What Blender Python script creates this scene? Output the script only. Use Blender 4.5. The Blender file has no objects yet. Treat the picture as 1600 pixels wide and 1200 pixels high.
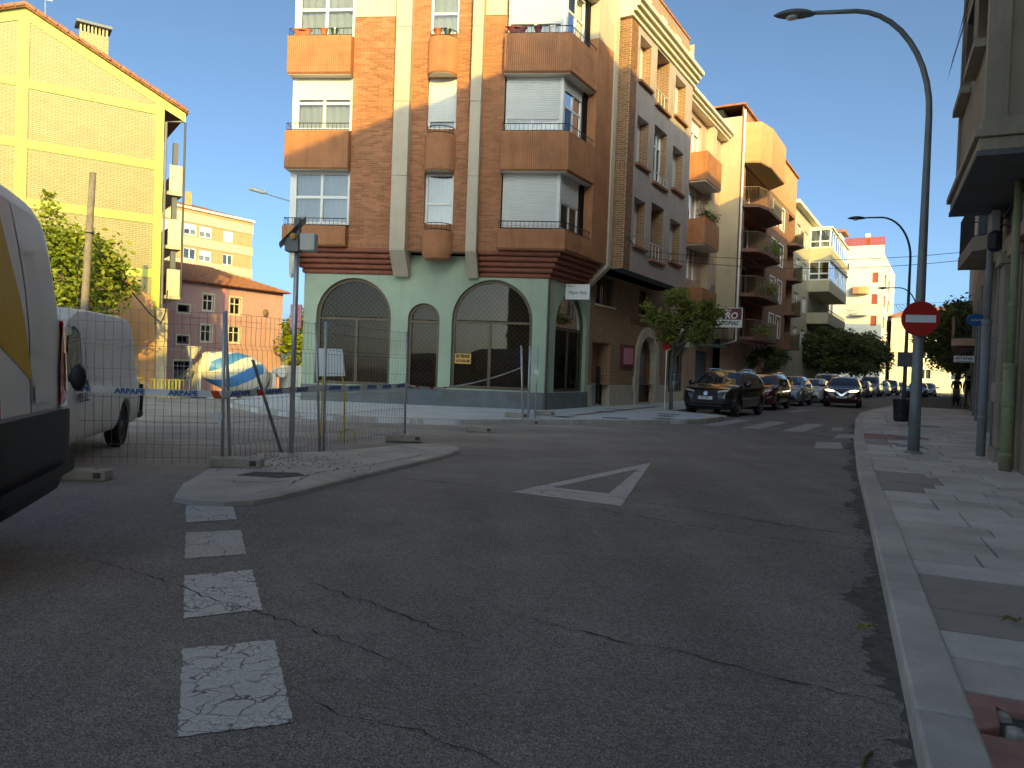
import bpy, bmesh, math, random
from mathutils import Vector, Matrix
from mathutils.bvhtree import BVHTree
R = math.radians
random.seed(7)
scene = bpy.context.scene
col = scene.collection
# ---------------------------------------------------------------- camera
cam_d = bpy.data.cameras.new('camera'); cam = bpy.data.objects.new('camera', cam_d); col.objects.link(cam)
cam_d.sensor_width = 36.0; cam_d.lens = 36.0 * 1180 / 1600; cam_d.clip_start = 0.1; cam_d.clip_end = 4000
pit = math.atan(24 / 1180); roll = 0.036
fw = Vector((0, math.cos(pit), -math.sin(pit))); up0 = Vector((0, math.sin(pit), math.cos(pit))); r0 = Vector((1, 0, 0))
up = up0 * math.cos(roll) - r0 * math.sin(roll); rt = r0 * math.cos(roll) + up0 * math.sin(roll)
mw = Matrix((rt, up, -fw)).transposed().to_4x4(); mw.translation = (0, 0, 1.4)
cam.matrix_world = mw
scene.camera = cam
# ---------------------------------------------------------------- sky and sun (low evening sun behind the camera)
SUN_AZ, SUN_EL = 14.0, 15.0
sdir = Vector((math.sin(R(SUN_AZ)) * math.cos(R(SUN_EL)), -math.cos(R(SUN_AZ)) * math.cos(R(SUN_EL)), math.sin(R(SUN_EL))))
world = bpy.data.worlds.new('World'); scene.world = world; world.use_nodes = True
wn = world.node_tree.nodes; wl = world.node_tree.links
sky = wn.new('ShaderNodeTexSky'); sky.sky_type = 'NISHITA'; sky.sun_disc = False
sky.sun_elevation = R(SUN_EL); sky.sun_rotation = math.atan2(sdir.x, sdir.y)
sky.altitude = 0; sky.air_density = 0.29; sky.dust_density = 2.9; sky.ozone_density = 6.0
wn['Background'].inputs[1].default_value = 0.15
wl.new(sky.outputs[0], wn['Background'].inputs[0])
sun_d = bpy.data.lights.new('sun', 'SUN'); sun = bpy.data.objects.new('sun', sun_d); col.objects.link(sun)
sun_d.energy = 2.0; sun_d.angle = R(0.5); sun_d.color = (0.68, 0.53, 0.19)
sun.rotation_euler = (-sdir).to_track_quat('-Z', 'Y').to_euler(); sun.location = (0, -20, 40)
scene.view_settings.view_transform = 'Standard'; scene.view_settings.look = 'None'
scene.view_settings.exposure = 1.95; scene.view_settings.gamma = 1.0
scene.view_settings.use_curve_mapping = False
scene.view_settings.use_white_balance = True; scene.view_settings.white_balance_temperature = 13000; scene.view_settings.white_balance_tint = -8
scene.render.engine = 'CYCLES'
scene.cycles.max_bounces = 6; scene.cycles.transparent_max_bounces = 12

# ---------------------------------------------------------------- materials
M = {}
def _nt(name):
    m = bpy.data.materials.new(name); m.use_nodes = True
    nt = m.node_tree; b = nt.nodes['Principled BSDF']
    return m, nt, b
def N(nt, t, **kw):
    n = nt.nodes.new(t)
    for k, v in kw.items():
        if k.startswith('i_'): n.inputs[k[2:].replace('_', ' ')].default_value = v
        else: setattr(n, k, v)
    return n
def mixc(nt, fac, a, b, mode='MIX'):
    n = nt.nodes.new('ShaderNodeMix'); n.data_type = 'RGBA'; n.blend_type = mode
    for s, v in ((0, fac), (6, a), (7, b)):
        if hasattr(v, 'links') or hasattr(v, 'is_linked'): nt.links.new(v, n.inputs[s])
        else: n.inputs[s].default_value = v if s == 0 else (*v, 1)
    return n.outputs[2]
def ramp(nt, inp, lo, hi, a=0.0, b=1.0):
    n = nt.nodes.new('ShaderNodeMapRange'); nt.links.new(inp, n.inputs[0])
    for i, v in ((1, lo), (2, hi), (3, a), (4, b)): n.inputs[i].default_value = v
    n.clamp = True
    return n.outputs[0]
def mat(name, c, rough=0.75, var=0.25, scale=5.0, bump=0.15, bscale=60.0, metal=0.0, stain=0.0, spec=0.35, coat=0.0, attr=False, fleck=0.0):
    m, nt, b = _nt(name); L = nt.links
    tc = N(nt, 'ShaderNodeTexCoord')
    n1 = N(nt, 'ShaderNodeTexNoise', i_Scale=scale, i_Detail=6.0, i_Roughness=0.65); L.new(tc.outputs['Object'], n1.inputs['Vector'])
    dark = tuple(x * (1 - var) for x in c); lite = tuple(min(1, x * (1 + var * .8)) for x in c)
    out = mixc(nt, ramp(nt, n1.outputs[0], .3, .7), dark, lite)
    if stain > 0:
        mp = N(nt, 'ShaderNodeMapping'); mp.inputs['Scale'].default_value = (2.2, 2.2, .22); L.new(tc.outputs['Object'], mp.inputs[0])
        n2 = N(nt, 'ShaderNodeTexNoise', i_Scale=1.6, i_Detail=7.0, i_Roughness=0.7); L.new(mp.outputs[0], n2.inputs['Vector'])
        out = mixc(nt, ramp(nt, n2.outputs[0], .48, .75, 0, stain), out, tuple(x * .45 for x in c))
    if attr:
        at = N(nt, 'ShaderNodeVertexColor'); at.layer_name = 'tint'
        out = mixc(nt, 1.0, out, at.outputs[0], 'MULTIPLY')
    if fleck > 0:
        n4 = N(nt, 'ShaderNodeTexVoronoi', i_Scale=70.0); L.new(tc.outputs['Object'], n4.inputs['Vector'])
        out = mixc(nt, ramp(nt, n4.outputs[0], .1, .35, fleck, 0), out, tuple(x * .4 for x in c))
    L.new(out, b.inputs['Base Color'])
    b.inputs['Roughness'].default_value = rough; b.inputs['Metallic'].default_value = metal
    b.inputs['Specular IOR Level'].default_value = spec; b.inputs['Coat Weight'].default_value = coat
    if coat: b.inputs['Coat Roughness'].default_value = .04
    if bump > 0:
        n3 = N(nt, 'ShaderNodeTexNoise', i_Scale=bscale, i_Detail=3.0); L.new(tc.outputs['Object'], n3.inputs['Vector'])
        bp = N(nt, 'ShaderNodeBump', i_Strength=bump, i_Distance=0.01); L.new(n3.outputs[0], bp.inputs['Height']); L.new(bp.outputs[0], b.inputs['Normal'])
    M[name] = m
    return m
def brickmat(name, c1, c2, mortar, bw=.25, bh=.065, ms=.012, rough=.8, rot=None):
    m, nt, b = _nt(name); L = nt.links
    uv = N(nt, 'ShaderNodeUVMap'); uv.uv_map = 'wall'
    br = N(nt, 'ShaderNodeTexBrick', i_Scale=1.0); br.inputs['Brick Width'].default_value = bw; br.inputs['Row Height'].default_value = bh
    br.inputs['Mortar Size'].default_value = ms; br.inputs['Mortar Smooth'].default_value = .2; br.inputs['Bias'].default_value = -.1
    for k, c in (('Color1', c1), ('Color2', c2), ('Mortar', mortar)): br.inputs[k].default_value = (*c, 1)
    L.new(uv.outputs[0], br.inputs['Vector'])
    n1 = N(nt, 'ShaderNodeTexNoise', i_Scale=1.3, i_Detail=6.0, i_Roughness=.7); L.new(uv.outputs[0], n1.inputs['Vector'])
    out = mixc(nt, ramp(nt, n1.outputs[0], .35, .75, 0, .45), br.outputs[0], tuple(x * .6 for x in c1))
    L.new(out, b.inputs['Base Color']); b.inputs['Roughness'].default_value = rough; b.inputs['Specular IOR Level'].default_value = .25
    bp = N(nt, 'ShaderNodeBump', i_Strength=.5, i_Distance=.012); bp.invert = True
    L.new(br.outputs[1], bp.inputs['Height']); L.new(bp.outputs[0], b.inputs['Normal'])
    M[name] = m
def glassmat(name, tint=(.55, .6, .62), refl=.10, ior=1.5):
    m = bpy.data.materials.new(name); m.use_nodes = True; nt = m.node_tree; nt.nodes.clear(); L = nt.links
    o = N(nt, 'ShaderNodeOutputMaterial'); t = N(nt, 'ShaderNodeBsdfTransparent'); t.inputs[0].default_value = (*tint, 1)
    g = N(nt, 'ShaderNodeBsdfGlossy'); g.inputs['Roughness'].default_value = .02; g.inputs[0].default_value = (.95, .97, 1, 1)
    lw = N(nt, 'ShaderNodeFresnel', i_IOR=ior); mx = N(nt, 'ShaderNodeMixShader')
    a = N(nt, 'ShaderNodeMath', operation='ADD'); a.inputs[1].default_value = refl; a.use_clamp = True
    L.new(lw.outputs[0], a.inputs[0]); L.new(a.outputs[0], mx.inputs[0]); L.new(t.outputs[0], mx.inputs[1]); L.new(g.outputs[0], mx.inputs[2]); L.new(mx.outputs[0], o.inputs[0])
    M[name] = m
def leafmat(name, c, c2):
    m, nt, b = _nt(name); L = nt.links
    at = N(nt, 'ShaderNodeVertexColor'); at.layer_name = 'tint'
    sp = N(nt, 'ShaderNodeSeparateColor'); L.new(at.outputs[0], sp.inputs[0])
    out = mixc(nt, sp.outputs[0], c, c2); L.new(out, b.inputs['Base Color']); b.inputs['Roughness'].default_value = .55
    b.inputs['Specular IOR Level'].default_value = .3
    tr = N(nt, 'ShaderNodeBsdfTranslucent'); L.new(out, tr.inputs[0]); mx = N(nt, 'ShaderNodeMixShader'); mx.inputs[0].default_value = .3
    L.new(b.outputs[0], mx.inputs[1]); L.new(tr.outputs[0], mx.inputs[2]); L.new(mx.outputs[0], nt.nodes['Material Output'].inputs[0])
    M[name] = m
def asphaltmat():
    m, nt, b = _nt('asphalt'); L = nt.links
    tc = N(nt, 'ShaderNodeTexCoord'); P = tc.outputs['Object']
    v1 = N(nt, 'ShaderNodeTexVoronoi', i_Scale=85.0); L.new(P, v1.inputs['Vector'])
    v2 = N(nt, 'ShaderNodeTexVoronoi', i_Scale=75.0); L.new(P, v2.inputs['Vector'])
    n1 = N(nt, 'ShaderNodeTexNoise', i_Scale=.7, i_Detail=9.0, i_Roughness=.72); L.new(P, n1.inputs['Vector'])
    n2 = N(nt, 'ShaderNodeTexNoise', i_Scale=110.0, i_Detail=2.0); L.new(P, n2.inputs['Vector'])
    base = mixc(nt, ramp(nt, n1.outputs[0], .32, .68), (.34, .295, .262), (.54, .475, .425))
    mpt = N(nt, 'ShaderNodeMapping'); mpt.inputs['Rotation'].default_value = (0, 0, R(30)); mpt.inputs['Scale'].default_value = (1.1, .05, 1); L.new(P, mpt.inputs[0])
    n7 = N(nt, 'ShaderNodeTexNoise', i_Scale=1.0, i_Detail=4.0); L.new(mpt.outputs[0], n7.inputs['Vector'])
    base = mixc(nt, ramp(nt, n7.outputs[0], .42, .62, 0, .5), base, (.30, .262, .232))
    n8 = N(nt, 'ShaderNodeTexNoise', i_Scale=2.7, i_Detail=5.0, i_Roughness=.6); L.new(P, n8.inputs['Vector'])
    base = mixc(nt, ramp(nt, n8.outputs[0], .66, .74, 0, .5), base, (.19, .165, .147)); base = mixc(nt, ramp(nt, n8.outputs[0], .27, .22, 0, .45), base, (.50, .48, .46))
    sepc = N(nt, 'ShaderNodeSeparateColor'); L.new(v1.outputs['Color'], sepc.inputs[0])
    stone = mixc(nt, ramp(nt, sepc.outputs[0], .0, 1.0, .3, 1.0), (0, 0, 0), (1, 1, 1))
    base = mixc(nt, .75, base, stone, 'MULTIPLY')
    sep2 = N(nt, 'ShaderNodeSeparateColor'); L.new(v2.outputs['Color'], sep2.inputs[0])
    base = mixc(nt, ramp(nt, sep2.outputs[1], .95, .985, 0, .55), base, (.42, .40, .37))
    base = mixc(nt, ramp(nt, n2.outputs[0], .42, .55, .45, 0), base, (.04, .04, .04))
    # pale building dust carried out of the works on the left, a patch with its own ragged edge
    sx = N(nt, 'ShaderNodeSeparateXYZ'); L.new(P, sx.inputs[0])
    mp = N(nt, 'ShaderNodeMapping'); mp.inputs['Scale'].default_value = (.35, .8, 1); mp.inputs['Rotation'].default_value = (0, 0, -.35); L.new(P, mp.inputs[0])
    n3 = N(nt, 'ShaderNodeTexNoise', i_Scale=.9, i_Detail=8.0, i_Roughness=.7); L.new(mp.outputs[0], n3.inputs['Vector'])
    dx = N(nt, 'ShaderNodeMath', operation='MULTIPLY'); L.new(sx.outputs[0], dx.inputs[0]); dx.inputs[1].default_value = -.55
    dy = N(nt, 'ShaderNodeMath', operation='ADD'); L.new(sx.outputs[1], dy.inputs[0]); L.new(dx.outputs[0], dy.inputs[1])
    d1 = ramp(nt, dy.outputs[0], 8.0, 19.0)
    d2 = ramp(nt, sx.outputs[0], 6.5, 1.0)
    mu = N(nt, 'ShaderNodeMath', operation='MULTIPLY'); L.new(d1, mu.inputs[0]); L.new(d2, mu.inputs[1])
    mu2 = N(nt, 'ShaderNodeMath', operation='MULTIPLY'); L.new(mu.outputs[0], mu2.inputs[0]); L.new(ramp(nt, n3.outputs[0], .3, .62, .25, 1.0), mu2.inputs[1])
    dust = mixc(nt, ramp(nt, n3.outputs[0], .35, .7), (.44, .39, .345), (.60, .54, .48))
    base = mixc(nt, mu2.outputs[0], base, dust)
    L.new(base, b.inputs['Base Color']); b.inputs['Roughness'].default_value = .82; b.inputs['Specular IOR Level'].default_value = .3
    bp = N(nt, 'ShaderNodeBump', i_Strength=.9, i_Distance=.008); L.new(v1.outputs['Distance'], bp.inputs['Height']); L.new(bp.outputs[0], b.inputs['Normal'])
    M['asphalt'] = m
def paintmat(name, c, crackscale, crackw, wear):
    m, nt, b = _nt(name); L = nt.links
    tc = N(nt, 'ShaderNodeTexCoord'); P = tc.outputs['Object']
    nz = N(nt, 'ShaderNodeTexNoise', i_Scale=9.0, i_Detail=4.0); L.new(P, nz.inputs['Vector'])
    nz2 = N(nt, 'ShaderNodeTexNoise', i_Scale=2.6, i_Detail=2.0); L.new(P, nz2.inputs['Vector']); wv = mixc(nt, .13, P, nz.outputs['Color'], 'ADD'); wv = mixc(nt, .22, wv, nz2.outputs['Color'], 'ADD')
    v = N(nt, 'ShaderNodeTexVoronoi', i_Scale=crackscale); v.feature = 'DISTANCE_TO_EDGE'; L.new(wv, v.inputs['Vector'])
    v2 = N(nt, 'ShaderNodeTexVoronoi', i_Scale=crackscale * 2.7); v2.feature = 'DISTANCE_TO_EDGE'; L.new(wv, v2.inputs['Vector'])
    n1 = N(nt, 'ShaderNodeTexNoise', i_Scale=3.0, i_Detail=6.0); L.new(P, n1.inputs['Vector'])
    n2 = N(nt, 'ShaderNodeTexNoise', i_Scale=130.0, i_Detail=2.0); L.new(P, n2.inputs['Vector'])
    base = mixc(nt, ramp(nt, n1.outputs[0], .3, .7), tuple(x * .8 for x in c), c)
    base = mixc(nt, ramp(nt, n2.outputs[0], .52, .66, 0, wear), base, (.09, .088, .085))
    cm = N(nt, 'ShaderNodeMath', operation='MULTIPLY'); n5 = N(nt, 'ShaderNodeTexNoise', i_Scale=5.0, i_Detail=3.0); L.new(P, n5.inputs['Vector']); L.new(ramp(nt, v.outputs[0], 0, crackw, 1, 0), cm.inputs[0]); L.new(ramp(nt, n5.outputs[0], .36, .52), cm.inputs[1]); cr = cm.outputs[0]
    base = mixc(nt, cr, base, (.035, .034, .035))
    c2 = N(nt, 'ShaderNodeMath', operation='MULTIPLY'); L.new(ramp(nt, v2.outputs[0], 0, crackw * 1.3, .9, 0), c2.inputs[0]); L.new(ramp(nt, n1.outputs[0], .45, .6), c2.inputs[1])
    base = mixc(nt, c2.outputs[0], base, (.04, .039, .04))
    L.new(base, b.inputs['Base Color']); b.inputs['Roughness'].default_value = .7
    M[name] = m

# ---------------------------------------------------------------- mesh builder
class Fr:
    """a facade frame: u runs left to right as seen from the street, v runs into the building, z up"""
    def __init__(s, x=0, y=0, ang=0, z=0):
        a = R(ang); s.o = Vector((x, y, z)); s.U = Vector((math.cos(a), math.sin(a), 0)); s.V = Vector((-math.sin(a), math.cos(a), 0))
    def __call__(s, u, v, z): return s.o + s.U * u + s.V * v + Vector((0, 0, z))
ID = Fr()
class MB:
    def __init__(s, f=None): s.v = []; s.f = []; s.fr = f or ID; s.t = []; s.tint = None; s.uv = []
    def P(s, u, v, z):
        s.v.append(s.fr(u, v, z)); s.uv.append((u + v * .999, z)); s.t.append(s.tint); return len(s.v) - 1
    def face(s, *i): s.f.append(i)
    def quad(s, a, b, c, d): s.f.append(tuple(s.P(*p) for p in (a, b, c, d)))
    def poly(s, pts): s.f.append(tuple(s.P(*p) for p in pts))
    def box(s, x0, x1, y0, y1, z0, z1):
        i = [s.P(x, y, z) for z in (z0, z1) for x, y in ((x0, y0), (x1, y0), (x1, y1), (x0, y1))]
        for q in ((3, 2, 1, 0), (4, 5, 6, 7), (0, 1, 5, 4), (1, 2, 6, 5), (2, 3, 7, 6), (3, 0, 4, 7)): s.f.append(tuple(i[k] for k in q))
        return s
    def front(s, x0, x1, y0, y1, z0, z1):        # box without its back
        i = [s.P(x, y, z) for z in (z0, z1) for x, y in ((x0, y0), (x1, y0), (x1, y1), (x0, y1))]
        for q in ((3, 2, 1, 0), (4, 5, 6, 7), (0, 1, 5, 4), (1, 2, 6, 5), (3, 0, 4, 7)): s.f.append(tuple(i[k] for k in q))
    def prism(s, pts, z0, z1):                    # pts: (u, v) counter-clockwise
        a = [s.P(x, y, z0) for x, y in pts]; b = [s.P(x, y, z1) for x, y in pts]; n = len(pts)
        s.f.append(tuple(reversed(a))); s.f.append(tuple(b))
        for i in range(n): j = (i + 1) % n; s.f.append((a[i], a[j], b[j], b[i]))
        return s
    def slab(s, pts, y0, y1):                     # pts: (u, z) outline pushed from y0 (front) to y1
        a = [s.P(x, y0, z) for x, z in pts]; b = [s.P(x, y1, z) for x, z in pts]; n = len(pts)
        s.f.append(tuple(a)); s.f.append(tuple(reversed(b)))
        for i in range(n): j = (i + 1) % n; s.f.append((a[j], a[i], b[i], b[j]))
        return s
    def tube(s, pts, r, n=8, cap=True):
        pts = [Vector(p) for p in pts]; rs = r if isinstance(r, (list, tuple)) else [r] * len(pts); rings = []
        for k, p in enumerate(pts):
            d = (pts[min(k + 1, len(pts) - 1)] - pts[max(k - 1, 0)]).normalized()
            a = d.orthogonal().normalized() if k == 0 else (rings_a - d * rings_a.dot(d)).normalized()
            rings_a = a; b = d.cross(a)
            rings.append([s.P(*(p + (a * math.cos(2 * math.pi * q / n) + b * math.sin(2 * math.pi * q / n)) * rs[k])) for q in range(n)])
        for k in range(len(rings) - 1):
            for q in range(n): w = (q + 1) % n; s.f.append((rings[k][q], rings[k][w], rings[k + 1][w], rings[k + 1][q]))
        if cap: s.f.append(tuple(reversed(rings[0]))); s.f.append(tuple(rings[-1]))
        return s
    def lathe(s, c, prof, n=20, axis='z', cap=True):   # prof: (radius, along axis)
        rings = []
        for r, h in prof:
            ring = []
            for q in range(n):
                a = 2 * math.pi * q / n; x, y = r * math.cos(a), r * math.sin(a)
                p = {'z': (x, y, h), 'y': (x, h, y), 'x': (h, x, y)}[axis]
                ring.append(s.P(c[0] + p[0], c[1] + p[1], c[2] + p[2]))
            rings.append(ring)
        for k in range(len(rings) - 1):
            for q in range(n): w = (q + 1) % n; s.f.append((rings[k][q], rings[k][w], rings[k + 1][w], rings[k + 1][q]))
        if cap: s.f.append(tuple(reversed(rings[0]))); s.f.append(tuple(rings[-1]))
        return s
    def sweep(s, pathfn, prof, close=False, caps=True):    # pathfn(off) -> [(x, y)...] in this frame; prof [(off, z)]
        rings = []
        for o, z in prof: rings.append([s.P(x, y, z) for x, y in pathfn(o)])
        m = len(prof); n = len(rings[0])
        for k in range(m if close else m - 1):
            a, b = rings[k], rings[(k + 1) % m]
            for i in range(n - 1): s.f.append((a[i], a[i + 1], b[i + 1], b[i]))
        if close and caps:
            s.f.append(tuple(r[0] for r in rings)); s.f.append(tuple(r[-1] for r in reversed(rings)))
        return s
    def wall(s, x0, x1, z0, z1, y, t, holes=(), arches=()):
        """wall face at depth y with reveals t deep. holes (a, b, c, d); arches (a, b, sill, spring)"""
        xs = {x0, x1}
        for a, b, c, d in holes: xs |= {a, b}
        for a, b, c, d in arches:
            xs |= {a + (b - a) * (1 - math.cos(math.pi * k / 20)) / 2 for k in range(21)}
        xs = sorted(x for x in xs if x0 - 1e-6 <= x <= x1 + 1e-6)
        def top(A, x):
            a, b, c, d = A; r = (b - a) / 2; return d + math.sqrt(max(0, r * r - (x - (a + b) / 2) ** 2))
        for i in range(len(xs) - 1):
            xa, xb = xs[i], xs[i + 1]; xm = (xa + xb) / 2; cuts = []
            for h in holes:
                if h[0] < xm < h[1]: cuts.append((h[2], h[2], h[3], h[3]))
            for A in arches:
                if A[0] < xm < A[1]: cuts.append((A[2], A[2], top(A, xa), top(A, xb)))
            cuts.sort(); la, lb = z0, z0
            for ca, cb, da, db in cuts:
                if ca > la + 1e-6 or cb > lb + 1e-6: s.quad((xa, y, la), (xb, y, lb), (xb, y, cb), (xa, y, ca))
                la, lb = da, db
            if la < z1 - 1e-6 or lb < z1 - 1e-6: s.quad((xa, y, la), (xb, y, lb), (xb, y, z1), (xa, y, z1))
        for a, b, c, d in holes:
            for p, q in (((a, c), (b, c)), ((b, c), (b, d)), ((b, d), (a, d)), ((a, d), (a, c))):
                s.quad((p[0], y, p[1]), (p[0], y + t, p[1]), (q[0], y + t, q[1]), (q[0], y, q[1]))
        for A in arches:
            a, b, c, d = A; o = [(a, c), (b, c)] + arc(a, b, d)
            for p, q in zip(o, o[1:] + o[:1]):
                s.quad((p[0], y, p[1]), (p[0], y + t, p[1]), (q[0], y + t, q[1]), (q[0], y, q[1]))
        return s
    def bricks(s, x0, x1, z0, z1, y, bw=.25, bh=.066, gap=.012, proud=.007, holes=(), base=(1, 1, 1), rnd=.22, vertical=False):
        if vertical: bw, bh = bh, bw
        nr = max(1, int(round((z1 - z0) / bh))); h = (z1 - z0) / nr
        for r in range(nr):
            za, zb = z0 + r * h + gap / 2, z0 + (r + 1) * h - gap / 2
            x = x0 - (bw / 2 if (r % 2 and not vertical) else 0)
            while x < x1 - 1e-3:
                a, b = max(x, x0) + gap / 2, min(x + bw, x1) - gap / 2; x += bw
                for ha, hb, hc, hd in holes:
                    if zb > hc and za < hd and b > ha and a < hb:
                        if a < ha: b = min(b, ha)
                        elif b > hb: a = max(a, hb)
                        else: b = a
                if b - a < .02: continue
                k = 1 + random.uniform(-rnd, rnd * .7); q = random.uniform(-.04, .04)
                s.tint = (base[0] * k, base[1] * (k + q), base[2] * (k + q))
                s.front(a, b, y - proud - random.uniform(0, .003), y, za, zb)
        s.tint = None
        return s
    def build(s, name, m, parent=None, smooth=False, bevel=0, kind=None, label=None):
        me = bpy.data.meshes.new(name); me.from_pydata([tuple(v) for v in s.v], [], s.f)
        uvl = me.uv_layers.new(name='wall')
        for lp in me.loops: uvl.data[lp.index].uv = s.uv[lp.vertex_index]
        if any(t is not None for t in s.t):
            ca = me.color_attributes.new('tint', 'FLOAT_COLOR', 'POINT')
            for i, t in enumerate(s.t): ca.data[i].color = (*(t or (1, 1, 1)), 1)
        bm = bmesh.new(); bm.from_mesh(me); bmesh.ops.recalc_face_normals(bm, faces=bm.faces[:]) if not kind == 'keep' else None
        bm.to_mesh(me); bm.free()
        if smooth: me.shade_smooth()
        for mm in (m if isinstance(m, (list, tuple)) else [m]): me.materials.append(M[mm] if isinstance(mm, str) else mm)
        return link(name, me, parent, bevel, kind, label)
def link(name, me, parent=None, bevel=0, kind=None, label=None):
    o = bpy.data.objects.new(name, me); col.objects.link(o)
    if parent is not None: o.parent = parent
    if bevel:
        b = o.modifiers.new('bevel', 'BEVEL'); b.width = bevel; b.segments = 2; b.limit_method = 'ANGLE'; b.angle_limit = R(40)
    if kind and kind != 'keep': o['kind'] = kind
    if label: o['label'] = label
    return o
def arc(a, b, d, n=20):                           # from right springing over the top to the left springing
    r = (b - a) / 2; c = (a + b) / 2
    return [(c + r * math.cos(math.pi * k / n), d + r * math.sin(math.pi * k / n)) for k in range(n + 1)]
def thing(name, label, cat, loc=(0, 0, 0), rotz=0, group=None):
    o = bpy.data.objects.new(name, None); o.empty_display_size = .3; col.objects.link(o); o.location = loc; o.rotation_euler = (0, 0, rotz)
    return tag(o, label, cat, group)
def tag(o, label, cat, group=None, kind=None):
    o['label'] = label; o['category'] = cat
    if group: o['group'] = group
    if kind: o['kind'] = kind
    return o
def text_mesh(txt, size, bold=0.0, shear=0.0, align='CENTER', extrude=.002, squeeze=1.0):
    c = bpy.data.curves.new('lettering', 'FONT'); c.body = txt; c.size = size; c.align_x = align; c.align_y = 'CENTER'; c.extrude = extrude; c.offset = bold; c.shear = shear
    c.resolution_u = 3
    o = bpy.data.objects.new('lettering', c); col.objects.link(o); dg = bpy.context.evaluated_depsgraph_get()
    me = bpy.data.meshes.new_from_object(o.evaluated_get(dg)); bpy.data.objects.remove(o)
    if squeeze != 1: me.transform(Matrix.Diagonal((squeeze, 1, 1, 1)))
    return me
def lettering(txt, size, m, parent, fr, u, v, z, **kw):
    me = text_mesh(txt, size, **kw)
    mt = Matrix((fr.U, Vector((0, 0, 1)), -fr.V)).transposed().to_4x4(); mt.translation = fr(u, v, z)
    me.transform(mt); me.materials.clear(); me.materials.append(M[m])
    return link('lettering', me, parent)
def copy_tree(o, parent=None):
    c = o.copy(); col.objects.link(c); c.parent = parent
    for ch in list(o.children): copy_tree(ch, c)
    return c
# street frame: s runs up the street, n across it to the right, from the foot of the corner building
C0 = Vector((1.03, 24.07, 0)); SV = Vector((.5, .8660254, 0)); NV = Vector((.8660254, -.5, 0))
def sn(s, n, z=0): return C0 + SV * s + NV * n + Vector((0, 0, z))
def sstep(x): x = max(0, min(1, x)); return x * x * (3 - 2 * x)
def gz(x, y): return -1.7 * sstep((y - 24) / 24) * sstep((-x - 5 + max(0, 30 - y) * .12) / 8)
# ---------------------------------------------------------------- material list
asphaltmat()
paintmat('paint_old', (.76, .73, .69), 8.0, .045, .45); paintmat('paint', (.66, .63, .59), 2.2, .012, .75); paintmat('paint_far', (.52, .50, .47), 1.5, .01, .85)
mat('earth', (.26, .23, .19), .95, .35, .5, .4, 20)
mat('concrete', (.54, .485, .42), .9, .22, 1.6, .35, 45, stain=.2, fleck=.15)
mat('concrete_block', (.46, .41, .35), .9, .25, 5, .35, 60, fleck=.2)
mat('kerb', (.50, .47, .43), .85, .2, 3, .25, 80, fleck=.25)
mat('slab', (.58, .54, .49), .8, .26, 1.8, .25, 90, fleck=.25, stain=.2); mat('slab_pale', (.66, .62, .57), .8, .2, 1.8, .2, 90, fleck=.15)
mat('slab_dark', (.36, .325, .29), .85, .15, 2.5, .25, 110); mat('slab_red', (.40, .21, .18), .85, .3, 4, .3, 90); mat('slab_ochre', (.50, .42, .32), .85, .25, 4, .3, 90)
mat('mortar_dark', (.11, .105, .10), .95, .3, 8, .4, 60)
mat('pale_paving', (.68, .70, .70), .8, .13, .9, .12, 60, stain=.1)
mat('crack', (.03, .029, .028), .95, .3, 10, 0)
mat('brick_orange', (.45, .185, .095), .8, .14, 1.2, .25, 90, attr=True, stain=.32); mat('mortar_orange', (.46, .25, .16), .9, .2, 3, .3, 60)
mat('tile_orange', (.47, .195, .095), .7, .22, 1.5, .15, 80, stain=.5); mat('balcony_brown', (.24, .11, .08), .8, .25, 2, .1, stain=.3); mat('corbel', (.33, .105, .065), .65, .22, 3, .15, 60)
mat('cream_concrete', (.60, .50, .39), .8, .1, 1.5, .15, 60, stain=.18); mat('soffit', (.66, .62, .52), .8, .08, 2, .05)
mat('green_render', (.41, .51, .39), .8, .13, .8, .15, 70, stain=.3); mat('plinth', (.17, .19, .19), .8, .25, 2.0, .2, 60, stain=.2)
mat('white_frame', (.80, .80, .78), .4, .05, 3, 0); mat('white_shutter', (.72, .72, .70), .5, .06, 2, 0, stain=.08)
mat('bronze_frame', (.13, .10, .065), .45, .2, 3, 0, metal=.3); mat('grille', (.15, .11, .085), .55, .2, 5, 0, metal=.3)
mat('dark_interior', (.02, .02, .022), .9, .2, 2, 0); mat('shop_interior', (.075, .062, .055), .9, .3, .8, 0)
mat('curtain', (.58, .57, .52), .9, .1, 2, 0); mat('curtain_blue', (.42, .52, .60), .9, .1, 2, 0)
mat('black_iron', (.02, .022, .025), .5, .2, 6, 0); mat('terracotta', (.42, .13, .06), .8, .2, 6, .1)
glassmat('glass'); glassmat('glass_shop', (.62, .60, .55), 0.0, 1.3); glassmat('glass_dark', (.25, .27, .29), .14)
mat('steel', (.60, .60, .60), .42, .12, 8, .05, 90, metal=.75); mat('galv_wire', (.20, .20, .205), .5, .15, 10, 0, metal=.5)
mat('pole_grey', (.22, .25, .26), .5, .2, 2.5, .05, metal=.3, stain=.2); mat('pole_dark', (.06, .085, .10), .5, .15, 3, 0, metal=.2)
brickmat('brick_brown', (.36, .18, .10), (.24, .11, .065), (.50, .38, .26)); mat('brick_brown_r', (.34, .165, .09), .8, .2, 2, .3, 90, attr=True, stain=.15); mat('mortar_pale', (.50, .39, .27), .9, .15, 3, .3, 60)
brickmat('brick_b4', (.36, .16, .095), (.28, .12, .075), (.40, .24, .16), .26, .07); brickmat('brick_cream', (.41, .37, .225), (.365, .32, .18), (.25, .20, .10), .30, .095, .016)
brickmat('brick_dark', (.30, .125, .07), (.2, .085, .05), (.40, .27, .18)); brickmat('brick_block', (.62, .30, .14), (.56, .26, .12), (.55, .35, .2))
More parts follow.
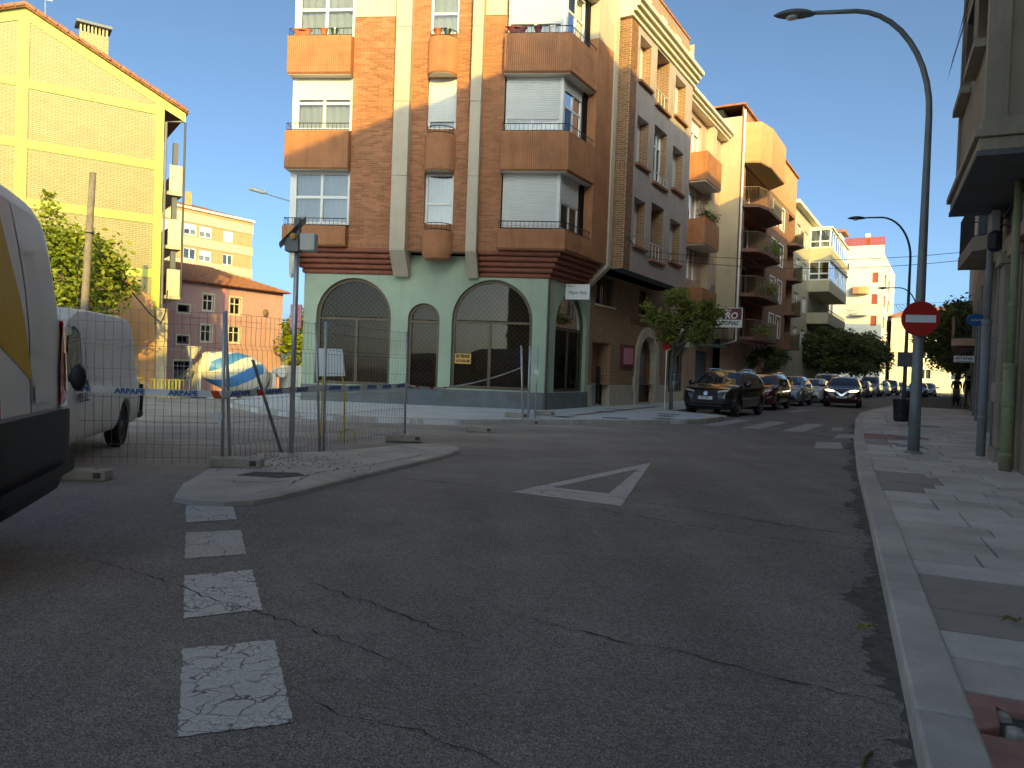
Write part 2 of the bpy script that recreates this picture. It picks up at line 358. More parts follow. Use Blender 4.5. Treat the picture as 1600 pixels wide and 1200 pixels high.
mat('stucco_mauve', (.50, .40, .36), .85, .12, 1.2, .2, 60, stain=.3); mat('stone_base', (.56, .47, .38), .8, .15, 2, .15, 60, stain=.25)
mat('cornice', (.72, .65, .50), .75, .08, 2, .08, stain=.15); mat('cream_render', (.52, .42, .29), .85, .12, .9, .2, 50, stain=.25); mat('peach_render', (.52, .34, .25), .85, .15, 1, .2, 50, stain=.3)
mat('band_lime', (.42, .48, .15), .8, .06, 1, .08); mat('pink_render', (.56, .32, .29), .85, .1, .7, .12, 40, stain=.2); mat('white_render', (.62, .58, .49), .8, .06, .6, .08, stain=.1)
mat('beige_render', (.50, .44, .32), .85, .1, .8, .12, stain=.2); mat('roof_tile', (.36, .15, .085), .85, .3, 2.5, .2, 30, stain=.2); mat('red_shutter', (.34, .06, .035), .6, .15, 3, 0)
mat('r_render', (.31, .25, .185), .85, .2, 1.0, .35, 30, stain=.45); mat('r_stone', (.36, .30, .225), .85, .18, 1.5, .25, 40, stain=.45); mat('r_grey', (.20, .19, .18), .85, .2, 1.2, .15, stain=.3)
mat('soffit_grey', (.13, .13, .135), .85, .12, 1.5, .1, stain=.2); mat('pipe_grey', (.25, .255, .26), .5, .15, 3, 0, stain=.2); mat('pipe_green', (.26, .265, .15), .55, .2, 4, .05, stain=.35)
mat('white_paint', (.88, .86, .82), .45, .04, 2, 0, coat=.15, spec=.4, stain=.08); mat('van_dirty', (.84, .82, .77), .5, .10, 1.2, 0, stain=.22)
mat('yellow_wrap', (.80, .46, .005), .5, .04, 2, 0); mat('black_plastic', (.018, .019, .022), .55, .2, 6, .08, 120); mat('tyre', (.022, .022, .023), .85, .2, 8, .2, 60)
mat('tail_red', (.80, .022, .012), .15, .05, 2, 0, coat=1); mat('tail_clear', (.75, .72, .70), .15, .05, 2, 0, coat=1); mat('alloy', (.42, .43, .45), .35, .1, 4, 0, metal=.8); mat('steel_rim', (.16, .165, .17), .5, .2, 5, 0, metal=.4)
for nm, c in (('car_black', (.008, .008, .010)), ('car_red', (.12, .012, .014)), ('car_blue', (.16, .24, .33)), ('car_white', (.66, .68, .70)), ('car_maroon', (.085, .016, .022)), ('car_grey', (.15, .16, .17)), ('car_silver', (.42, .43, .44)), ('car_green', (.02, .05, .035)), ('car_navy', (.02, .03, .06))):
    mat(nm, c, .25, .04, 2, 0, coat=1.0, spec=.5, metal=.15)
mat('car_glass', (.018, .024, .032), .04, .1, 2, 0, spec=.8, coat=.6); mat('headlamp', (.55, .57, .60), .12, .1, 8, 0, coat=1, metal=.4); mat('chrome', (.7, .71, .72), .15, .05, 2, 0, metal=1); mat('plate', (.75, .76, .78), .4, .03, 2, 0); mat('blue_ink', (.03, .16, .42), .5, .05, 2, 0); mat('ink', (.03, .03, .035), .6, .1, 4, 0)
mat('tape_white', (.86, .87, .88), .4, .08, 5, 0); mat('tape_red', (.70, .07, .02), .4, .05, 5, 0); mat('sign_red', (.50, .022, .02), .38, .06, 3, 0); mat('sign_white', (.78, .79, .80), .4, .04, 3, 0); mat('sign_grey', (.15, .17, .19), .55, .1, 3, 0); mat('sign_pink', (.72, .25, .33), .5, .05, 3, 0); mat('sign_orange', (.78, .42, .12), .5, .06, 3, 0); mat('sign_blue', (.02, .11, .30), .4, .1, 3, 0); mat('dark_red', (.17, .025, .03), .5, .1, 3, 0)
mat('bark', (.14, .115, .09), .9, .35, 6, .5, 25); mat('old_wood', (.22, .18, .14), .9, .3, 5, .4, 25); mat('yellow_plastic', (.68, .48, .04), .5, .1, 3, 0); mat('mixer_blue', (.05, .25, .60), .45, .06, 3, 0); mat('mixer_white', (.74, .72, .66), .45, .08, 3, 0, stain=.15); mat('orange_paint', (.72, .20, .03), .5, .1, 3, 0)
mat('skin', (.50, .30, .22), .6, .05, 3, 0); mat('cloth_dark', (.02, .02, .025), .9, .2, 5, 0); mat('cloth_grey', (.12, .12, .13), .9, .2, 5, 0); mat('hi_vis', (.45, .60, .05), .7, .1, 5, 0); mat('hair', (.03, .02, .015), .7, .2, 5, 0)
mat('door_wood', (.20, .115, .06), .5, .3, 3, .1, 20); mat('brown_shutter', (.20, .14, .10), .7, .15, 3, .1); mat('awning', (.46, .36, .20), .8, .1, 3, 0)
leafmat('leaf_street', (.15, .19, .05), (.34, .33, .075)); leafmat('leaf_sun', (.14, .20, .035), (.34, .37, .06)); leafmat('leaf_dark', (.08, .115, .045), (.18, .21, .065)); leafmat('leaf_yellow', (.16, .22, .02), (.32, .36, .03)); leafmat('leaf_dry', (.20, .16, .05), (.30, .22, .08))
# a lit headlamp is the one thing in the street that gives off light
_m, _nt2, _b = _nt('lamp_lit'); _b.inputs['Emission Color'].default_value = (1, .95, .85, 1); _b.inputs['Emission Strength'].default_value = 2.0; M['lamp_lit'] = _m

# ---------------------------------------------------------------- ground, road, pavements
mb = MB()
mb.quad((-1500, -600, -2.2), (1500, -600, -2.2), (1500, 2500, -2.2), (-1500, 2500, -2.2))
o = mb.build('ground', 'earth', kind='structure')
mb = MB(); NX, NY = 92, 118; idx = {}
for j in range(NY + 1):
    for i in range(NX + 1):
        x, y = -70 + 1.8 * i, -40 + 1.8 * j; idx[i, j] = mb.P(x, y, gz(x, y))
for j in range(NY):
    for i in range(NX): mb.face(idx[i, j], idx[i + 1, j], idx[i + 1, j + 1], idx[i, j + 1])
road = mb.build('road', 'asphalt', smooth=True, kind='structure')
def ragged(pts, j):
    rng = random.Random(int(abs(pts[0][0]) * 977)); out = []
    for a, c in zip(pts, list(pts[1:]) + [pts[0]]):
        n = max(2, int(math.dist(a[:2], c[:2]) / .025))
        for k in range(n): t = k / n; out.append((a[0] + (c[0] - a[0]) * t + rng.gauss(0, j), a[1] + (c[1] - a[1]) * t + rng.gauss(0, j)))
    return out
def flat(name, pts, z, m, parent=None, kind=None):
    if str(m).startswith('paint'): pts = ragged([tuple(p[:2]) for p in pts], .0035 if m != 'paint_far' else .01)
    b = MB(); b.poly([(x, y, z) for x, y in pts]); return b.build(name, m, parent, kind=kind)
# painted markings, each a thin sheet on the asphalt
for k, q in enumerate([((-1.18, 2.75), (-.8, 2.89), (-1.14, 3.75), (-1.53, 3.59)), ((-1.71, 4.01), (-1.35, 4.2), (-1.68, 4.99), (-2.05, 4.8)),
          ((-2.22, 5.2), (-1.86, 5.39), (-2.17, 6.14), (-2.55, 5.98)), ((-2.71, 6.35), (-2.35, 6.55), (-2.66, 7.26), (-3.03, 7.09))]):
    flat('painted_dash', q, .004, 'paint_old' if k < 2 else 'paint', road)
b = MB(); ou = [(.04, 8.54), (1.19, 7.89), (2.23, 11.85)]; inn = [(.54, 8.98), (1.16, 8.66), (1.89, 11.0)]
for i in range(3): j = (i + 1) % 3; b.quad((*ou[i], .004), (*ou[j], .004), (*inn[j], .004), (*inn[i], .004))
b.build('painted_yield_triangle', 'paint', road)
for n0 in (5.15, 6.25, 7.35): flat('crossing_stripe', [sn(-.3, n0)[:2], sn(-.3, n0 + .5)[:2], sn(3.9, n0 + .5)[:2], sn(3.9, n0)[:2]], .004, 'paint_far', road)
for q in ([(7.8, 18.16), (8.4, 18.4), (9.0, 19.8), (8.5, 19.6)], [(8.85, 20.8), (9.2, 20.9), (9.9, 22.4), (9.5, 22.3)], [(6.2, 15.35), (6.82, 15.44), (7.45, 17.0), (6.85, 16.9)]): flat('crossing_stripe', q, .004, 'paint_far', road)
b = MB(); b.poly([(*sn(12, 5.2)[:2], .004), (*sn(12.2, 5.6)[:2], .004), (*sn(16, 6.0)[:2], .004), (*sn(15.4, 5.4)[:2], .004)]); b.build('painted_arrow', 'paint_far', road)
# cracks in the asphalt
def crack(pts, w, parent, z=.005, jit=.025, name='crack'):
    rng = random.Random(int(abs(pts[0][0]) * 1000)); fine = []
    for a, c in zip(pts, pts[1:]):
        d = math.dist(a, c); n = max(2, int(d / .06))
        for k in range(n): t = k / n; fine.append((a[0] + (c[0] - a[0]) * t + rng.uniform(-jit, jit), a[1] + (c[1] - a[1]) * t + rng.uniform(-jit, jit)))
    fine.append(pts[-1]); b = MB(); pr = None
    for i, p in enumerate(fine):
        q = fine[min(i + 1, len(fine) - 1)]; o_ = fine[max(i - 1, 0)]; d = Vector((q[0] - o_[0], q[1] - o_[1])); d = d.normalized() if d.length else Vector((1, 0))
        ww = w * .72 * rng.uniform(.15, 1.0) * min(1, (i + .3) / 6, (len(fine) - i) / 6); a = b.P(p[0] - d.y * ww, p[1] + d.x * ww, z); c = b.P(p[0] + d.y * ww, p[1] - d.x * ww, z)
        if pr: b.face(pr[0], pr[1], c, a)
        pr = (a, c)
    return b.build(name, 'crack', parent)
for pts, w in (([(-3.01, 5.19), (-2.46, 4.9), (-1.93, 4.54), (-1.76, 4.4), (-1.38, 4.18), (-1.06, 3.95), (-.71, 3.71), (-.42, 3.45)], .009),
               ([(-1.31, 4.82), (-.96, 4.52), (-.69, 4.31), (-.33, 3.98), (-.08, 3.79)], .010), ([(-.06, 4.35), (.15, 4.2), (.39, 4.05), (.7, 3.85), (.92, 3.78), (1.02, 3.69), (1.25, 3.53), (1.48, 3.36), (1.75, 3.2)], .010),
               ([(-1.62, 9.34), (-.72, 9.03), (.04, 8.66), (.57, 8.74), (1.21, 8.43), (1.51, 8.18), (2.02, 7.73), (2.52, 7.27), (2.99, 6.92), (3.4, 6.7)], .016),
               ([(.31, 7.71), (.95, 7.63), (1.51, 7.15), (2.1, 6.69), (2.57, 6.45), (3.1, 6.2)], .015), ([(-.3, 11.6), (.2, 11.8), (1.1, 12.4), (1.7, 13.2)], .014), ([(9.0, 28.6), (10.2, 28.4), (11.8, 27.6)], .03), ([(-1.0, 3.3), (-.6, 2.95), (-.2, 2.8), (.2, 2.5)], .006)):
    crack(pts, w, road)
# loose grit along the right gutter
KR = [(-7.4, -18), (-1.5, -4.3), (.5, .35), (2.17, 4.18), (3.55, 7.36), (5.28, 11.41), (7.95, 17.43), (11.67, 25.54), (14.08, 30.38), (16.3, 34.2)] + [tuple(sn(s, 8.45)[:2]) for s in (24, 40, 60, 90, 130, 160)]
b = MB(); rng = random.Random(3)
for k in range(1700):
    i = rng.choice((2, 3, 3, 3, 4, 4, 4, 5, 5, 6)); t = rng.random(); x = KR[i][0] + (KR[i + 1][0] - KR[i][0]) * t; y = KR[i][1] + (KR[i + 1][1] - KR[i][1]) * t
    d = abs(rng.gauss(0, .13)) ** 1.3 + .004; x -= d * .92; y += d * .39; r = rng.uniform(.003, .010); a = rng.uniform(0, 6.28)
    b.tint = (rng.uniform(.3, .7),) * 3
    pts = [b.P(x + r * math.cos(a + q * 2.1), y + r * math.sin(a + q * 2.1), .002) for q in range(3)]; tp = b.P(x, y, r)
    for q in range(3): b.face(pts[q], pts[(q + 1) % 3], tp)
mat('gutter_dirt', (.13, .115, .10), .95, .5, 9, .6, 60)
gd = MB(); rg = random.Random(9); prv = None
for i in range(2, 7):
    (xa, ya), (xb, yb) = KR[i], KR[i + 1]; n_s = int(math.dist(KR[i], KR[i + 1]) / .04)
    for k in range(n_s):
        t = k / n_s; x = xa + (xb - xa) * t; y = ya + (yb - ya) * t; w = max(.015, .10 + .06 * math.sin(y * 1.7) + .05 * math.sin(y * 5.3 + 1) + rg.gauss(0, .03))
        e = (gd.P(x - w * .92, y + w * .39, .0025), gd.P(x + .01, y, .0032))
        if prv: gd.face(prv[0], prv[1], e[1], e[0])
        prv = e
gd.build('gutter_dirt', 'gutter_dirt', road)
mat('grit', (.30, .27, .24), .9, .3, 4, 0, attr=True)
b.build('gutter_grit', 'grit', road, kind='stuff')
# right pavement
RB1 = (7.35, 10.75); RD = Vector((.4305, .9026, 0)); RN = Vector((.9026, -.4305, 0))
edge = [(k[0], k[1]) for k in KR]
back = [tuple(sn(s, 13.2)[:2]) for s in (160, 60, 24)] + [(13.6, 21.0), (10.1, 13.6), (8.9, 13.8), (7.35 + .8, 10.75 - .4), (-1.2, -9.0), (-4, -18)]
b = MB(); b.prism([(x, y) for x, y in edge][::-1] + back[::-1], -.02, .098)
pave = b.build('pavement_right', 'mortar_dark', kind='structure')
def kerbx(y):                                     # x of the right kerb line at depth y
    for a, c in zip(KR, KR[1:]):
        if a[1] <= y <= c[1]: return a[0] + (c[0] - a[0]) * (y - a[1]) / (c[1] - a[1])
    return KR[-1][0]
# kerb stones
def kerbline(pts, width, h, step, m, parent, side=1, name='kerb_stone', gap=.012):
    segs = []; seg = []
    cum = [0]
    for a, c in zip(pts, pts[1:]): cum.append(cum[-1] + math.dist(a, c))
    def at(d):
        for i in range(len(pts) - 1):
            if d <= cum[i + 1] + 1e-9: t = (d - cum[i]) / (cum[i + 1] - cum[i]); return Vector((pts[i][0] + (pts[i + 1][0] - pts[i][0]) * t, pts[i][1] + (pts[i + 1][1] - pts[i][1]) * t, 0))
        return Vector((*pts[-1], 0))
    d = 0
    while d < cum[-1] - .1:
        e = min(d + step * random.uniform(.9, 1.1), cum[-1]); a, c = at(d + gap / 2), at(e - gap / 2); t = (c - a).normalized(); n = Vector((t.y, -t.x, 0)) * side; a, c = a - n * .008, c - n * .008; hh = h + random.uniform(-.004, .004)
        b = MB(); q = [a, c, c + n * width, a + n * width]
        if side < 0: q = [q[1], q[0], q[3], q[2]]
        b.prism([(p.x, p.y) for p in reversed(q)], -.05, hh); o = b.build(name, random.choice((m, m, 'slab', 'concrete')) if parent is not None and parent.name.startswith('pavement_right') else m, parent, bevel=.014); d = e
kerbline([k for k in KR[1:9]], .21, .138, 1.0, 'kerb', pave)
kerbline([k for k in KR[8:12]], .21, .138, 3.0, 'kerb', pave)
# slabs in the pavement: courses run away from the camera beside the kerb
def slabs():
    y = -1.0; row = 0
    d = Vector((.4, .9165, 0)); nn = Vector((.9165, -.4, 0)); o0 = Vector((.5, .35, 0)) ; rng = random.Random(11)
    t = -1.5
    while t < 44:
        depth = .42 if t < 22 else 1.2
        p = o0 + d * t; yy = p.y
        zone = 'n'
        if 3.65 < t < 5.05: zone = 'dark'
        if 9.3 < t < 11.3: zone = 'mid'
        if 16.2 < t < 17.9: zone = 'mid2'
        if 17.9 <= t < 19.6: zone = 'red'
        if t < 3.05: zone = 'old'
        n0 = .214; c = 0
        while True:
            p0 = o0 + d * t
            kk = min(kerbx(p0.y - .08) - p0.x, kerbx(p0.y + depth * .9) - (p0 + d * depth).x); off = kk * .9165
            w = (.62 if zone != 'old' else .44) * (1 if t < 22 else 1.6)
            if zone == 'dark' and c == 0: w = 1.0
            if c == 0 and zone not in ('old', 'dark'): w *= rng.choice((1, .75, 1.2))
            a = n0 + off; e = a + w
            q0 = p0 + nn * a
            # stop at the house wall
            wallx = 7.35 + (q0.y - 10.75) * .477 if q0.y < 13.7 else (9.9 + (q0.y - 13.5) * .477 if q0.y < 20.9 else 13.15 + (q0.y - 20.95) * .587)
            if q0.x > wallx - .05 or c > 9: break
            m = 'slab' if rng.random() < .6 else 'slab_pale'
            if zone == 'dark' and c < 2: m = 'slab_dark'
            if zone == 'mid' and c == 0: m = 'slab_dark'
            if zone == 'mid2' and c == 0: m = 'slab_dark'
            if zone == 'red' and c < 2: m = 'slab_red'
            if zone == 'old': m = 'slab_red' if c == 0 else 'slab_ochre'
            g = .010; z = .130 + rng.uniform(-.0035, .0035); tw = rng.uniform(-.006, .006)
            pts = [p0 + nn * (a + g), p0 + nn * (e - g), p0 + nn * (e - g) + d * (depth - 2 * g), p0 + nn * (a + g) + d * (depth - 2 * g)]
            hole = zone == 'old' and c == 0 and 2.35 < t < 2.79
            if not hole:
                b = MB(); iv = [b.P(v.x, v.y, .085) for v in pts]; it = [b.P(v.x, v.y, z + (tw if k in (1, 2) else -tw) * .5) for k, v in enumerate(pts)]
                b.face(*it)
                for k in range(4): l = (k + 1) % 4; b.face(iv[k], iv[l], it[l], it[k])
                b.build('paving_slab', m, pave)
            else:                                  # broken tile: shards left round a hole
                cx = sum((v for v in pts), Vector()) / 4
                for k in range(4):
                    l = (k + 1) % 4
                    if k == 0: continue
                    b = MB(); tri = [pts[k], pts[l], cx.lerp(pts[l], .35 + .25 * (k % 2)), cx.lerp(pts[k], .5)]
                    b.prism([(v.x, v.y) for v in tri], .06, .118 + .006 * k); b.build('tile_shard', m, pave, bevel=.006)
                for k in range(9):
                    r = rng.uniform(.015, .05); v = cx + Vector((rng.uniform(-.13, .13), rng.uniform(-.13, .13), 0)); b = MB()
                    b.lathe((v.x, v.y, .098), [(r, 0), (r * .8, r * .5), (r * .3, r * .7)], 6); b.build('stone', 'concrete_block', pave)
            n0 += w; c += 1
        t += depth
slabs()
for (x, y, w, d_) in ((9.3, 17.6, .5, .45), (8.55, 12.9, .35, .3), (8.0, 15.1, .6, .5), (12.4, 22.3, .6, .5)):
    b = MB(Fr(x, y, 66)); b.box(-w / 2, w / 2, -d_ / 2, d_ / 2, .12, .141); b.build('manhole_cover', 'sign_grey', pave)
# left pavement in front of the corner building
LK = [(-9.6, 34), (-9.0, 26), (-8.75, 23.4), (-8.2, 21.75), (-6.7, 19.85), (-5.6, 18.75), (-4.5, 18.15), (-3.0, 17.95), (-1.35, 18.1), (.69, 19.1), (3.51, 20.5), (4.9, 21.4), (5.7, 22.2), (6.35, 23.2), tuple(sn(3.3, 5.0)[:2]), tuple(sn(3.9, 4.5)[:2]), tuple(sn(4.1, 3.2)[:2]), tuple(sn(4.6, 2.75)[:2])] + [tuple(sn(s, 2.7)[:2]) for s in (12, 22, 40, 60, 90, 130, 160)]
b = MB(); inner = [tuple(sn(s, -3)[:2]) for s in (160, 40, 4)] + [(1.0, 26.5), (-6.2, 27.0), (-7.2, 34.0)]
b.prism((LK + inner), -.05, .118)
lp = b.build('pavement_left', 'pale_paving', kind='structure')
kerbline(LK[1:18], .16, .132, 1.0, 'kerb', lp, side=-1); kerbline(LK[17:21], .16, .132, 3.0, 'kerb', lp, side=-1)
for k, (a, c) in enumerate(((-1.6, 3.1), (-.4, 4.1), (1.0, 3.7), (2.2, 3.4), (1.2, 1.6), (-2.6, 2.0), (3.2, 1.2))):
    q = sn(a, c); b = MB(Fr(q.x, q.y, 60 - 70 * (k % 3 == 0))); b.box(-.35, .35, -.22, .22, .10, .124); b.build('manhole_cover', 'sign_grey', lp)
for k in range(6):                                # dark expansion joints across the pale paving
    pass
flat('red_paving_band', [sn(-1.8, 1.7)[:2], sn(-1.6, 1.95)[:2], sn(7.0, 1.45)[:2], sn(7.0, 1.2)[:2]], .1225, 'slab_red', lp)
# concrete traffic island
isl = [(-3.30, 7.42), (-3.22, 7.22), (-3.0, 7.1), (-2.68, 7.08), (-2.45, 7.22), (-2.3, 7.45), (-1.8, 9.02), (-1.01, 11.27), (-.80, 12.2), (-.82, 12.75), (-1.2, 13.21), (-1.72, 12.95), (-2.37, 11.9), (-2.86, 11.36), (-3.67, 10.91), (-3.72, 9.42), (-3.5, 8.05)]
b = MB(); cx, cy = sum(p[0] for p in isl) / len(isl), sum(p[1] for p in isl) / len(isl)
rings = [[b.P(x, y, -.02) for x, y in isl], [b.P(cx + (x - cx) * .985, cy + (y - cy) * .985, .042) for x, y in isl], [b.P(cx + (x - cx) * .95, cy + (y - cy) * .93, .06) for x, y in isl], [b.P(cx + (x - cx) * .6, cy + (y - cy) * .6, .07) for x, y in isl]]
for a, c in zip(rings, rings[1:]):
    for i in range(len(isl)): j = (i + 1) % len(isl); b.face(a[i], a[j], c[j], c[i])
b.face(*rings[-1])
island = b.build('traffic_island', 'concrete', kind='structure')
for pts in ([(-2.3, 7.9), (-2.35, 8.3), (-2.3, 9.0), (-1.95, 9.6), (-1.5, 10.6), (-1.15, 11.6)], [(-2.5, 7.4), (-2.42, 7.75), (-2.3, 7.9)], [(-3.3, 8.3), (-2.9, 8.1), (-2.35, 8.3)], [(-1.9, 12.4), (-1.6, 12.0), (-1.2, 11.7)]): crack(pts, .016, island, z=.074, jit=.03)
b = MB(); b.prism([(-3.1, 8.6), (-2.6, 8.5), (-2.35, 8.75), (-2.5, 8.95), (-3.0, 8.9)], .03, .074); b.build('rubble_patch', 'mortar_dark', island)
b = MB(); rng = random.Random(5)
for k in range(500):
    x, y = rng.gauss(-2.9, .45), rng.gauss(9.9, .55); r = rng.uniform(.008, .03); a = rng.uniform(0, 6)
    p = [b.P(x + r * math.cos(a + q * 2.1), y + r * math.sin(a + q * 2.1), .06) for q in range(3)]; t = b.P(x, y, .064 + r)
    for q in range(3): b.face(p[q], p[(q + 1) % 3], t)
b.build('broken_concrete_crumbs', 'concrete_block', island, kind='stuff')
# ---------------------------------------------------------------- facade kit
def shutter_mesh(fr, x0, x1, z0, z1, v, slat=.055):
    b = MB(fr); n = max(2, int((z1 - z0) / slat)); h = (z1 - z0) / n
    for k in range(n):
        z = z0 + k * h; pr = [(v + .012, z), (v, z + h * .25), (v, z + h * .75), (v + .012, z + h)]
        for (va, za), (vb, zb) in zip(pr, pr[1:]): b.quad((x0, va, za), (x1, va, za), (x1, vb, zb), (x0, vb, zb))
    return b
def curtain_mesh(fr, x0, x1, z0, z1, v):
    b = MB(fr); n = max(6, int((x1 - x0) / .045)); pr = None; ph = random.uniform(0, 6)
    for i in range(n + 1):
        x = x0 + (x1 - x0) * i / n; w = v + .025 * math.sin(i * 1.15 + ph) + .012 * math.sin(i * .37)
        a = (b.P(x, w, z0), b.P(x, w, z1))
        if pr: b.face(pr[0], a[0], a[1], pr[1])
        pr = a
    return b
def window(fr, par, x0, x1, z0, z1, v, cols=2, trans=None, shutter=0.0, curtain=None, fm='white_frame', sh='white_shutter', fw=.06, glass='glass', bars=False, sill=None):
    b = MB(fr); b.box(x0, x0 + fw, v, v + .07, z0, z1); b.box(x1 - fw, x1, v, v + .07, z0, z1)
    b.box(x0 + fw, x1 - fw, v, v + .07, z0, z0 + fw); b.box(x0 + fw, x1 - fw, v, v + .07, z1 - fw, z1)
    xs = [x0 + fw] + [x0 + (x1 - x0) * k / cols for k in range(1, cols)] + [x1 - fw]
    zs = [z0 + fw] + ([z0 + (z1 - z0) * trans] if trans else []) + [z1 - fw]
    for x in xs[1:-1]: b.box(x - fw * .5, x + fw * .5, v + .004, v + .066, z0 + fw, z1 - fw)
    for z in zs[1:-1]:
        for xa, xb in zip(xs, xs[1:]): b.box(xa + fw * .5 * (xa != xs[0]), xb - fw * .5 * (xb != xs[-1]), v + .008, v + .062, z - fw * .5, z + fw * .5)
    w = b.build('window', fm, par)
    for xa, xb in zip(xs, xs[1:]):
        for za, zb in zip(zs, zs[1:]):
            p = MB(fr); p.quad((xa, v + .035, za), (xb, v + .035, za), (xb, v + .035, zb), (xa, v + .035, zb)); p.build('pane', glass, w)
    if curtain: curtain_mesh(fr, x0 + fw, x1 - fw, z0 + fw, z1 - fw, v + .14).build('curtain', curtain, w, smooth=True)
    if shutter > 0: shutter_mesh(fr, x0 + .02, x1 - .02, z1 - shutter * (z1 - z0), z1, v - .02).build('roller_shutter', sh, w)
    if sill: s_ = MB(fr); s_.box(x0 - .08, x1 + .08, v - sill, v + .05, z0 - .07, z0 - .002); s_.build('sill', 'cornice', w)
    return w
def railing(fr, pathfn, off, z0, z1, par, m='black_iron', step=.13, r=.011, posts=True):
    b = MB(fr); pts = pathfn(off)
    b.tube([(x, y, z1) for x, y in pts], r * 1.25, 6); b.tube([(x, y, z0 + .03) for x, y in pts], r, 6)
    for (xa, ya), (xb, yb) in zip(pts, pts[1:]):
        d = math.dist((xa, ya), (xb, yb)); n = max(1, int(d / step))
        for k in range(n + 1):
            t = k / n; b.tube([(xa + (xb - xa) * t, ya + (yb - ya) * t, z0), (xa + (xb - xa) * t, ya + (yb - ya) * t, z1)], r * .75, 4, cap=False)
    return b.build('railing', m, par)
def lattice(fr, outline_top, x0, x1, z0, v, m, par, step=.17, w=.011):
    """diamond grille clipped to the opening"""
    b = MB(fr)
    zt = max(outline_top(x0 + (x1 - x0) * k / 40) for k in range(41))
    for sg in (1, -1):
        c = -4.0
        while c < 8.0:
            run = []; n = 60
            for k in range(n + 1):
                x = x0 + (x1 - x0) * k / n; z = (c + sg * (x - x0)) * 1.0 + z0
                if z0 <= z <= outline_top(x): run.append((x, z))
            if len(run) > 1:
                (xa, za), (xb, zb) = run[0], run[-1]; d = Vector((xb - xa, zb - za)).normalized() if (xb, zb) != (xa, za) else Vector((1, 0)); q = Vector((-d.y, d.x)) * w
                vv = v + (.004 if sg > 0 else 0)
                b.quad((xa - q.x, vv, za - q.y), (xb - q.x, vv, zb - q.y), (xb + q.x, vv, zb + q.y), (xa + q.x, vv, za + q.y))
            c += step
    return b.build('grille', m, par)
# ---------------------------------------------------------------- the corner building
cb = thing('apartment_building', 'orange brick corner apartment block with green arched ground floor', 'building', C0)
FA, FB = Fr(0, 0, -6), Fr(0, 0, 60)
def A(u, v): p = FA(u, v, 0); return (p.x, p.y)
def Bp(s, v): p = FB(s, v, 0); return (p.x, p.y)
def cor(o): return A(.6494 * o, -o)
def corL(o): return A(-8.02 - .6 * o, -o)
# ground floor
ar = [(-7.59, -5.07, .69, 2.92), (-4.51, -3.46, .13, 2.89), (-3.06, -.45, .70, 2.92)]; arB = [(.64, 3.06, .68, 2.84)]
b = MB(FA); b.wall(-8.02, 0, .66, 4.95, 0, .32, arches=[ar[0], (ar[1][0], ar[1][1], .66, ar[1][3]), ar[2]]); b.build('wall', 'green_render', cb)
b = MB(FB); b.wall(0, 3.32, .66, 4.95, 0, .32, arches=[arB[0]]); b.build('wall', 'green_render', cb)
b = MB(FA); b.box(-8.03, -4.52, -.025, .3, -.05, .66); b.box(-3.45, -.012, -.025, .3, -.05, .66); b.build('plinth', 'plinth', cb)
b = MB(FB); b.box(.012, 3.32, -.025, .3, -.05, .66); b.build('plinth', 'plinth', cb)
b = MB(); b.prism([A(-8.02, .02), A(-7.98, .02), A(-7.98, 9), A(-8.02, 9)], -.3, 5.0); b.build('side_wall', 'green_render', cb)
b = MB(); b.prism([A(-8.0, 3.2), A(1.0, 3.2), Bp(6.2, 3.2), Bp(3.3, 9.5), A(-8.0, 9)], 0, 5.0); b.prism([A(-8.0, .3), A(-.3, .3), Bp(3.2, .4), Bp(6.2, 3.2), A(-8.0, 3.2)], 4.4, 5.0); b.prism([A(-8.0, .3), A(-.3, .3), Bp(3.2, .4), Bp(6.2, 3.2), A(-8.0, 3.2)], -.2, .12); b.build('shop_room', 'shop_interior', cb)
b = MB(FB); b.box(.02, .09, -.05, -.0, -.05, 4.5); b.build('downpipe', 'bronze_frame', cb)
def archwin(fr, a, par, mull=(), door=False):
    x0, x1, zs, sp = a; c = (x0 + x1) / 2; r = (x1 - x0) / 2
    b = MB(fr); t = .10; outer = [(x0, zs), (x1, zs)] + arc(x0, x1, sp); inner = [(x0 + t, zs + t), (x1 - t, zs + t)] + arc(x0 + t, x1 - t, sp)
    for i in range(len(outer)):
        j = (i + 1) % len(outer); p, q, pi, qi = outer[i], outer[j], inner[i], inner[j]
        b.quad((p[0], .14, p[1]), (q[0], .14, q[1]), (qi[0], .14, qi[1]), (pi[0], .14, pi[1])); b.quad((pi[0], .14, pi[1]), (qi[0], .14, qi[1]), (qi[0], .24, qi[1]), (pi[0], .24, pi[1]))
    b.box(x0 + t, x1 - t, .15, .22, sp - .10, sp - .03)
    for m_ in mull: b.box(m_ - .05, m_ + .05, .152, .218, zs + t, sp - .10)
    w = b.build('arched_window', 'bronze_frame', par)
    p = MB(fr); p.poly([(x, .185, z) for x, z in [(x0 + t, sp)] + [(x1 - t, sp)] + arc(x0 + t, x1 - t, sp)[1:-1]]); p.build('pane', 'glass_shop', w)
    es = [x0 + t] + list(mull) + [x1 - t]
    for ea, eb in zip(es, es[1:]):
        p = MB(fr); p.quad((ea, .185, zs + t), (eb, .185, zs + t), (eb, .185, sp - .1), (ea, .185, sp - .1)); p.build('pane', 'glass_shop', w)
    lattice(fr, lambda x: sp + math.sqrt(max(0, r * r - (x - c) ** 2)), x0 + .06, x1 - .06, zs + .06, .30, 'grille', w)
    return w
w1 = archwin(FA, ar[0], cb, mull=(-6.25,)); w2 = archwin(FA, ar[1], cb); w3 = archwin(FA, ar[2], cb, mull=(-1.82,)); w4 = archwin(FB, arB[0], cb, mull=(1.9,))
shutter_mesh(FA, -4.50, -3.47, .125, .66, .05, .075).build('roller_shutter', 'sign_grey', w2)
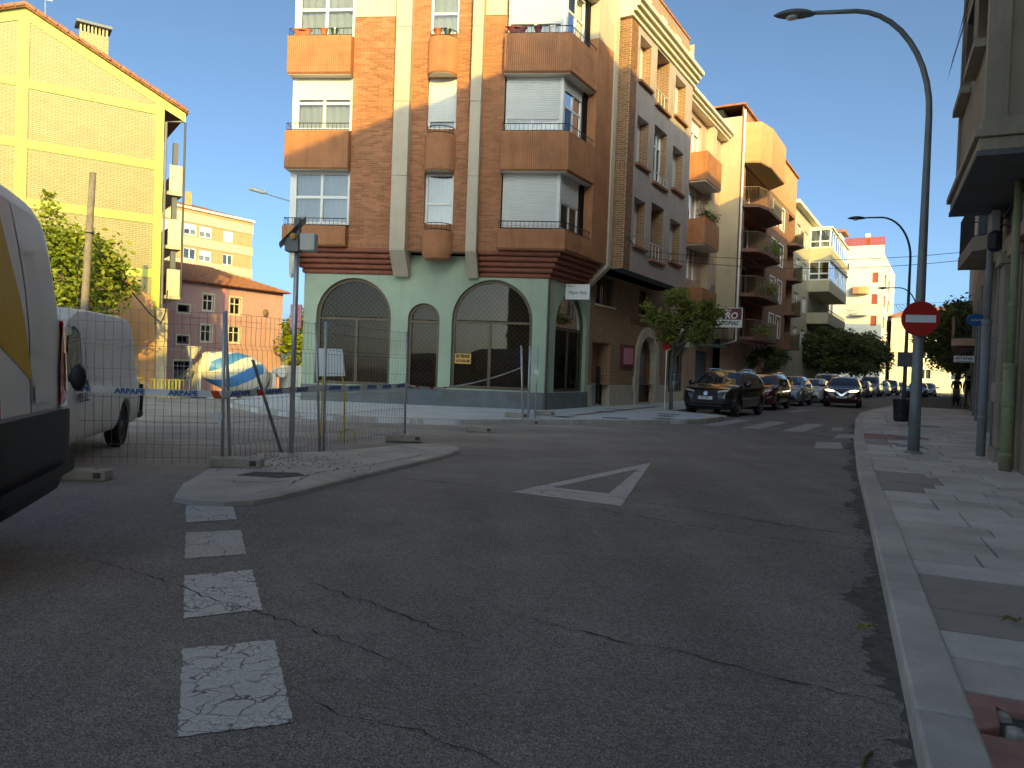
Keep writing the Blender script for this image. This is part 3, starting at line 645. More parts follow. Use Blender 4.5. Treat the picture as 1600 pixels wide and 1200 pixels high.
b = MB(FA); b.box(-2.95, -2.42, .165, .175, 1.50, 1.83); sg = b.build('for_sale_sign', 'sign_orange', w3)
sg2 = lettering('SE VENDE', .13, 'ink', w3, FA, -2.685, .160, 1.745, bold=.006, squeeze=.78); lettering('619 816 80', .125, 'ink', w3, FA, -2.685, .160, 1.59, bold=.005, squeeze=.78)
# corbelled rolls under the overhang
def rightpath(u0, s1):
    return lambda o: [A(u0, -o), cor(o), Bp(s1, -o)]
def leftpath(u1):
    return lambda o: [A(-8.02 - .6 * o, 3.0), corL(o), A(u1, -o)]
for k in range(5):
    z0 = 4.30 + k * .158; o = .09 + k * .125; pr = [(-.1, z0), (o - .05, z0), (o - .012, z0 + .03), (o, z0 + .075), (o - .012, z0 + .125), (o - .05, z0 + .155), (-.1, z0 + .155)]
    b = MB(); b.sweep(rightpath(-2.2, 3.25 - .09 * (4 - k)), pr, close=True); b.build('corbel_course', 'corbel', cb)
    b = MB(); b.sweep(leftpath(-4.97), pr, close=True); b.build('corbel_course', 'corbel', cb)
# body of the upper floors
b = MB(); b.prism([corL(.12), A(.6494 * .12, -.12), Bp(3.0, -.12), Bp(3.3, 9), A(-8.0, 9)], 5.0, 17.2); b.build('core', 'dark_interior', cb)
W = .55
PAR = [(5.08, 5.72), (7.50, 8.72), (10.50, 11.70), (13.48, 14.66), (16.4, 17.3)]
midwins = [(-3.98, -3.04, z, z + 1.62) for z in (5.86, 8.85, 11.82, 14.8)]
holesm = midwins
b = MB(FA); b.wall(-6.40, -4.97, 5.08, 17.2, -W, .3); b.wall(-4.47, -2.56, 5.02, 17.2, -W, .3, holes=holesm); b.wall(-2.22, -1.54, 5.08, 17.2, -W, .3)
b.quad((-4.47, -W, 5.02), (-2.56, -W, 5.02), (-2.56, .02, 5.02), (-4.47, .02, 5.02)); b.quad((-6.40, -W, 5.08), (-6.40, 0, 5.08), (-6.40, 0, 17.2), (-6.40, -W, 17.2)); b.quad((-1.54, -W, 5.08), (-1.54, 0, 5.08), (-1.54, 0, 17.2), (-1.54, -W, 17.2))
b.build('brick_backing', 'mortar_orange', cb)
b = MB(FA); b.bricks(-6.40, -4.97, 5.24, 12.35, -W, bw=.255, bh=.0635, rnd=.3); b.bricks(-6.40, -4.97, 5.09, 5.235, -W, bw=.145, bh=.063, vertical=True)
b.bricks(-4.47, -2.56, 5.03, 13.6, -W, bw=.255, bh=.0635, holes=midwins, rnd=.3); b.bricks(-2.22, -1.54, 5.24, 12.35, -W, bw=.255, bh=.0635); b.bricks(-2.22, -1.54, 5.09, 5.235, -W, bw=.145, bh=.063, vertical=True)
b.build('brick_courses', 'brick_orange', cb, kind='stuff')
b = MB(FA); b.box(-6.38, -4.99, -W - .03, -W + .1, 12.36, 13.5); b.build('cream_panel', 'cream_concrete', cb); b = MB(FA); b.box(-2.2, -1.56, -W - .03, -W + .1, 12.36, 13.5); b.build('cream_panel', 'cream_concrete', cb)
for x0, x1 in ((-4.97, -4.47), (-2.56, -2.22)):     # splayed concrete piers
    for k, (za, zb) in enumerate(((5.02, 7.3), (7.304, 9.6), (9.604, 11.9), (11.904, 14.4), (14.404, 17.2))):
        b = MB(FA); b.box(x0 + .003, x1 - .003, -.88, -.3, za, zb - .004); b.build('pier', 'cream_concrete', cb, bevel=.012)
    b = MB(FA); q = [(-.88, 5.018), (-.88, 4.98), (-.24, 4.24), (.02, 4.24), (.02, 5.018)]
    a_ = [b.P(x0 + .003, v, z) for v, z in q]; c_ = [b.P(x1 - .003, v, z) for v, z in q]; b.face(*a_); b.face(*reversed(c_))
    for i in range(5): j = (i + 1) % 5; b.face(a_[j], a_[i], c_[i], c_[j])
    b.build('pier_foot', 'cream_concrete', cb)
# bays, their windows, parapets and railings
for k in range(4):
    p0, p1 = PAR[k]; q0 = PAR[k + 1][0]; z0 = p1 + .10
    # left bay
    window(FA, cb, -8.30, -6.43, z0, q0, -.42, cols=2, trans=.52, shutter=(0, .42, 0, .3)[k], curtain=('curtain_blue', 'curtain', 'curtain', 'curtain')[k], fw=.085)
    b = MB(FA); b.box(-8.42, -8.30, -.44, .5, z0 - .1, q0); b.build('corner_post', 'white_frame', cb)
    # middle
    window(FA, cb, -3.97, -3.05, z0 + .03, midwins[k][3], -.40, cols=1, trans=.42, shutter=(0, .84, 0, .5)[k], curtain='curtain', fw=.075)
    # right bay, round the corner
    c = cor(.42); window(FA, cb, -1.50, .20, z0, q0, -.42, cols=2, trans=.22, shutter=(.97, .78, .80, .6)[k], curtain='curtain_blue', fw=.07)
    window(FB, cb, -.18, 1.10, z0, q0, -.42, cols=2, trans=.5, shutter=(.5, .22, .1, .4)[k], curtain=(None, None, 'curtain', None)[k], fw=.07)
    b = MB(); b.prism([A(.20, -.45), cor(.45), Bp(-.18, -.45), Bp(-.18, -.2), A(.20, -.2)], z0, q0); b.build('corner_post', 'white_frame', cb)
    b = MB(FB); b.wall(1.10, 1.42, p0, q0 + .02, -.48, .2); b.build('wall_strip', 'brick_orange', cb)
    # parapets
    for nm, path in (('r', rightpath(-1.56, 1.45)), ('l', leftpath(-6.42))):
        b = MB(); O = .80; pr = [(.2, p0), (O - .05, p0), (O, p0 + .05), (O, p1), (O - .12, p1 + .005), (.30, p1 + .005)]
        b.sweep(path, pr); pts_ = path(O)
        b.face(*[b.P(*(path(o)[0 if nm == 'r' else 2]), z) for o, z in pr])
        for (xa, ya), (xb, yb) in zip(pts_, pts_[1:]):
            d = math.dist((xa, ya), (xb, yb)); n = int(d / .062); t = Vector((xb - xa, yb - ya, 0)) / d; nn = Vector((t.y, -t.x, 0))
            if nm == 'l' and (xa, ya) == pts_[0]: continue
            rows = [(p0 + .055, p0 + .26)] + [(p0 + .27 + .31 * q, min(p0 + .57 + .31 * q, p1 - .008)) for q in range(4) if p0 + .3 + .31 * q < p1 - .05]
            for i in range(n):
                a = Vector((xa, ya, 0)) + t * (d * i / n + .004); c = a + t * (d / n - .008); e = nn * .010
                for za, zb in rows:
                    q = [b.P(a.x, a.y, za), b.P(a.x + e.x + t.x * .012, a.y + e.y + t.y * .012, za), b.P(c.x + e.x - t.x * .012, c.y + e.y - t.y * .012, za), b.P(c.x, c.y, za)]
                    w_ = [b.P(a.x, a.y, zb), b.P(a.x + e.x + t.x * .012, a.y + e.y + t.y * .012, zb), b.P(c.x + e.x - t.x * .012, c.y + e.y - t.y * .012, zb), b.P(c.x, c.y, zb)]
                    for i2 in range(3): b.face(q[i2], q[i2 + 1], w_[i2 + 1], w_[i2])
        pp = b.build('parapet', 'tile_orange', cb)
        if k: b = MB(); b.sweep(path, [(.2, p0 - .012), (O - .06, p0 - .012), (O - .06, p0 - .002)]); b.build('soffit', 'soffit', pp)
        railing(ID, path, O - .06, p1 + .004, p1 + .24, pp)
    # half-round balcony in the middle
    cxm = -3.51; hp = lambda o: [A(cxm - (.47 + o) * math.cos(math.pi * q / 46), -W - (.40 + o) * math.sin(math.pi * q / 46)) for q in range(47)]
    hf = lambda o: [A(cxm - (.47 + o + (.009 if q % 2 else -.004) * (o == 0)) * math.cos(math.pi * q / 46), -W - (.40 + o + (.009 if q % 2 else -.004) * (o == 0)) * math.sin(math.pi * q / 46)) for q in range(47)]
    b = MB(); lo = p0 - (.02 if k else .36)
    prof = [(-.46, lo), (-.14 if k == 0 else -.03, lo), (-.05 if k == 0 else 0, lo + .05)] + ([(0, lo + .22)] if k == 0 else []) + [(0, p1 - .1), (-.05, p1 - .09), (-.40, p1 - .09)]
    b.sweep(hf, prof); hb = b.build('balcony', 'tile_orange', cb)
    if k: b = MB(); b.sweep(hp, [(-.45, lo - .01), (-.04, lo - .01), (-.04, lo - .001)]); b.build('soffit', 'soffit', hb)
    railing(ID, lambda o: [hp(o)[q] for q in range(0, 47, 6)] + [hp(o)[46]], -.05, p1 - .09, p1 + .13, hb, step=.5)
# street face: plain rendered return and pier
b = MB(FB); b.box(1.42, 2.72, -.80, -.1, 5.10, 12.3); b.build('return_wall', 'tile_orange', cb); b = MB(FB); b.box(1.42, 2.72, -.80, -.1, 12.304, 17.2); b.build('return_wall', 'cream_concrete', cb)
b = MB(FB); b.box(2.723, 3.0, -.86, -.1, 5.06, 17.2); q = [(-.86, 5.058), (-.86, 5.0), (-.05, 4.26), (.02, 4.26), (.02, 5.058)]
a_ = [b.P(2.723, v, z) for v, z in q]; c_ = [b.P(3.0, v, z) for v, z in q]; b.face(*a_); b.face(*reversed(c_))
for i in range(5): j = (i + 1) % 5; b.face(a_[j], a_[i], c_[i], c_[j])
b.build('pier', 'cream_concrete', cb)
b = MB(); b.prism([corL(.9), cor(.9), Bp(3.3, -.9), Bp(3.3, 9), A(-8.4, 9)], 17.2, 17.5); b.build('roof', 'roof_tile', cb)
# flower pots on the railings
pot_d = None
for n_, (fr_, u, v, z, lab) in enumerate(((FA, -8.05, -.70, 11.73, 'terracotta trough on the top left balcony rail'), (FA, -7.35, -.70, 11.73, 'red pot in the middle of the top left balcony rail'), (FA, -7.0, -.70, 11.73, 'green pot at the right of the top left balcony rail'),
        (FA, -3.65, -.83, 11.63, 'terracotta pot on the upper half-round balcony'), (FA, -3.35, -.83, 11.63, 'green pot on the upper half-round balcony'),
        (FA, -1.2, -.70, 11.73, 'dark red trough on the top right balcony rail'), (FA, -.55, -.70, 11.73, 'dark red pot beside the trough on the top right balcony'), (FA, -.1, -.70, 11.73, 'pale pot near the corner of the top right balcony'))):
    p = C0 + fr_(u, v, z); t = thing('flower_pot', lab, 'flower pot', p, 0, 'pots on the corner building balconies'); gm = 'terracotta' if n_ in (0, 1, 3) else ('dark_red' if n_ in (5, 6) else ('mixer_white' if n_ == 7 else 'car_green'))
    b = MB(); wdt = 1.9 if n_ in (0, 5) else 1
    b.lathe((0, 0, 0), [(.085, 0), (.11, .16), (.125, .16), (.125, .2), (.10, .2), (.09, .15)], 12)
    if wdt > 1: b.v = [Vector((v_.x * 2.6, v_.y * .8, v_.z)) for v_ in b.v]
    b.build('pot', gm, t); b = MB(); b.lathe((0, 0, .13), [(.09 * wdt * (1 if wdt == 1 else .9), 0), (.07, .03)], 8); b.build('soil', 'bark', t)
# blade sign on the street corner
sgn = thing('shop_sign', 'white rectangular shop sign projecting from the corner of the green ground floor', 'sign', C0 + FB(1.2, -.02, 4.0))
f2 = Fr(0, 0, -12); b = MB(f2); b.box(.02, .82, -.045, .045, -.24, .26); b.build('panel', 'sign_white', sgn); b = MB(f2); b.box(-.22, .02, -.012, .012, .17, .20); b.box(-.22, .02, -.012, .012, -.2, -.17); b.build('bracket', 'black_iron', sgn)
b = MB(f2); b.box(.01, .83, -.055, .055, -.265, -.242); b.build('rim', 'sign_grey', sgn)
lettering('Mayor Foto', .17, 'ink', sgn, f2, .42, -.049, -.02, shear=.35, squeeze=.75); lettering('Panasonic', .07, 'ink', sgn, f2, .22, -.049, .19, squeeze=.8)
# wall lamp on the left edge
wl_ = thing('wall_lamp', 'pale street lantern on a wall arm at the left edge of the corner building', 'street lamp', C0 + FA(-8.35, -.1, 6.55))
b = MB(); b.tube([(.25, 0, -.05), (-.1, 0, .05), (-.95, 0, .27)], [.03, .025, .022], 8); b.build('arm', 'steel', wl_)
b = MB(); b.lathe((0, 0, 0), [(.03, -.95), (.07, -1.0), (.095, -1.2), (.085, -1.5), (.02, -1.6)], 14, axis='x'); b.v = [Vector((v.x, v.y * 1.2, v.z * .7 + .30 - (v.x + .95) * .22)) for v in b.v]; b.build('lantern', 'soffit', wl_, smooth=True)
# round white sign and pink blade sign on the left flank
ds = thing('round_sign', 'big round white sign behind the grey post at the left edge of the corner building', 'sign', C0 + FA(-8.35, -.25, 4.9)); b = MB(Fr(0, 0, -68)); b.lathe((0, 0, 0), [(.78, -.04), (.80, 0), (.78, .04)], 36, axis='y'); b.build('disc', 'sign_white', ds, smooth=False)
b = MB(); b.box(.2, .6, .2, .26, -.03, .03); b.build('bracket', 'steel', ds)
ps = thing('blade_sign', 'small pink blade sign beside the left arch, low on the flank', 'sign', C0 + FA(-8.2, -.1, 2.85)); b = MB(Fr(0, 0, -10)); b.box(-.22, .16, -.03, .03, -.36, .40); b.build('panel', 'sign_pink', ps); lettering('GO', .16, 'sign_red', ps, Fr(0, 0, -10), -.03, -.035, .25); lettering('T', .3, 'ink', ps, Fr(0, 0, -10), -.03, -.035, -.06); b = MB(Fr(0, 0, -10)); b.box(-.22, .16, -.031, .031, -.40, -.363); b.build('base_strip', 'sign_red', ps)
# ---------------------------------------------------------------- buildings up the left side of the street
def street_bld(name, label, s0):
    root = thing(name, label, 'building', sn(s0, 0)); o = -SV * s0
    return root, Fr(o.x, o.y, 60)
def bx(fr, par, name, m, *a, bevel=0):
    b = MB(fr); b.box(*a); return b.build(name, m, par, bevel=bevel)
# --- brown brick house with the rendered overhang
b2, F2 = street_bld('town_house', 'brown brick town house with grey rendered overhang and arched stone doorway', 3.34)
nich = (3.62, 5.30, .12, 2.48); wA = (3.78, 5.50, 3.86, 4.90); wB = (8.15, 9.55, 3.82, 4.92); dr = (8.15, 10.35, .12, 2.05)
b = MB(F2); b.wall(3.34, 12.2, .92, 5.3, 0, .45, holes=[(nich[0], nich[1], .92, nich[3]), wA, wB], arches=[(8.0, 10.5, .92, 1.95)]); b.build('wall', 'brick_brown', b2)
for a, c in ((3.34, 3.62), (5.30, 6.6), (6.604, 7.9), (10.6, 12.2)): bx(F2, b2, 'stone_plinth', 'stone_base', a, c, -.03, .3, -.05, .918, bevel=.008)
bx(F2, b2, 'niche_back', 'brick_dark', 3.5, 5.45, .45, .6, 0, 2.6); bx(F2, b2, 'niche_panel', 'sign_white', 3.66, 5.2, .36, .45, .1, .95); bx(F2, b2, 'niche_step', 'stone_base', 3.62, 5.3, -.02, .45, -.02, .11)
bx(F2, b2, 'bracket_post', 'black_iron', 4.55, 4.68, .1, .22, .2, 1.6)
for w in (wA, wB): window(F2, b2, *w, .22, cols=2, fm='brown_shutter', glass='glass_dark', curtain='curtain' if w is wB else None, sill=.28)
b = MB(F2)
for k in range(9): x = wA[0] + .1 + k * .19; b.tube([(x, .1, wA[2]), (x, .1, wA[3])], .012, 5)
b.build('window_bars', 'black_iron', b2)
# arched stone doorway
b = MB(F2); oc = [(7.78, -.05)] + [(7.78, 1.95)] + list(reversed(arc(7.78, 10.75, 1.95))) + [(10.75, -.05)]; ic = [(8.22, -.05)] + [(8.22, 1.95)] + list(reversed(arc(8.22, 10.3, 1.95))) + [(10.3, -.05)]
def arch_blocks(fr, par, xo0, xo1, xi0, xi1, sp, v, m, n=9):
    ao, ai = list(reversed(arc(xo0, xo1, sp, n))), list(reversed(arc(xi0, xi1, sp, n)))
    for i in range(n):
        b = MB(fr); b.slab([ao[i], ao[i + 1], ai[i + 1], ai[i]], v, v + .3); b.build('voussoir', m, par, bevel=.01)
    for k in range(3):
        za, zb = -.05 + k * .667, -.05 + (k + 1) * .667 - .006; e = .10 * (k % 2)
        b = MB(fr); b.box(xo0 - e, xi0, v, v + .3, za, zb); b.build('jamb_stone', m, par, bevel=.01); b = MB(fr); b.box(xi1, xo1 + e, v, v + .3, za, zb); b.build('jamb_stone', m, par, bevel=.01)
arch_blocks(F2, b2, 7.85, 10.68, 8.25, 10.28, 1.95, -.10, 'stone_base')
b = MB(F2); b.poly([(8.25, .34, 0), (10.28, .34, 0), (10.28, .34, 1.95)] + [(x, .34, z) for x, z in arc(8.25, 10.28, 1.95)[1:-1]] + [(8.25, .34, 1.95)]); dd = b.build('door', 'door_wood', b2)
bx(F2, dd, 'door_panel', 'sign_grey', 8.75, 9.85, .31, .34, .4, 2.3); bx(F2, dd, 'door_glass', 'car_glass', 8.9, 9.7, .295, .31, 1.3, 2.2)
b = MB(F2); b.box(8.2, 10.3, -.12, .3, -.02, .16); b.build('step', 'stone_base', b2)
bx(F2, b2, 'plaque', 'dark_red', 6.30, 7.55, -.10, -.001, 1.62, 2.50); bx(F2, b2, 'plaque_face', 'sign_pink', 6.42, 7.43, -.115, -.102, 1.74, 2.38)
b = MB(F2); b.bricks(7.3, 11.2, 3.35, 3.60, -.002, bw=.25, bh=.075, vertical=True, gap=.02, proud=.03, base=(.75, .7, .7)); b.build('soldier_course', 'brick_brown_r', b2, kind='stuff')
# overhang
O2 = 1.25
cells = []
for r_, (za, zb) in enumerate(((5.95, 7.65), (8.85, 10.55), (11.75, 13.35))):
    cells += [(3.98, 5.15, za, zb), (5.75, 7.20, za - .25, zb + .18), (7.95, 9.35, za, zb)]
b = MB(F2); b.wall(3.75, 10.2, 5.0, 13.6, -O2, .42, holes=cells); b.build('render_front', 'stucco_mauve', b2)
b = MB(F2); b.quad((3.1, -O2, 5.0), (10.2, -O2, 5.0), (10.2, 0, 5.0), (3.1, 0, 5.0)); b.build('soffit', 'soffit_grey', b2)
b = MB(F2); b.quad((10.2, -O2, 5.0), (10.2, 2, 5.0), (10.2, 2, 15.4), (10.2, -O2, 15.4)); b.build('side_wall', 'cream_render', b2)
b = MB(F2); b.box(3.12, 3.75, -O2 + .004, -.3, 5.01, 13.6); b.build('brick_backing', 'mortar_pale', b2)
b = MB(F2); b.bricks(3.12, 3.75, 5.02, 5.3, -O2 + .004, bw=.28, bh=.085, vertical=True, gap=.02, base=(.85, .85, .85)); b.bricks(3.12, 3.75, 5.3, 8.4, -O2 + .004, bw=.26, bh=.08, gap=.018); b.bricks(3.12, 3.75, 8.4, 8.68, -O2 + .004, bw=.28, bh=.085, vertical=True, gap=.02); b.bricks(3.12, 3.75, 8.68, 13.6, -O2 + .004, bw=.26, bh=.08, gap=.018)
o = F2(3.12, -O2, 0); fr_r = Fr(o.x, o.y, -30); n_ = MB(fr_r)
for q, (za, zb, vt) in enumerate(((5.02, 5.3, True), (5.3, 8.4, False), (8.4, 8.68, True), (8.68, 13.6, False))): n_.bricks(-.55, 0, za, zb, 0, bw=.28 if vt else .26, bh=.085 if vt else .08, gap=.018, vertical=vt)
b.build('brick_pilaster', 'brick_brown_r', b2, kind='stuff'); n_.build('brick_return', 'brick_brown_r', b2, kind='stuff')
for i, (a, c, za, zb) in enumerate(cells):
    r_, cc = divmod(i, 3)
    bx(F2, b2, 'jamb', 'brick_brown', c - .012, c + .10, -O2 + .02, -O2 + .40, za + .002, zb - .002)
    if cc != 1:
        window(F2, b2, a, c, za, zb, -O2 + .36, cols=2, shutter=(.72, .97, .97)[r_], fw=.07)
        s_ = MB(F2); s_.box(a - .1, c + .1, -O2 - .12, -O2 + .3, za - .09, za - .003); s_.build('sill', 'roof_tile', b2)
    elif r_ == 1:
        window(F2, b2, a, c, za, zb, -O2 + .25, cols=3, trans=.72, fw=.08, curtain='curtain_blue')
        railing(F2, lambda o: [(a, -O2 - o), (c, -O2 - o)], .06, za + .02, za + .35, b2, m='white_frame', step=.3, r=.018)
        s_ = MB(F2); s_.box(a - .1, c + .1, -O2 - .12, -O2 + .2, za - .09, za - .003); s_.build('sill', 'roof_tile', b2)
    else:                                          # open loggia
        b = MB(F2); b.box(a - .05, c + .05, -O2 + 1.3, -O2 + 1.4, za, zb); b.build('loggia_back', 'cream_render' if r_ == 2 else 'brick_dark', b2)
        b = MB(F2); b.quad((a, -O2 + .42, zb), (c, -O2 + .42, zb), (c, -O2 + 1.3, zb), (a, -O2 + 1.3, zb)); b.quad((a, -O2 + .42, za), (c, -O2 + .42, za), (c, -O2 + 1.3, za), (a, -O2 + 1.3, za)); b.quad((a, -O2 + .42, za), (a, -O2 + 1.3, za), (a, -O2 + 1.3, zb), (a, -O2 + .42, zb)); b.build('loggia_lining', 'cream_render', b2)
        b = MB(F2); b.quad((c, -O2 + .42, za), (c, -O2 + 1.3, za), (c, -O2 + 1.3, zb), (c, -O2 + .42, zb)); b.build('loggia_cheek', 'brick_brown', b2)
        railing(F2, lambda o: [(a, -O2 - o), (c, -O2 - o)], -.04, za + .02, za + .62, b2, m='white_frame', step=.35, r=.02)
        s_ = MB(F2); s_.box(a - .1, c + .1, -O2 - .12, -O2 + .3, za - .09, za - .003); s_.build('sill', 'roof_tile', b2)
# core with a void behind each open loggia (lowest and topmost storeys)
b = MB(F2); b.box(3.34, 12.2, .6, 9, -.2, 5.0)
b.prism([(3.2, -.7), (10.15, -.7), (10.15, 9), (3.34, 9)], 8.55, 10.85)
for z0_, z1_ in ((5.0, 5.68), (7.92, 8.55), (10.85, 11.48), (13.62, 14.4)): b.prism([(3.2, -.7), (10.15, -.7), (10.15, 9), (3.34, 9)], z0_, z1_)
for z0_, z1_ in ((5.68, 7.92), (11.48, 13.62)): b.prism([(3.2, -.7), (5.70, -.7), (5.70, .2), (7.25, .2), (7.25, -.7), (10.15, -.7), (10.15, 9), (3.34, 9)], z0_, z1_)
b.build('core', 'dark_interior', b2)
for k, (o, za, zb) in enumerate(((1.33, 13.6, 13.75), (1.45, 13.754, 13.9), (1.57, 13.904, 14.05), (1.69, 14.054, 14.22))): bx(F2, b2, 'cornice_moulding', 'cornice', 2.98, 10.35, -o, -.3, za, zb, bevel=.015)
b = MB(F2); b.quad((3.0, -1.35, 14.22), (10.35, -1.35, 14.22), (10.35, -.95, 15.7), (3.0, -.95, 15.7)); b.quad((3.0, -1.35, 14.22), (3.0, -.95, 15.7), (3.0, 4, 15.7), (3.0, 4, 14.22)); b.build('attic', 'brick_brown', b2); bx(F2, b2, 'coping', 'roof_tile', 2.95, 10.4, -1.0, 6, 15.702, 15.8)
for k in range(4): b = MB(F2); x = 4.2 + k * 1.75; b.box(x, x + .55, -1.32, -1.15, 14.7, 14.82); b.build('vent_slot', 'cornice', b2)
# --- narrow house with the tiled bay
b3, F3 = street_bld('narrow_house', 'narrow cream and peach house with tiled window bay between the two brick fronts', 12.2)
V3 = .4
b = MB(F3); w3s = [(15.5, 17.3, z, z + 1.75) for z in (3.55, 6.2, 9.15, 12.45)]
b.wall(10.2, 21.1, 0, 15.4, V3, .3, holes=w3s + [(13.2, 15.9, .15, 2.75), (17.8, 20.4, .15, 2.7)]); b.build('wall', 'peach_render', b3); bx(F3, b3, 'core', 'dark_interior', 10.3, 21.0, V3 + 1.2, 9, 0, 15.2)
for a, c, m_ in ((11.2, 12.0, 'tile_orange'), (12.0, 13.6, 'cream_render'), (18.2, 18.9, 'cream_render')): bx(F3, b3, 'pilaster', m_, a + .003, c, V3 - .35, V3 - .002, 3.1, 15.0)
for k, w in enumerate(w3s):
    window(F3, b3, *w, V3 + .15, cols=2, fw=.1, curtain='curtain', shutter=(.5, 0, .2, .35)[k])
for k, (za, zb) in enumerate(((4.55, 5.7), (7.85, 9.1), (10.95, 12.35))): bx(F3, b3, 'tiled_parapet', 'tile_orange', 15.2, 17.9, V3 - .95, V3 - .003, za, zb, bevel=.02); bx(F3, b3, 'parapet_soffit', 'soffit', 15.25, 17.85, V3 - .9, V3 - .01, za - .06, za - .003)
for k, (o, za, zb) in enumerate(((.45, 14.5, 14.62), (.6, 14.624, 14.75), (.75, 14.754, 14.9))): bx(F3, b3, 'cornice_moulding', 'cornice', 10.4, 21.0, V3 - o, V3 + .2, za, zb)
bx(F3, b3, 'shop_surround', 'cornice', 12.9, 16.2, V3 - .12, V3 - .004, 2.78, 3.35)
window(F3, b3, 13.2, 15.9, .55, 2.75, V3 + .12, cols=3, fm='sign_grey', glass='glass_dark'); bx(F3, b3, 'shop_panel', 'cornice', 13.2, 15.9, V3 + .10, V3 + .25, .1, .55); bx(F3, b3, 'shop_door', 'sign_grey', 17.9, 20.3, V3 + .15, V3 + .25, .1, 2.65)
lettering('20', .42, 'sign_red', b3, F3, 14.4, V3 - .125, 3.06, bold=.01)
b = MB(F3); b.box(17.6, 20.9, V3 - .9, V3 - .003, 2.95, 3.07); bk = b.build('balcony_slab', 'r_grey', b3); railing(F3, lambda o: [(17.65, V3 - .01), (17.65, V3 - o), (20.85, V3 - o), (20.85, V3 - .01)], .86, 3.07, 4.05, bk, step=.22, r=.016)
window(F3, b3, 18.3, 20.2, 3.1, 5.3, V3 - .05, cols=2, fm='brown_shutter', glass='glass_dark'); bx(F3, b3, 'grey_shutter_panel', 'sign_grey', 19.4, 20.9, V3 - .03, V3 - .002, 5.35, 6.4)
# --- brown brick flats with the polygonal balconies
b4, F4 = street_bld('apartment_building', 'brown brick flats with many-sided balconies and white window surrounds', 21.1)
V4 = -.7; ZF = [3.5, 5.95, 8.45, 10.95, 13.4]
win4 = []
for z in ZF[:4]: win4 += [(30.2, 31.7, z + .75, z + 2.15), (32.6, 34.1, z + .75, z + 2.15)]
rec = [(22.4, 28.2, z + .18, z + 2.35) for z in ZF[:4]]; recr = [(35.8, 38.1, z + .18, z + 2.35) for z in ZF[:4]]
b = MB(F4); b.wall(21.1, 38.3, 3.5, 16.4, V4, 1.1, holes=win4 + rec + recr); b.build('wall', 'brick_b4', b4)
b = MB(F4); b.quad((21.1, V4, 3.5), (21.1, 8, 3.5), (21.1, 8, 15.8), (21.1, V4 + .9, 15.8)); b.quad((21.1, V4, 3.5), (21.1, V4 + .9, 15.8), (21.1, V4, 15.8), (21.1, V4, 3.6)); b.build('party_wall', 'cream_render', b4)
b = MB(F4); b.box(21.14, 38.25, V4 + 1.1, 9, 3.5, 16.3); b.box(21.2, 38.3, .5, 9, 0, 3.5); b.build('core', 'dark_interior', b4)
b = MB(F4); b.wall(21.1, 38.3, 0, 3.5, 0, .4, holes=[(30.5, 32.0, .1, 2.6), (33.0, 36.5, .1, 2.5)]); b.quad((21.1, V4, 3.498), (38.3, V4, 3.498), (38.3, 0, 3.498), (21.1, 0, 3.498)); b.build('ground_floor', 'peach_render', b4)
bx(F4, b4, 'garage_door', 'r_grey', 33.0, 36.5, .3, .4, .1, 2.5); bx(F4, b4, 'street_door', 'door_wood', 30.5, 32.0, .3, .4, .1, 2.6)
for w in win4:
    window(F4, b4, *w, V4 + .10, cols=1, fm='white_frame', fw=.13, glass='glass_dark', shutter=random.choice((0, .3, .55, .9)), sh='white_shutter')
    b = MB(F4)
    for a in ((w[0] - .1, w[0], w[2] - .1, w[3] + .1), (w[1], w[1] + .1, w[2] - .1, w[3] + .1), (w[0], w[1], w[3], w[3] + .1), (w[0], w[1], w[2] - .1, w[2])): b.box(a[0], a[1], V4 - .03, V4 - .003, a[2], a[3])
    b.build('window_surround', 'white_frame', b4)
for k, z in enumerate(ZF[:4]):
    for (a, c, d) in ((21.9, 28.6, 1.15), (35.4, 38.3, .9)):
        poly = [(a, V4), (a + .3, V4 - d * .75), (a + 1.5, V4 - d), (c - 1.2, V4 - d), (c, V4 - .02)]
        b = MB(F4); b.prism(poly, z, z + .16); sl = b.build('balcony_slab', 'balcony_brown', b4)
        p_in = lambda o: [(a + o, V4), (a + .3 + o, V4 - d * .75 + o), (a + 1.5, V4 - d + o), (c - 1.2, V4 - d + o), (c - o, V4 - .02)]
        railing(F4, p_in, .06, z + .16, z + 1.15, sl, m='old_wood', step=.14, r=.014)
        b = MB(F4); q = p_in(.07); (x1, y1), (x2, y2) = q[3], q[4]
        b.quad((x1, y1, z + .22), (x2, y2, z + .22), (x2, y2, z + 1.1), (x1, y1, z + 1.1)); (x1, y1), (x2, y2) = q[2], q[3]; xm = x1 + (x2 - x1) * .45
        b.quad((xm, y1, z + .22), (x2, y2, z + .22), (x2, y2, z + 1.1), (xm, y1, z + 1.1)); b.build('railing_panel', 'awning', sl)
    bx(F4, b4, 'balcony_door', 'door_wood' if k == 3 else 'dark_interior', 26.2, 27.7, V4 + 1.02, V4 + 1.09, z + .2, z + 2.2); b = MB(F4)
    for a in ((26.05, 26.2), (27.7, 27.85)): b.box(a[0], a[1], V4 + .98, V4 + 1.095, z + .2, z + 2.33)
    b.box(26.2, 27.7, V4 + .98, V4 + 1.095, z + 2.2, z + 2.33); b.build('door_surround', 'white_frame', b4)
    window(F4, b4, 22.8, 25.2, z + .3, z + 2.2, V4 + 1.0, cols=2, fw=.12, curtain='curtain')
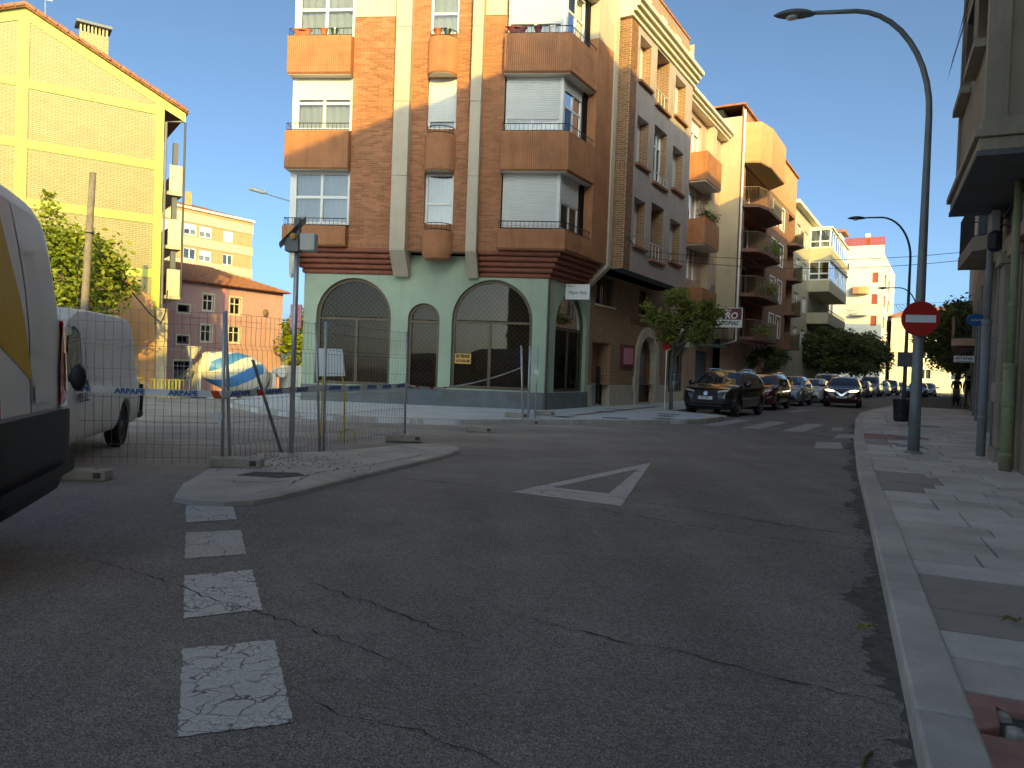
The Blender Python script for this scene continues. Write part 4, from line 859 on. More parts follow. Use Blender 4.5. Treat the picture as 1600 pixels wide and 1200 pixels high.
b = MB(F4); b.prism([(21.6, V4), (21.9, V4 - .9), (23.4, V4 - 1.2), (27.4, V4 - 1.2), (28.8, V4 - .02)], 13.4, 15.6); b.build('attic_bay', 'brick_block', b4); b = MB(F4); b.prism([(21.65, V4), (21.95, V4 - .87), (23.4, V4 - 1.17), (27.4, V4 - 1.17), (28.7, V4 - .02)], 13.36, 13.398); b.build('attic_soffit', 'awning', b4)
b = MB(F4); b.box(28.82, 38.3, V4 - .02, V4 + .3, 13.5, 16.4); b.build('attic_wall', 'brick_block', b4)
bx(F4, b4, 'roof_edge', 'roof_tile', 21.0, 38.5, V4 - .15, 6, 16.41, 16.52)
b = MB(F4); b.tube([(21.35, V4 - .08, 3.4), (21.35, V4 - .08, 16.2)], .06, 8); b.tube([(21.35, V4 - .08, 3.4), (21.3, -.08, 3.2), (20.9, -.08, 3.1)], .06, 8); b.build('downpipe', 'white_frame', b4)
for k, z in enumerate(ZF[:3]):
    t = thing('hanging_plant', ('bushy plants on the lowest many-sided balcony', 'plants on the second many-sided balcony', 'bright plant on the topmost shaded balcony')[k], 'plant', C0 + F4(24.5 + k, 0, 0) + SV * 0 + Vector((0, 0, 0)), 0, 'plants on balconies'); t['_z'] = z
    t.location = sn(24.0 + k, 0, 0) - Fr(0, 0, 60).V * 1.6 * 1 + Vector((0, 0, z + .2))
    globals().setdefault('balcony_plants', []).append((t, .55 + .1 * k))
# --- beige block with stacked glazed balconies
b5, F5 = street_bld('apartment_building', 'beige flats with glazed balconies stacked beside the brown brick block', 38.5)
V5 = -.5
b = MB(F5); w5 = [(40.5, 42.2, z + .9, z + 2.2) for z in (3.3, 6.0, 8.7, 11.3)] + [(44.0, 46.0, z + .9, z + 2.2) for z in (3.3, 6.0, 8.7, 11.3)]
b.wall(38.5, 60, 0, 14.6, V5, .3, holes=w5); b.quad((38.5, V5, 0), (38.5, 8, 0), (38.5, 8, 14.6), (38.5, V5, 14.6)); b.build('wall', 'beige_render', b5); bx(F5, b5, 'core', 'dark_interior', 38.7, 59.8, V5 + .5, 8, 0, 14.4); bx(F5, b5, 'roof_edge', 'cornice', 38.3, 60.2, V5 - .5, 6, 14.602, 14.85)
for w in w5: window(F5, b5, *w, V5 + .1, cols=2, fw=.1, shutter=random.choice((0, .5, 1)))
for k, z in enumerate((3.4, 6.1, 8.8, 11.5)):
    x0, x1, d = 46.5, 58.5, 1.7
    b = MB(F5); b.box(x0, x1, V5 - d, V5 - .003, z, z + .95); bb = b.build('balcony', 'beige_render', b5, bevel=.02)
    if k in (0, 1): railing(F5, lambda o: [(x0, V5 - .1), (x0, V5 - o), (x1, V5 - o)], d - .1, z + .95, z + 1.25, bb, step=.4, r=.02)
    if k >= 2:
        f_e = F5(x0, V5, 0); fe = Fr(f_e.x, f_e.y, -30)
        window(fe, bb, .02, d - .03, z + .96, z + 2.55, 0, cols=2, fw=.1, curtain='curtain' if k == 3 else None, trans=.35)
        window(F5, bb, x0 + .02, x1 - .02, z + .96, z + 2.55, V5 - d + .02, cols=8, fw=.12, glass='glass')
        b = MB(F5); b.box(x0 - .08, x1 + .08, V5 - d - .1, V5 - .002, z + 2.56, z + 2.72); b.build('balcony_roof', 'cornice', bb)
    else: bx(F5, bb, 'loggia_shade', 'r_grey', x0 + .3, x1 - .3, V5 - .06, V5 - .004, z + .95, z + 2.5)
# --- tall white block with red shutters
wb = thing('apartment_building', 'tall white flats with red shutters and red roof fence far up the street', 'building', sn(95, 0)); oo = -SV * 95
FWs = Fr(oo.x, oo.y, 60); p = FWs(95, 0, 0); FWf = Fr(p.x, p.y, -30)      # street face (u = s), end face (u = n)
b = MB(FWf); wf = [(1.35, 2.1, z, z + 1.4) for z in (6.2, 9.2, 12.2, 15.2)] + [(-2.4, -1.7, 17.0, 18.0)]
b.wall(-3.6, 2.74, 0, 20.4, 0, .3, holes=wf); b.build('end_wall', 'white_render', wb)
b = MB(FWs); ws = [(97.5, 101.5, z - .2, z + 1.5) for z in (6.2, 9.2, 12.2, 15.2)] + [(105, 109, z - .2, z + 1.5) for z in (6.2, 9.2, 12.2, 15.2)]
b.wall(95, 119, 0, 19.2, -2.74, .3, holes=ws); b.build('street_wall', 'white_render', wb); bx(FWs, wb, 'core', 'white_render', 95.4, 118.9, -2.3, 5, 0, 18.9)
for a, c, z0, z1 in wf[:4]: bx(FWf, wb, 'red_shutter', 'red_shutter', a, c, .1, .2, z0, z1)
for a, c, z0, z1 in ws: bx(FWs, wb, 'red_shutter', 'red_shutter', a, c, -2.74 + .12, -2.74 + .25, z0, z1)
bx(FWf, wb, 'attic_window', 'sign_grey', -2.4, -1.7, .12, .2, 17.0, 18.0)
for z in (4.6, 7.6, 10.6, 13.6):
    b = MB(FWf); b.prism([(-1.2, 0), (-1.0, -.9), (-.2, -1.2), (.6, -1.1), (1.0, -.6), (1.0, 0)], z, z + (.95 if z > 13 else .2)); sl = b.build('terrace', 'brick_block' if z > 13 else 'white_render', wb)
    railing(FWf, lambda o: [(-1.1, -.1), (-.95, -.85), (-.2, -1.12), (.58, -1.02), (.95, -.5)], 0, z + .2, z + 1.15, sl, step=.3, r=.02, m='steel')
b = MB(FWf)
for k in range(26): x = -2.4 + k * .2; b.box(x, x + .17, .3, .36, 20.42, 21.6)
b.build('roof_fence', 'red_shutter', wb, kind='stuff'); bx(FWf, wb, 'chimney', 'white_render', .2, .8, .6, 1.2, 20.41, 22.2); bx(FWf, wb, 'roof_room', 'white_render', -6, -3.2, 2, 6, 15, 22.8); bx(FWf, wb, 'roof_room_roof', 'roof_tile', -6.4, -2.6, 1.6, 6.4, 22.81, 23.2)
# --- right-hand buildings
r1 = thing('apartment_building', 'weathered beige building at the right edge with dark overhang and wall pipes', 'building', (*RB1, 0))
FR = Fr(0, 0, 244.5); OV = -.75
b = MB(FR); b.wall(-3.3, 46, 0, 15.5, 0, .4, holes=[(1.2, 2.8, .1, 2.8), (-2.05, -1.45, .75, 2.6)]); b.quad((-3.3, 0, 0), (-3.3, 9, 0), (-3.3, 9, 15.5), (-3.3, 0, 15.5)); b.quad((46, 0, 0), (46, 9, 0), (46, 9, 15.5), (46, 0, 15.5)); b.build('wall', 'r_render', r1)
b = MB(FR); b.box(-3.2, 45.9, .4, 9, 0, 15.4); b.build('core', 'dark_interior', r1); b = MB(FR); b.prism([(-3.4, -.8), (46.3, -.8), (46.3, 9), (-3.4, 9)], 15.5, 15.66); b.build('roof', 'roof_tile', r1); bx(FR, r1, 'roof_storey', 'r_render', 3.2, 8.0, .6, 8, 15.7, 17.3)
bx(FR, r1, 'panel', 'r_grey', -2.05, -1.45, .15, .3, .75, 2.6)
for a, c in ((-1.40, -.98), (-2.62, -2.1)):
    bx(FR, r1, 'pilaster', 'r_stone', a, c, -.09, -.004, .35, 3.45, bevel=.012); bx(FR, r1, 'pilaster_foot', 'r_stone', a - .06, c + .06, -.14, -.004, -.02, .345, bevel=.012); bx(FR, r1, 'pilaster_head', 'r_stone', a - .05, c + .05, -.16, -.004, 3.455, 3.62, bevel=.012)
bx(FR, r1, 'string_course', 'r_stone', -3.3, 6, -.12, -.003, 3.63, 3.85, bevel=.015)
# the overhanging bay
ov = MB(FR); ov.wall(-3.1, 0.9, 4.55, 15.4, OV, .3, holes=[(-2.7, -1.6, z, z + 1.5) for z in (6.3, 9.3, 12.3)] + [(-.9, .3, z, z + 1.5) for z in (6.3, 9.3, 12.3)]); ov.quad((0.9, OV, 4.55), (0.9, .02, 4.55), (0.9, .02, 15.4), (0.9, OV, 15.4)); ov.quad((-3.1, OV, 4.55), (-3.1, .02, 4.55), (-3.1, .02, 15.4), (-3.1, OV, 15.4)); ov.build('overhang', 'r_render', r1)
bx(FR, r1, 'overhang_core', 'dark_interior', -3.0, .8, -.4, -.01, 4.6, 15.3)
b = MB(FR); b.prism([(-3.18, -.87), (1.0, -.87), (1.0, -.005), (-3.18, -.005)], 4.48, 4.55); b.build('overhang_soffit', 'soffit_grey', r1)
for k, (e, za, zb) in enumerate(((.10, 4.553, 4.72), (.16, 4.724, 4.83), (.07, 4.834, 5.0))): b = MB(FR); b.prism([(-3.1 - e, OV - e), (0.9 + e, OV - e), (0.9 + e, -.004), (-3.1 - e, -.004)], za, zb); b.build('overhang_moulding', 'r_stone', r1, bevel=.012)
bx(FR, r1, 'corner_strip', 'r_stone', 0.70, 0.93, OV - .04, OV + .22, 5.01, 15.4)
bx(FR, r1, 'corner_strip', 'r_stone', -3.1, -2.9, OV - .04, OV - .005, 5.01, 15.4)
for z in (6.3, 9.3, 12.3):
    for a, c in ((-2.7, -1.6), (-.9, .3)):
        window(FR, r1, a, c, z, z + 1.5, OV + .12, cols=2, fm='brown_shutter', glass='glass_dark'); bx(FR, r1, 'sill', 'r_stone', a - .1, c + .1, OV - .16, OV - .005, z - .12, z - .003)
        b = MB(FR); n = 14
        for k in range(n): t0, t1 = k / n, (k + .86) / n; b.quad((a, OV - .04 - .24 * t0, z + 1.5 - 1.0 * t0), (c, OV - .04 - .24 * t0, z + 1.5 - 1.0 * t0), (c, OV - .04 - .24 * t1, z + 1.5 - 1.0 * t1), (a, OV - .04 - .24 * t1, z + 1.5 - 1.0 * t1))
        b.build('slatted_blind', 'awning', r1, kind='stuff')
# pipes and boxes
def pipe(nm, m, u, r, z0, z1, v=-.1, brk=()):
    b = MB(FR); b.tube([(u, v, z0), (u, v, z1)], r, 12); o = b.build(nm, m, r1, smooth=True)
    for z in brk: b = MB(FR); b.lathe((u, v, z), [(r * 1.15, 0), (r * 1.2, .03), (r * 1.15, .06)], 12); b.build('pipe_clip', m, o)
pipe('gas_pipe', 'pipe_green', -.55, .085, -.02, 1.75, -.16, (.35, 1.1, 1.68)); pipe('gas_pipe', 'pipe_green', -.55, .055, 1.75, 4.47, -.16, (2.6,))
pipe('downpipe', 'pipe_grey', -3.05, .075, -.02, 2.6, -.2, (.8, 2.5)); pipe('downpipe', 'pipe_grey', -3.05, .055, 2.6, 4.47, -.2, (3.9,)); pipe('conduit', 'pipe_grey', -2.8, .025, -.02, 4.47, -.08, (1.4, 3))
bx(FR, r1, 'meter_box', 'pipe_grey', -2.75, -2.3, -.28, -.165, 3.86, 4.4, bevel=.01); bx(FR, r1, 'stone_bracket', 'r_stone', -1.35, -.95, -.3, -.1, 1.15, 1.45, bevel=.02)
b = MB(FR); b.lathe((-2.35, -.22, 3.7), [(.06, 0), (.11, .05), (.11, .3), (.05, .36)], 8); b.tube([(-2.35, -.22, 4.05), (-2.35, -.1, 4.15), (-2.35, 0, 4.1)], .015, 6); b.build('wall_lantern', 'black_iron', r1)
b = MB(FR); b.tube([(.8 - .25 * k, -.05 - .02 * math.sin(k), 4.35 + .05 * math.sin(k * 1.3)) for k in range(16)], .018, 6); b.build('cable', 'black_iron', r1)
# narrow set-back building with the iron balcony
r0 = thing('apartment_building', 'narrow shaded building with iron-railed balcony just beyond the overhang', 'building', (9.55, 13.35, 0)); FN = Fr(0, 0, 244.5)
wn_ = [(-u - 1.2, -u, z, z + 2.1) for u in (5.2, 6.9) for z in (5.0, 8.0, 11.0)] + [(-8.0, -6.4, .12, 2.7), (-5.4, -4.6, .12, 2.6)]
b = MB(FN); b.wall(-8.5, .3, 0, 15.4, 0, .35, holes=wn_); b.quad((-8.5, 0, 0), (-8.5, 8, 0), (-8.5, 8, 15.4), (-8.5, 0, 15.4)); b.build('wall', 'r_stone', r0); bx(FN, r0, 'core', 'dark_interior', -8.4, .2, .6, 8, 0, 15.3); bx(FN, r0, 'roof', 'roof_tile', -8.6, .5, -.6, 8, 15.41, 15.55)
for w in wn_: window(FN, r0, *w, .15, cols=2, fm='brown_shutter', glass='glass_dark')
for z in (4.95, 7.95, 10.95):
    b = MB(FN); b.prism([(-8.4, -.003), (-8.4, -.85), (-5.0, -.85), (-4.6, -.55), (-4.6, -.003)], z - .34, z); sl = b.build('balcony_slab', 'r_render', r0)
    railing(FN, lambda o: [(-8.38, -.05), (-8.38, -o), (-5.02, -o), (-4.62, -o + .3), (-4.62, -.05)], .82, z, z + .98, sl, step=.15, r=.012)
    b = MB(FN); b.box(-5.6, -5.05, -.7, -.3, z + .01, z + 1.6); b.build('balcony_cupboard', 'sign_grey', r0)
for u in (-3.9, -4.3, -8.2): b = MB(FN); b.tube([(u, -.09, -.02), (u, -.09, 4.6)], .045, 8); b.build('downpipe', 'pipe_grey', r0)
# second right-hand building, set back
r2 = thing('apartment_building', 'long stone building with shopfronts far along the right pavement', 'building', (13.15, 20.95, 0)); FQ = Fr(0, 0, 239.5)
wq = [(-u - 1.3, -u, z, z + 1.9) for u in (1.0, 4.2, 7.6, 11, 15, 19, 24, 29) for z in (5.1, 8.1, 11.1)]
sh = [(-6.2, -4.2, .12, 2.7), (-11.5, -7.8, .3, 2.7), (-17, -13.2, .3, 2.7), (-24.5, -19.5, .2, 2.8), (-33, -28, .2, 2.8)]
b = MB(FQ); b.wall(-75, .3, 0, 15.4, 0, .35, holes=wq + sh); b.quad((.3, 0, 0), (.3, 8, 0), (.3, 8, 15.4), (.3, 0, 15.4)); b.build('wall', 'r_stone', r2); bx(FQ, r2, 'core', 'dark_interior', -74.9, .2, .6, 8, 0, 15.3); bx(FQ, r2, 'roof', 'roof_tile', -75.3, .6, -.6, 8, 15.41, 15.55)
for w in wq: window(FQ, r2, *w, .15, cols=2, fm='brown_shutter', glass='glass_dark')
for s_ in sh: window(FQ, r2, *s_, .2, cols=2, fm='sign_grey', glass='glass_dark')
for (a, c, z, d, m_) in ((-6.5, -2.4, 8.05, .92, 'r_stone'), (-6.5, -2.4, 11.05, .92, 'r_stone'), (-22, -14, 3.45, 1.0, 'peach_render')):
    b = MB(FQ); b.prism([(a, -.003), (a, -d), (c - .35, -d), (c, -d * .65), (c, -.003)], z - .32, z); sl = b.build('balcony_slab', m_, r2); b = MB(FQ)
    railing(FQ, lambda o: [(a, -.05), (a, -o), (c - .37, -o), (c - .02, -o * .65), (c - .02, -.05)], d - .03, z, z + .98, sl, step=.16, r=.012)
    if m_ == 'peach_render': bx(FQ, sl, 'parapet', 'peach_render', a, c - .4, -d, -d + .08, z, z + 1.0)
for (a, c) in ((-17.5, -13), (-25, -19)): b = MB(FQ); b.quad((a, -.02, 3.1), (c, -.02, 3.1), (c, -1.1, 2.65), (a, -1.1, 2.65)); b.quad((a, -1.1, 2.65), (c, -1.1, 2.65), (c, -1.1, 2.45), (a, -1.1, 2.45)); b.build('awning', 'r_grey', r2)
for u in (-.25, -.6, -6.9, -12.1, -18): b = MB(FQ); b.tube([(u, -.09, -.02), (u, -.09, 4.95)], .045, 8); b.build('downpipe', 'pipe_grey', r2)
ov_s = thing('oval_sign', 'blue oval shop sign hanging under the right-hand balcony', 'sign', Vector((13.42, 22.0, 3.3))); fo = Fr(0, 0, -22); b = MB(fo); b.lathe((0, 0, 0), [(.23, -.05), (.25, 0), (.23, .05)], 28, axis='y'); b.v = [Vector((v.x, v.y, v.z * .75)) for v in b.v]; b.build('disc', 'sign_blue', ov_s); lettering('Loteria', .11, 'sign_white', ov_s, fo, 0, -.056, 0, squeeze=.9); b = MB(fo); b.box(.28, .75, -.02, .02, -.02, .02); b.build('bracket', 'black_iron', ov_s)
ai = thing('hanging_sign', 'small white lettered sign hanging over the far right pavement', 'sign', sn(14.5, 11.65, 2.45)); fo = Fr(0, 0, -25); b = MB(fo); b.box(-.36, .36, -.03, .03, -.13, .13); b.build('panel', 'sign_white', ai); lettering('AITANA', .17, 'ink', ai, fo, 0, -.036, .03, bold=.004); b = MB(fo); b.box(-.3, .3, -.036, -.031, -.105, -.075); b.build('underline', 'sign_grey', ai); b = MB(fo); b.box(.36, .95, -.015, .015, .05, .08); b.build('bracket', 'black_iron', ai)
# REPRO sign, sweet-shop sign on the left side of the street
rp = thing('shop_sign', 'dark red and white photocopy shop sign projecting over the left pavement', 'sign', sn(19.3, .5, 4.55)); fo = Fr(0, 0, -14); b = MB(fo); b.box(-1.0, 1.0, -.08, .08, -.12, .48); b.build('panel', 'dark_red', rp); b = MB(fo); b.box(-1.0, 1.0, -.081, .081, -.5, -.123); b.build('lower_panel', 'sign_white', rp); b = MB(fo)
for a in ((-1.05, -1.0, -.53, .51), (1.0, 1.05, -.53, .51), (-1.0, 1.0, .48, .51), (-1.0, 1.0, -.53, -.50)): b.box(a[0], a[1], -.09, .09, a[2], a[3])
b.build('frame', 'sign_white', rp); b = MB(fo); b.box(-1.5, -1.05, -.02, .02, -.02, .03); b.build('bracket', 'black_iron', rp)
lettering('REPRO', .48, 'sign_white', rp, fo, .1, -.086, .08, bold=.012, shear=.2, squeeze=.95); lettering('PAPELERIA', .2, 'sign_white', rp, fo, 0, -.086, .36, shear=.2); lettering('FOTOCOPIAS', .3, 'ink', rp, fo, 0, -.087, -.31, bold=.008, shear=.2, squeeze=.92)
gl = thing('shop_sign', 'white curved sign with black script behind the street tree', 'sign', sn(13.6, .35, 3.55)); fo = Fr(0, 0, -8); b = MB(fo); pts = [(-.85, -.05), (.85, -.45), (.85, .35)] + [(.85 - 1.7 * k / 10, .35 + .12 * math.sin(math.pi * k / 10)) for k in range(1, 10)] + [(-.85, .35)]; b.slab(pts, -.05, .05); b.build('panel', 'sign_white', gl); lettering('agaderia', .3, 'ink', gl, fo, 0, -.056, .15, bold=.008, squeeze=.92); b = MB(fo); b.box(-1.3, -.85, -.02, .02, .1, .15); b.build('bracket', 'black_iron', gl)
# ---------------------------------------------------------------- left background
gb = thing('apartment_building', 'cream brick gable house with lime yellow bands on the left', 'building', (-18.3, 39, 0)); FG = Fr(0, 0, 35)
gp = [(-12.2, -2), (0, -2), (0, 14.5), (-6.1, 17.35), (-12.2, 14.5)]
b = MB(FG); b.slab(gp, 0, 12); b.build('wall', 'brick_cream', gb)
def gband(pts): b = MB(FG); b.slab(pts, -.05, -.002); b.build('band', 'band_lime', gb)
gband([(-.42, -2), (-.02, -2), (-.02, 14.05), (-.42, 14.05)]); gband([(-6.35, -2), (-5.9, -2), (-5.9, 16.75), (-6.1, 16.85), (-6.35, 16.75)])
for z in (13.9, 11.1, 8.35, 5.6, 2.9):
    gband([(-5.897, z - .2), (-.423, z - .2), (-.423, z + .2), (-5.897, z + .2)]); gband([(-12.2, z - .2), (-6.353, z - .2), (-6.353, z + .2), (-12.2, z + .2)])
gband([(-.02, 14.053), (1.0, 13.58), (1.0, 14.03), (-6.1, 17.34), (-6.1, 16.853), (-.42, 14.24), (-.42, 14.053)]); gband([(-6.103, 16.853), (-6.103, 17.34), (-13, 14.1), (-13, 13.7)])
for sg in (1, -1):
    b = MB(FG); x1 = -6.1 + sg * 7.2; q = [(-6.1, 17.36), (x1, 14.0), (x1, 14.14), (-6.1, 17.52)]; b.slab(q, -.25, 12.4); b.build('roof', 'roof_tile', gb)
    b = MB(FG)
    for k in range(16): t = k / 16; b.tube([(-6.1 + sg * 7.2 * t, -.28, 17.5 - 3.36 * t), (-6.1 + sg * 7.2 * (t + .055), -.28, 17.48 - 3.36 * (t + .055))], .09, 6)
    b.build('verge_tiles', 'roof_tile', gb, kind='stuff')
b = MB(FG); b.box(-3.75, -2.45, 1.6, 2.4, 14.4, 17.55); ch = b.build('chimney', 'brick_cream', gb); b = MB(FG); b.box(-3.9, -2.3, 1.45, 2.55, 17.95, 18.08); b.build('chimney_cap', 'sign_grey', ch)
for k in range(8): b = MB(FG); x = -3.72 + k * .165; b.box(x, x + .08, 1.65, 2.35, 17.55, 17.95); b.build('chimney_slat', 'awning', ch)
b = MB(FG); b.tube([(-5.2, 2, 16.5), (-5.2, 2, 19.6)], .03, 5); b.tube([(-5.6, 2, 19.2), (-4.8, 2, 19.2)], .02, 4); b.tube([(-5.5, 2, 18.8), (-4.9, 2, 18.8)], .02, 4); b.build('antenna', 'steel', gb)
b = MB(FG); b.lathe((-5.9, 1.8, 17.9), [(.02, 0), (.3, .08), (.42, .2)], 14, axis='y'); b.build('satellite_dish', 'steel', gb)
for k, z in enumerate((4.6, 7.2, 10.0)):
    b = MB(FG); b.box(.01, 1.02, .25, 6, z - .2, z - .02); sl = b.build('balcony_slab', 'beige_render', gb); b = MB(FG); b.box(.35, .98, .27, .38, z - .018, z + 1.35); b.box(.90, 1.02, .381, 6, z - .018, z + 1.35); b.build('balcony_parapet', 'cream_concrete', sl)
    b = MB(FG); b.box(.55, .8, .5, .75, z + 1.36, z + 2.57); b.build('balcony_post', 'soffit_grey', sl)
b = MB(FG); b.tube([(.08, -.05, -1), (.08, -.05, 13.4), (.9, -.05, 13.6)], .06, 6); b.build('downpipe', 'r_grey', gb); b = MB(FG); b.tube([(1.0, .0, 4.5), (1.0, .0, 13.6)], .05, 6); b.build('downpipe', 'black_iron', gb)
# low old brick wall at the foot of the gable
ow = thing('ruined_wall', 'stump of old pinkish brick wall at the foot of the cream gable', 'wall', (-18.6, 37.6, 0)); fo = Fr(0, 0, 33); b = MB(fo); b.slab([(-2.6, -2), (.7, -2), (.7, 2.6), (.55, 4.2), (-.3, 4.9), (-1.2, 5.4), (-1.9, 5.2), (-2.6, 4.0)], 0, .4); b.build('wall', 'brick_block', ow); b = MB(fo); b.box(.72, 1.25, -.1, .4, -2, 3.8); b.build('buttress', 'cream_render', ow)
# pink house
pk = thing('pink_house', 'pink rendered three-storey house with hipped tile roof behind the works', 'house', (-24.4, 55, 0)); FP = Fr(0, 0, 57)
wp = [(1.95, 2.85, 4.95, 6.15), (4.3, 5.3, 4.85, 6.15), (1.85, 2.75, 2.6, 3.85), (4.25, 5.3, 2.65, 3.9), (-.1, .85, 4.65, 5.2), (-.1, .85, 2.35, 2.95), (-.3, 1.1, -.2, 1.1)]
b = MB(FP); b.wall(-3.5, 9.4, -2, 6.95, 0, .25, holes=wp); b.quad((9.4, 0, -2), (9.4, 10, -2), (9.4, 10, 6.95), (9.4, 0, 6.95)); b.build('wall', 'pink_render', pk); bx(FP, pk, 'core', 'dark_interior', -3.4, 9.35, .6, 10, -2, 6.9)
for w in wp:
    big = w[3] - w[2] > 1.1 and w[2] > 0; window(FP, pk, *w, .12, cols=2 if big else 1, fm='cornice' if big else 'brown_shutter', fw=.07, glass='glass_dark', trans=.62 if big else None, curtain='curtain' if big else None)
    b = MB(FP)
    for a in ((w[0] - .1, w[0], w[2] - .1, w[3] + .1), (w[1], w[1] + .1, w[2] - .1, w[3] + .1), (w[0], w[1], w[3], w[3] + .1), (w[0], w[1], w[2] - .1, w[2])): b.box(a[0], a[1], -.03, -.002, a[2], a[3])
    b.build('window_surround', 'cornice', pk)
bx(FP, pk, 'string_course', 'pink_render', -3.5, 9.45, -.06, -.002, 4.35, 4.5); b = MB(FP); b.tube([(3.75, -.06, -2), (3.75, -.06, 6.8)], .05, 6); b.build('downpipe', 'sign_pink', pk)
b = MB(FP); ev = [(-4, -.6, 6.95), (9.95, -.6, 6.95), (9.95, 10.4, 6.95), (-4, 10.4, 6.95)]; rd = [(0, 5, 8.9), (5.9, 5, 8.9)]
for q in ((ev[0], ev[1], rd[1], rd[0]), (ev[2], ev[3], rd[0], rd[1])): b.quad(*q)
b.poly([ev[1], ev[2], rd[1]]); b.poly([ev[3], ev[0], rd[0]]); b.poly(list(reversed(ev))); rf = b.build('roof', 'roof_tile', pk)
b = MB(FP)
for k in range(46):
    x = -3.9 + k * .3; t = 1.0 if x < 5.9 else max(.05, (9.95 - x) / 4.05); xe = x * (1 - 0) ; zt = 6.98 + 1.93 * t; b.tube([(x, -.6, 6.99), (x, -.6 + 5.6 * t, zt)], .07, 5)
b.build('roof_tiles', 'roof_tile', rf, kind='stuff')
b = MB(FP); b.lathe((7.6, -.25, 5.2), [(.02, 0), (.2, .05), (.3, .14)], 12, axis='y'); b.build('satellite_dish', 'brown_shutter', pk)
# distant block
bk_ = thing('apartment_building', 'distant orange and cream banded flats rising behind the pink house', 'building', (-44, 100, 0)); FK = Fr(0, 0, 57)
b = MB(FK); wk = [(a, a + d, z, z + 1.5) for z in (8.2, 11.3, 14.4, 17.6) for a, d in ((.0, 1.9), (2.3, 1.9), (6.0, 1.6), (-3.5, 2.0))]
b.wall(-8, 10.8, -2, 21.0, 0, .25, holes=wk); b.quad((10.8, 0, -2), (10.8, 12, -2), (10.8, 12, 21), (10.8, 0, 21)); b.build('wall', 'brick_block', bk_); bx(FK, bk_, 'core', 'dark_interior', -7.9, 10.7, .6, 12, -2, 20.9)
for z in (9.95, 13.1, 16.2, 19.3): bx(FK, bk_, 'band', 'cream_render', -8.1, 10.9, -.12, -.003, z, z + 1.2)
for w in wk: window(FK, bk_, *w, .1, cols=2, fw=.12, shutter=random.choice((0, .5, 1)), curtain='curtain')
bx(FK, bk_, 'eaves', 'cornice', -8.2, 11, -.3, 12, 21.02, 21.3); b = MB(FK); b.poly([(-8.2, -.2, 21.31), (9.5, -.2, 21.31), (6, 6, 23.0), (-8.2, 6, 23.0)]); b.poly([(9.5, -.2, 21.31), (9.5, 12, 21.31), (6, 6, 23)]); b.build('roof', 'roof_tile', bk_); bx(FK, bk_, 'chimney', 'brick_block', 2.4, 3.0, 3, 3.6, 22, 24)
# far cream building closing the street on the right, and others far off
fb = thing('far_building', 'pale cream building with tile roof far off at the end of the right pavement', 'building', (66, 110, 0)); FF = Fr(0, 0, -25)
b = MB(FF); wk = [(a, a + 1.6, z, z + 1.6) for z in (2, 5, 8) for a in (-6, -2, 2, 6)]; b.wall(-10, 10, 0, 11.3, 0, .25, holes=wk); b.box(-9.9, 9.9, .5, 10, 0, 11.2); b.build('wall', 'beige_render', fb); b = MB(FF); b.poly([(-10.6, -.6, 11.3), (10.6, -.6, 11.3), (7, 5, 13.2), (-7, 5, 13.2)]); b.poly([(10.6, -.6, 11.3), (10.6, 10, 11.3), (7, 5, 13.2)]); b.poly([(-10.6, 10, 11.3), (-10.6, -.6, 11.3), (-7, 5, 13.2)]); b.build('roof', 'roof_tile', fb)
for w in wk: window(FF, fb, *w, .1, cols=2, fw=.12)
fb2 = thing('far_building', 'low shaded building far up the street under the lamp posts', 'building', (77, 150, 0)); b = MB(Fr(0, 0, -20)); wk = [(a, a + 1.6, z, z + 1.6) for z in (1, 4) for a in (-12, -8, -4, 0, 4, 8)]; b.wall(-16, 14, 0, 7, 0, .25, holes=wk); b.box(-15.9, 13.9, .5, 10, 0, 7); b.build('wall', 'peach_render', fb2)
for w in wk: window(Fr(0, 0, -20), fb2, *w, .1, cols=2, fw=.12)
